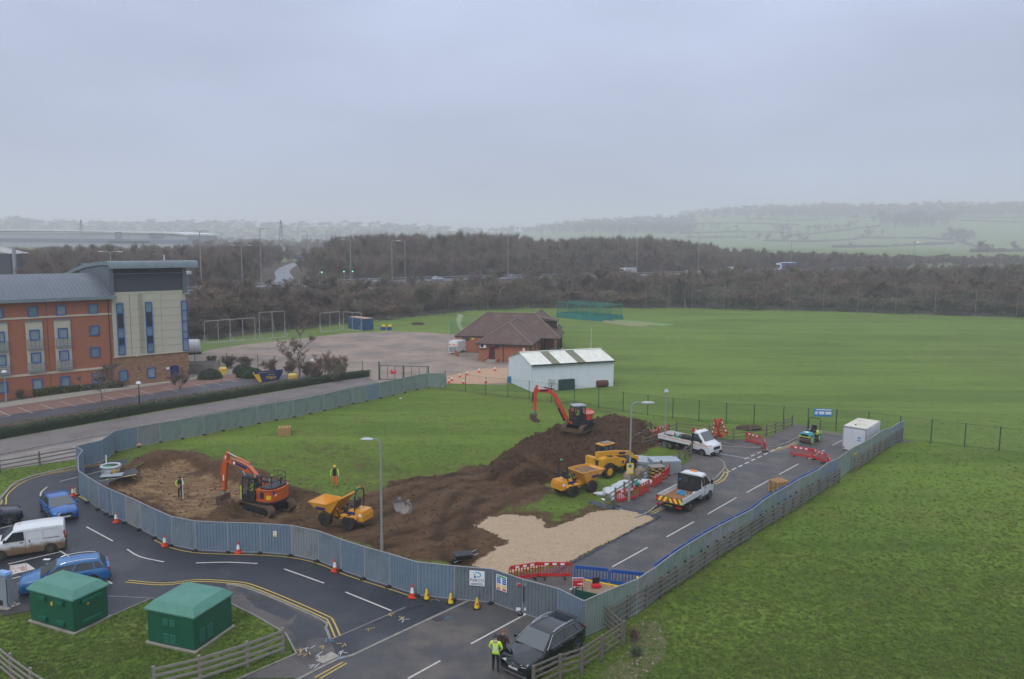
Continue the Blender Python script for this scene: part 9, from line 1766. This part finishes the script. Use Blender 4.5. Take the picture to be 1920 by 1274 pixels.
# ------------------------------------------------------------------ people
SKIN = mat('skin', (0.45, 0.25, 0.18), rough=0.6); HV = mat('hi_vis_yellow', (0.55, 0.80, 0.03), (0.48, 0.72, 0.03), scale=6, rough=0.7); HVO = mat('hi_vis_orange', (0.85, 0.12, 0.02), rough=0.7); NAVY = mat('navy_cloth', (0.012, 0.014, 0.022), (0.02, 0.022, 0.03), scale=8, rough=0.9); BROWNJ = mat('brown_jacket', (0.055, 0.038, 0.032), (0.04, 0.028, 0.024), scale=8, rough=0.9); REFL = mat('reflective_tape', (0.55, 0.57, 0.6), rough=0.4); BOOT = mat('boot_brown', (0.06, 0.035, 0.02), rough=0.8); HAIR = mat('brown_hair', (0.09, 0.04, 0.02), rough=0.8)
def person(label, loc, rz, top, legs, arms, hat=None, hatm=None, hood=None, tapes=True, vest=None, stride=0.12, H_=1.78, hair=HAIR, boots=BOOT):
    """facing +x ; arms: ((shoulder>elbow>wrist) left, right) offsets"""
    t_ = thing('person', label, 'person', loc, rz); k = H_/1.78
    V = [('pelvis', (0, 0, 0.95), .150, .115), ('waist', (0, 0, 1.10), .148, .11), ('chest', (0.0, 0, 1.30), .175, .125), ('neckb', (-0.01, 0, 1.47), .085, .075), ('neck', (0.0, 0, 1.53), .055, .055), ('head', (0.015, 0, 1.62), .09, .082), ('crown', (0.01, 0, 1.70), .075, .068)]
    E = [(0, 1), (1, 2), (2, 3), (3, 4), (4, 5), (5, 6)]
    for s_, (el, wr_) in ((1, arms[0]), (-1, arms[1])):
        b0 = len(V); sh = Vector((0, s_*0.19, 1.42)); V.append(('sh', tuple(sh), .072, .07)); e = Vector((el[0], s_*el[1], el[2])); w_ = Vector((wr_[0], s_*wr_[1], wr_[2])); V.append(('el', tuple(e), .052, .05)); V.append(('wr', tuple(w_), .032, .03)); hd_ = (w_-e).normalized(); pm = w_+hd_*0.07; V.append(('palm', tuple(pm), .036, .024)); E += [(2, b0), (b0, b0+1), (b0+1, b0+2), (b0+2, b0+3)]
        side = hd_.cross(Vector((0, s_, 0.2))).normalized()
        for f in range(4): q = len(V); off = side*(-0.03+f*0.02); l_ = (0.065, 0.078, 0.075, 0.06)[f]; V.append(('f', tuple(pm+off+hd_*0.04), .0095, .0095)); V.append(('f', tuple(pm+off+hd_*(0.04+l_*0.55)-Vector((0, s_*0.012, 0))), .009, .009)); V.append(('f', tuple(pm+off+hd_*(0.04+l_)-Vector((0, s_*0.035, 0))), .008, .008)); E += [(b0+3, q), (q, q+1), (q+1, q+2)]
        q = len(V); V.append(('th', tuple(w_+hd_*0.04-side*0.045), .011, .011)); V.append(('th', tuple(w_+hd_*0.08-side*0.06-Vector((0, s_*0.02, 0))), .010, .010)); E += [(b0+3, q), (q, q+1)]
    for s_ in (1, -1):
        b0 = len(V); V += [('hip', (0, s_*0.095, 0.86), .105, .10), ('knee', (0.03+s_*stride*0.3, s_*0.12, 0.49), .068, .065), ('ank', (s_*stride*0.5-0.01, s_*0.13, 0.10), .046, .046), ('toe', (s_*stride*0.5+0.15, s_*0.15, 0.045), .048, .04)]; E += [(0, b0), (b0, b0+1), (b0+1, b0+2), (b0+2, b0+3)]
    me = bpy.data.meshes.new('body'); me.from_pydata([v[1] for v in V], E, []); o = bpy.data.objects.new('body', me); COL.objects.link(o); sk = o.modifiers.new('skin', 'SKIN'); sk.use_smooth_shade = True
    for i, v in enumerate(V): me.skin_vertices[0].data[i].radius = (v[2], v[3])
    me.skin_vertices[0].data[0].use_root = True; o.modifiers.new('sub', 'SUBSURF').levels = 2; o.modifiers['sub'].render_levels = 2
    dg = bpy.context.evaluated_depsgraph_get(); nm = bpy.data.meshes.new_from_object(o.evaluated_get(dg)); bpy.data.objects.remove(o)
    nm.materials.clear()
    for m in (top, legs, SKIN, boots, REFL, vest or top): nm.materials.append(m)
    wl = [Vector((arms[0][1][0], arms[0][1][1], arms[0][1][2])), Vector((arms[1][1][0], -arms[1][1][1], arms[1][1][2]))]
    for p in nm.polygons:
        c = p.center; i = 0
        hand = min((c-w_).length for w_ in wl); arm = abs(c.y) > 0.215 and c.z > 0.78
        if c.z < 0.13: i = 3
        elif c.z > 1.515: i = 2
        elif any((c-w_).dot((w_-Vector((a_[0][0], s_*a_[0][1], a_[0][2]))).normalized()) > -0.01 and (c-w_).length < 0.25 for w_, a_, s_ in ((wl[0], arms[0], 1), (wl[1], arms[1], -1))): i = 2
        elif c.z < 0.90 and not arm: i = 1
        elif tapes and (1.02 < c.z < 1.07 or 1.17 < c.z < 1.22): i = 4
        elif tapes and c.z > 1.2 and 0.075 < abs(c.y) < 0.125: i = 4
        elif vest and not arm and abs(c.y) < 0.17: i = 5
        if tapes is False and i == 1 and 0.24 < c.z < 0.28 and legs is HVO: i = 4
        p.material_index = i
    nm.polygons.foreach_set('use_smooth', [True]*len(nm.polygons)); o = bpy.data.objects.new('body', nm); COL.objects.link(o); o.parent = t_; o.scale = (k, k, k)
    sc_ = lambda ob: setattr(ob, 'scale', (k, k, k))
    mb = MB(); mb.cyl((0.095, 0, 1.62), (0.118, 0, 1.60), 0.013, 0.02, n=6); sc_(mb.build('nose', SKIN, t_))
    for s_ in (-1, 1): sc_(MB().cyl((0.088, s_*0.032, 1.645), (0.094, s_*0.032, 1.645), 0.011, n=8).build('eye', BLACK, t_)); sc_(MB().box((0.0, s_*0.088, 1.625), (0.035, 0.016, 0.055)).build('ear', SKIN, t_, bevel=0.005))
    sc_(MB().box((0.093, 0, 1.575), (0.01, 0.045, 0.008)).build('mouth', mat('lips', (0.3, 0.1, 0.08), rough=0.6), t_))
    n1 = 12; rg = []
    for j in range(6):
        ph = (pi/2)*j/5; rr = 1.07 if not hat else 1.25; rg.append([Vector((0.0+cos(2*pi*q/n1)*cos(ph)*0.098*rr, sin(2*pi*q/n1)*cos(ph)*0.09*rr, 1.655+sin(ph)*0.095*rr)) for q in range(n1)])
    sc_(MB().loft(rg).build('hard_hat' if hat == 'hard' else ('cap' if hat else 'hair'), hatm or hair, t_, smooth=True))
    if hat: sc_(MB().cyl((0.02, 0, 1.652), (0.02, 0, 1.664), 0.14 if hat == 'hard' else 0.12, n=16).build('brim', hatm, t_))
    if hood: sc_(rockpart(t_, 'hood', hood, (-0.07, 0, 1.46), (0.07, 0.12, 0.07)))
    return t_
def rockpart(parent, name, m, c, s_):
    bm = bmesh.new(); bmesh.ops.create_icosphere(bm, subdivisions=2, radius=1)
    for v in bm.verts: v.co = Vector((v.co.x*s_[0]+c[0], v.co.y*s_[1]+c[1], v.co.z*s_[2]+c[2]))
    me = bpy.data.meshes.new(name); bm.to_mesh(me); bm.free(); me.materials.append(m); me.polygons.foreach_set('use_smooth', [True]*len(me.polygons)); o = bpy.data.objects.new(name, me); COL.objects.link(o); o.parent = parent; return o
P0 = g(929, 1262)
relax = ((0.02, 0.29, 1.14), (0.16, 0.20, 0.98))
person('person in yellow hi-vis jacket and navy cap by the black SUV, back turned', (P0.x, P0.y, 0.03), radians(75), HV, NAVY, (relax, relax), 'cap', mat('cap_navy', (0.03, 0.04, 0.06), rough=0.8), mat('pink_hood', (0.45, 0.30, 0.28), rough=0.9), H_=1.88)
P1 = g(943, 1250); person('person in dark brown jacket with ginger hair beside the hi-vis one', (P1.x, P1.y, 0.03), radians(60), BROWNJ, NAVY, (relax, ((0.05, 0.26, 1.15), (0.26, 0.1, 1.1))), None, None, BROWNJ, tapes=False, H_=1.86, hair=mat('ginger_hair', (0.20, 0.08, 0.04), rough=0.8))
ZPM = site_h(*g(340, 935, -0.6).xy)[0]; P2 = g(338.5, 934, ZPM); person('person in hi-vis top and dark vest in the clay pit holding a levelling staff', (P2.x, P2.y, ZPM), radians(-80), HV, NAVY, (((0.05, 0.27, 1.18), (0.25, 0.25, 1.15)), ((0.0, 0.33, 1.2), (0.15, 0.2, 1.02))), 'hard', DKSTEEL, tapes=False, vest=NAVY, H_=1.80)
c = local_to_world(bpy.data.objects[-1] if False else type('T', (), dict(location=Vector((P2.x, P2.y, ZPM)), rotation_euler=Vector((0, 0, radians(-80))))), (0.30, 0.26, 0)); stf = tag(MB().box((0, 0, 0.85), (0.05, 0.03, 1.75)).build('levelling_staff', SIGN_WHITE), 'white levelling staff held upright by the person in the clay pit', 'staff'); stf.location = c
P3 = g(628, 914); person('person in yellow hard hat, hi-vis top and orange trousers standing on the grass', (P3.x, P3.y, site_h(P3.x, P3.y)[0]), radians(-85), HV, HVO, (((0.0, 0.30, 1.16), (0.08, 0.30, 0.92)), ((0.0, 0.30, 1.16), (0.08, 0.30, 0.92))), 'hard', YEL, tapes=False, vest=NAVY, stride=0.02, H_=1.86)
def driver(label, T, p, top, hatm=None):
    w_ = local_to_world(T, p); t_ = thing('person', label, 'person', w_, T.rotation_euler.z); V = [((0, 0, 0.0), .16), ((0, 0, 0.35), .17), ((0, 0, 0.55), .07), ((0.02, 0, 0.66), .085), ((0.02, 0, 0.75), .07)]
    V += [((0, .2, .48), .065), ((.2, .24, .25), .05), ((.42, .2, .22), .035), ((0, -.2, .48), .065), ((.2, -.24, .25), .05), ((.42, -.2, .22), .035), ((.15, .1, 0), .09), ((.5, .12, 0.02), .07), ((.55, .12, -.4), .05), ((.15, -.1, 0), .09), ((.5, -.12, 0.02), .07), ((.55, -.12, -.4), .05)]
    E = [(0, 1), (1, 2), (2, 3), (3, 4), (1, 5), (5, 6), (6, 7), (1, 8), (8, 9), (9, 10), (0, 11), (11, 12), (12, 13), (0, 14), (14, 15), (15, 16)]
    me = bpy.data.meshes.new('b'); me.from_pydata([v[0] for v in V], E, []); o = bpy.data.objects.new('b', me); COL.objects.link(o); o.modifiers.new('s', 'SKIN'); 
    for i, v in enumerate(V): me.skin_vertices[0].data[i].radius = (v[1], v[1])
    me.skin_vertices[0].data[0].use_root = True; o.modifiers.new('u', 'SUBSURF').levels = 1; dg = bpy.context.evaluated_depsgraph_get(); nm = bpy.data.meshes.new_from_object(o.evaluated_get(dg)); bpy.data.objects.remove(o); nm.materials.clear()
    for m in (top, NAVY, SKIN): nm.materials.append(m)
    for p_ in nm.polygons: p_.material_index = 2 if p_.center.z > 0.56 or (p_.center.x > 0.38 and p_.center.z > 0.15) else (1 if p_.center.z < 0.02 or p_.center.x > 0.3 else 0)
    o = bpy.data.objects.new('body', nm); COL.objects.link(o); o.parent = t_; rockpart(t_, 'hard_hat', hatm or SIGN_WHITE, (0.02, 0, 0.76), (0.13, 0.12, 0.09)); rockpart(t_, 'nose', SKIN, (0.12, 0, 0.67), (0.02, 0.015, 0.02))
driver('person in yellow hi-vis seated in the large orange excavator cab', ex, (0.45, 0.8, 1.72), HV); driver('person in hi-vis seated in the small red excavator cab', k8, (0.25, 0.5, 1.55), HV)
driver('person in blue seated in the telehandler cab', th, (-0.2, 0.62, 1.65), mat('blue_shirt', (0.05, 0.35, 0.5), rough=0.8))
# litter
for k, (px, py, m_, l) in enumerate(((88, 1051, SIGN_WHITE, 'scrap of pale paper on the asphalt behind the muddy van'), (751, 748, SIGN_WHITE, 'white scrap of board on the grass near the back hoarding'), (1131, 938, SIGN_WHITE, 'white plastic scrap on the grass by the plastic sheeting'), (1198, 1085, YEL, 'yellow timber end by the timber fence'), (1236, 1113, YEL, 'tan stone at the foot of the fence by the long hoarding'))):
    c = g(px, py); o = tag(MB().box((0, 0, 0.03), (0.4, 0.2, 0.03)).build('litter', m_), l, 'litter'); o.location = c+Vector((0, 0, 0.03)); o.rotation_euler = (0, 0, k)
o = rock('soil_mound', 'low dark soil mound behind the curved timber fence', 'mound', g(1405, 806), (1.4, 0.6, 0.3), SOIL, 41)
# bank of rubble and weeds beside the fence corner
bk = mat('weedy_rubble', (0.12, 0.10, 0.055), (0.08, 0.11, 0.030), scale=1.2, rough=0.95, bump=0.05, bscale=8, c3=(0.17, 0.13, 0.08), s3=2.5, k3=(0.55, 0.7)); P = gs([(1170, 1274), (1080, 1300), (1130, 1262), (1175, 1225), (1185, 1180), (1210, 1160), (1235, 1170), (1250, 1205), (1245, 1235), (1215, 1260), (1190, 1300)])
patch('weedy_rubble_bank', [wpt(p) for p in P], bk, 0.02)
bush(g(1188, 1205), 51, 0.75, 0.9, 'dark red-brown dead weeds at the corner of the timber fence', mat('dead_weed_red', (0.12, 0.05, 0.04), (0.08, 0.04, 0.03), scale=3, rough=0.95), 160); bush(g(1190, 1232), 52, 0.5, 1.2, 'tangle of green weeds on the rubble by the fence corner', EVM, 160)
clods('rubble_stones', 140, [wpt(p) for p in P], (0.03, 0.10), mat('pale_rubble', (0.36, 0.32, 0.28), (0.2, 0.14, 0.1), scale=5, rough=0.95), 'loose pale stones on the weedy rubble bank', lambda x, y: 0.03, 9)
clods('kerb_leaf_litter', 900, [wpt(q) for q in gs([(1165, 1170), (1410, 1012), (1600, 890), (1606, 896), (1420, 1030), (1200, 1175)])], (0.02, 0.06), mat('leaf_litter', (0.16, 0.10, 0.06), (0.1, 0.07, 0.04), scale=5, rough=0.95), 'dead leaves and crumbs at the foot of the timber fence', lambda x, y: 0.01, 10)
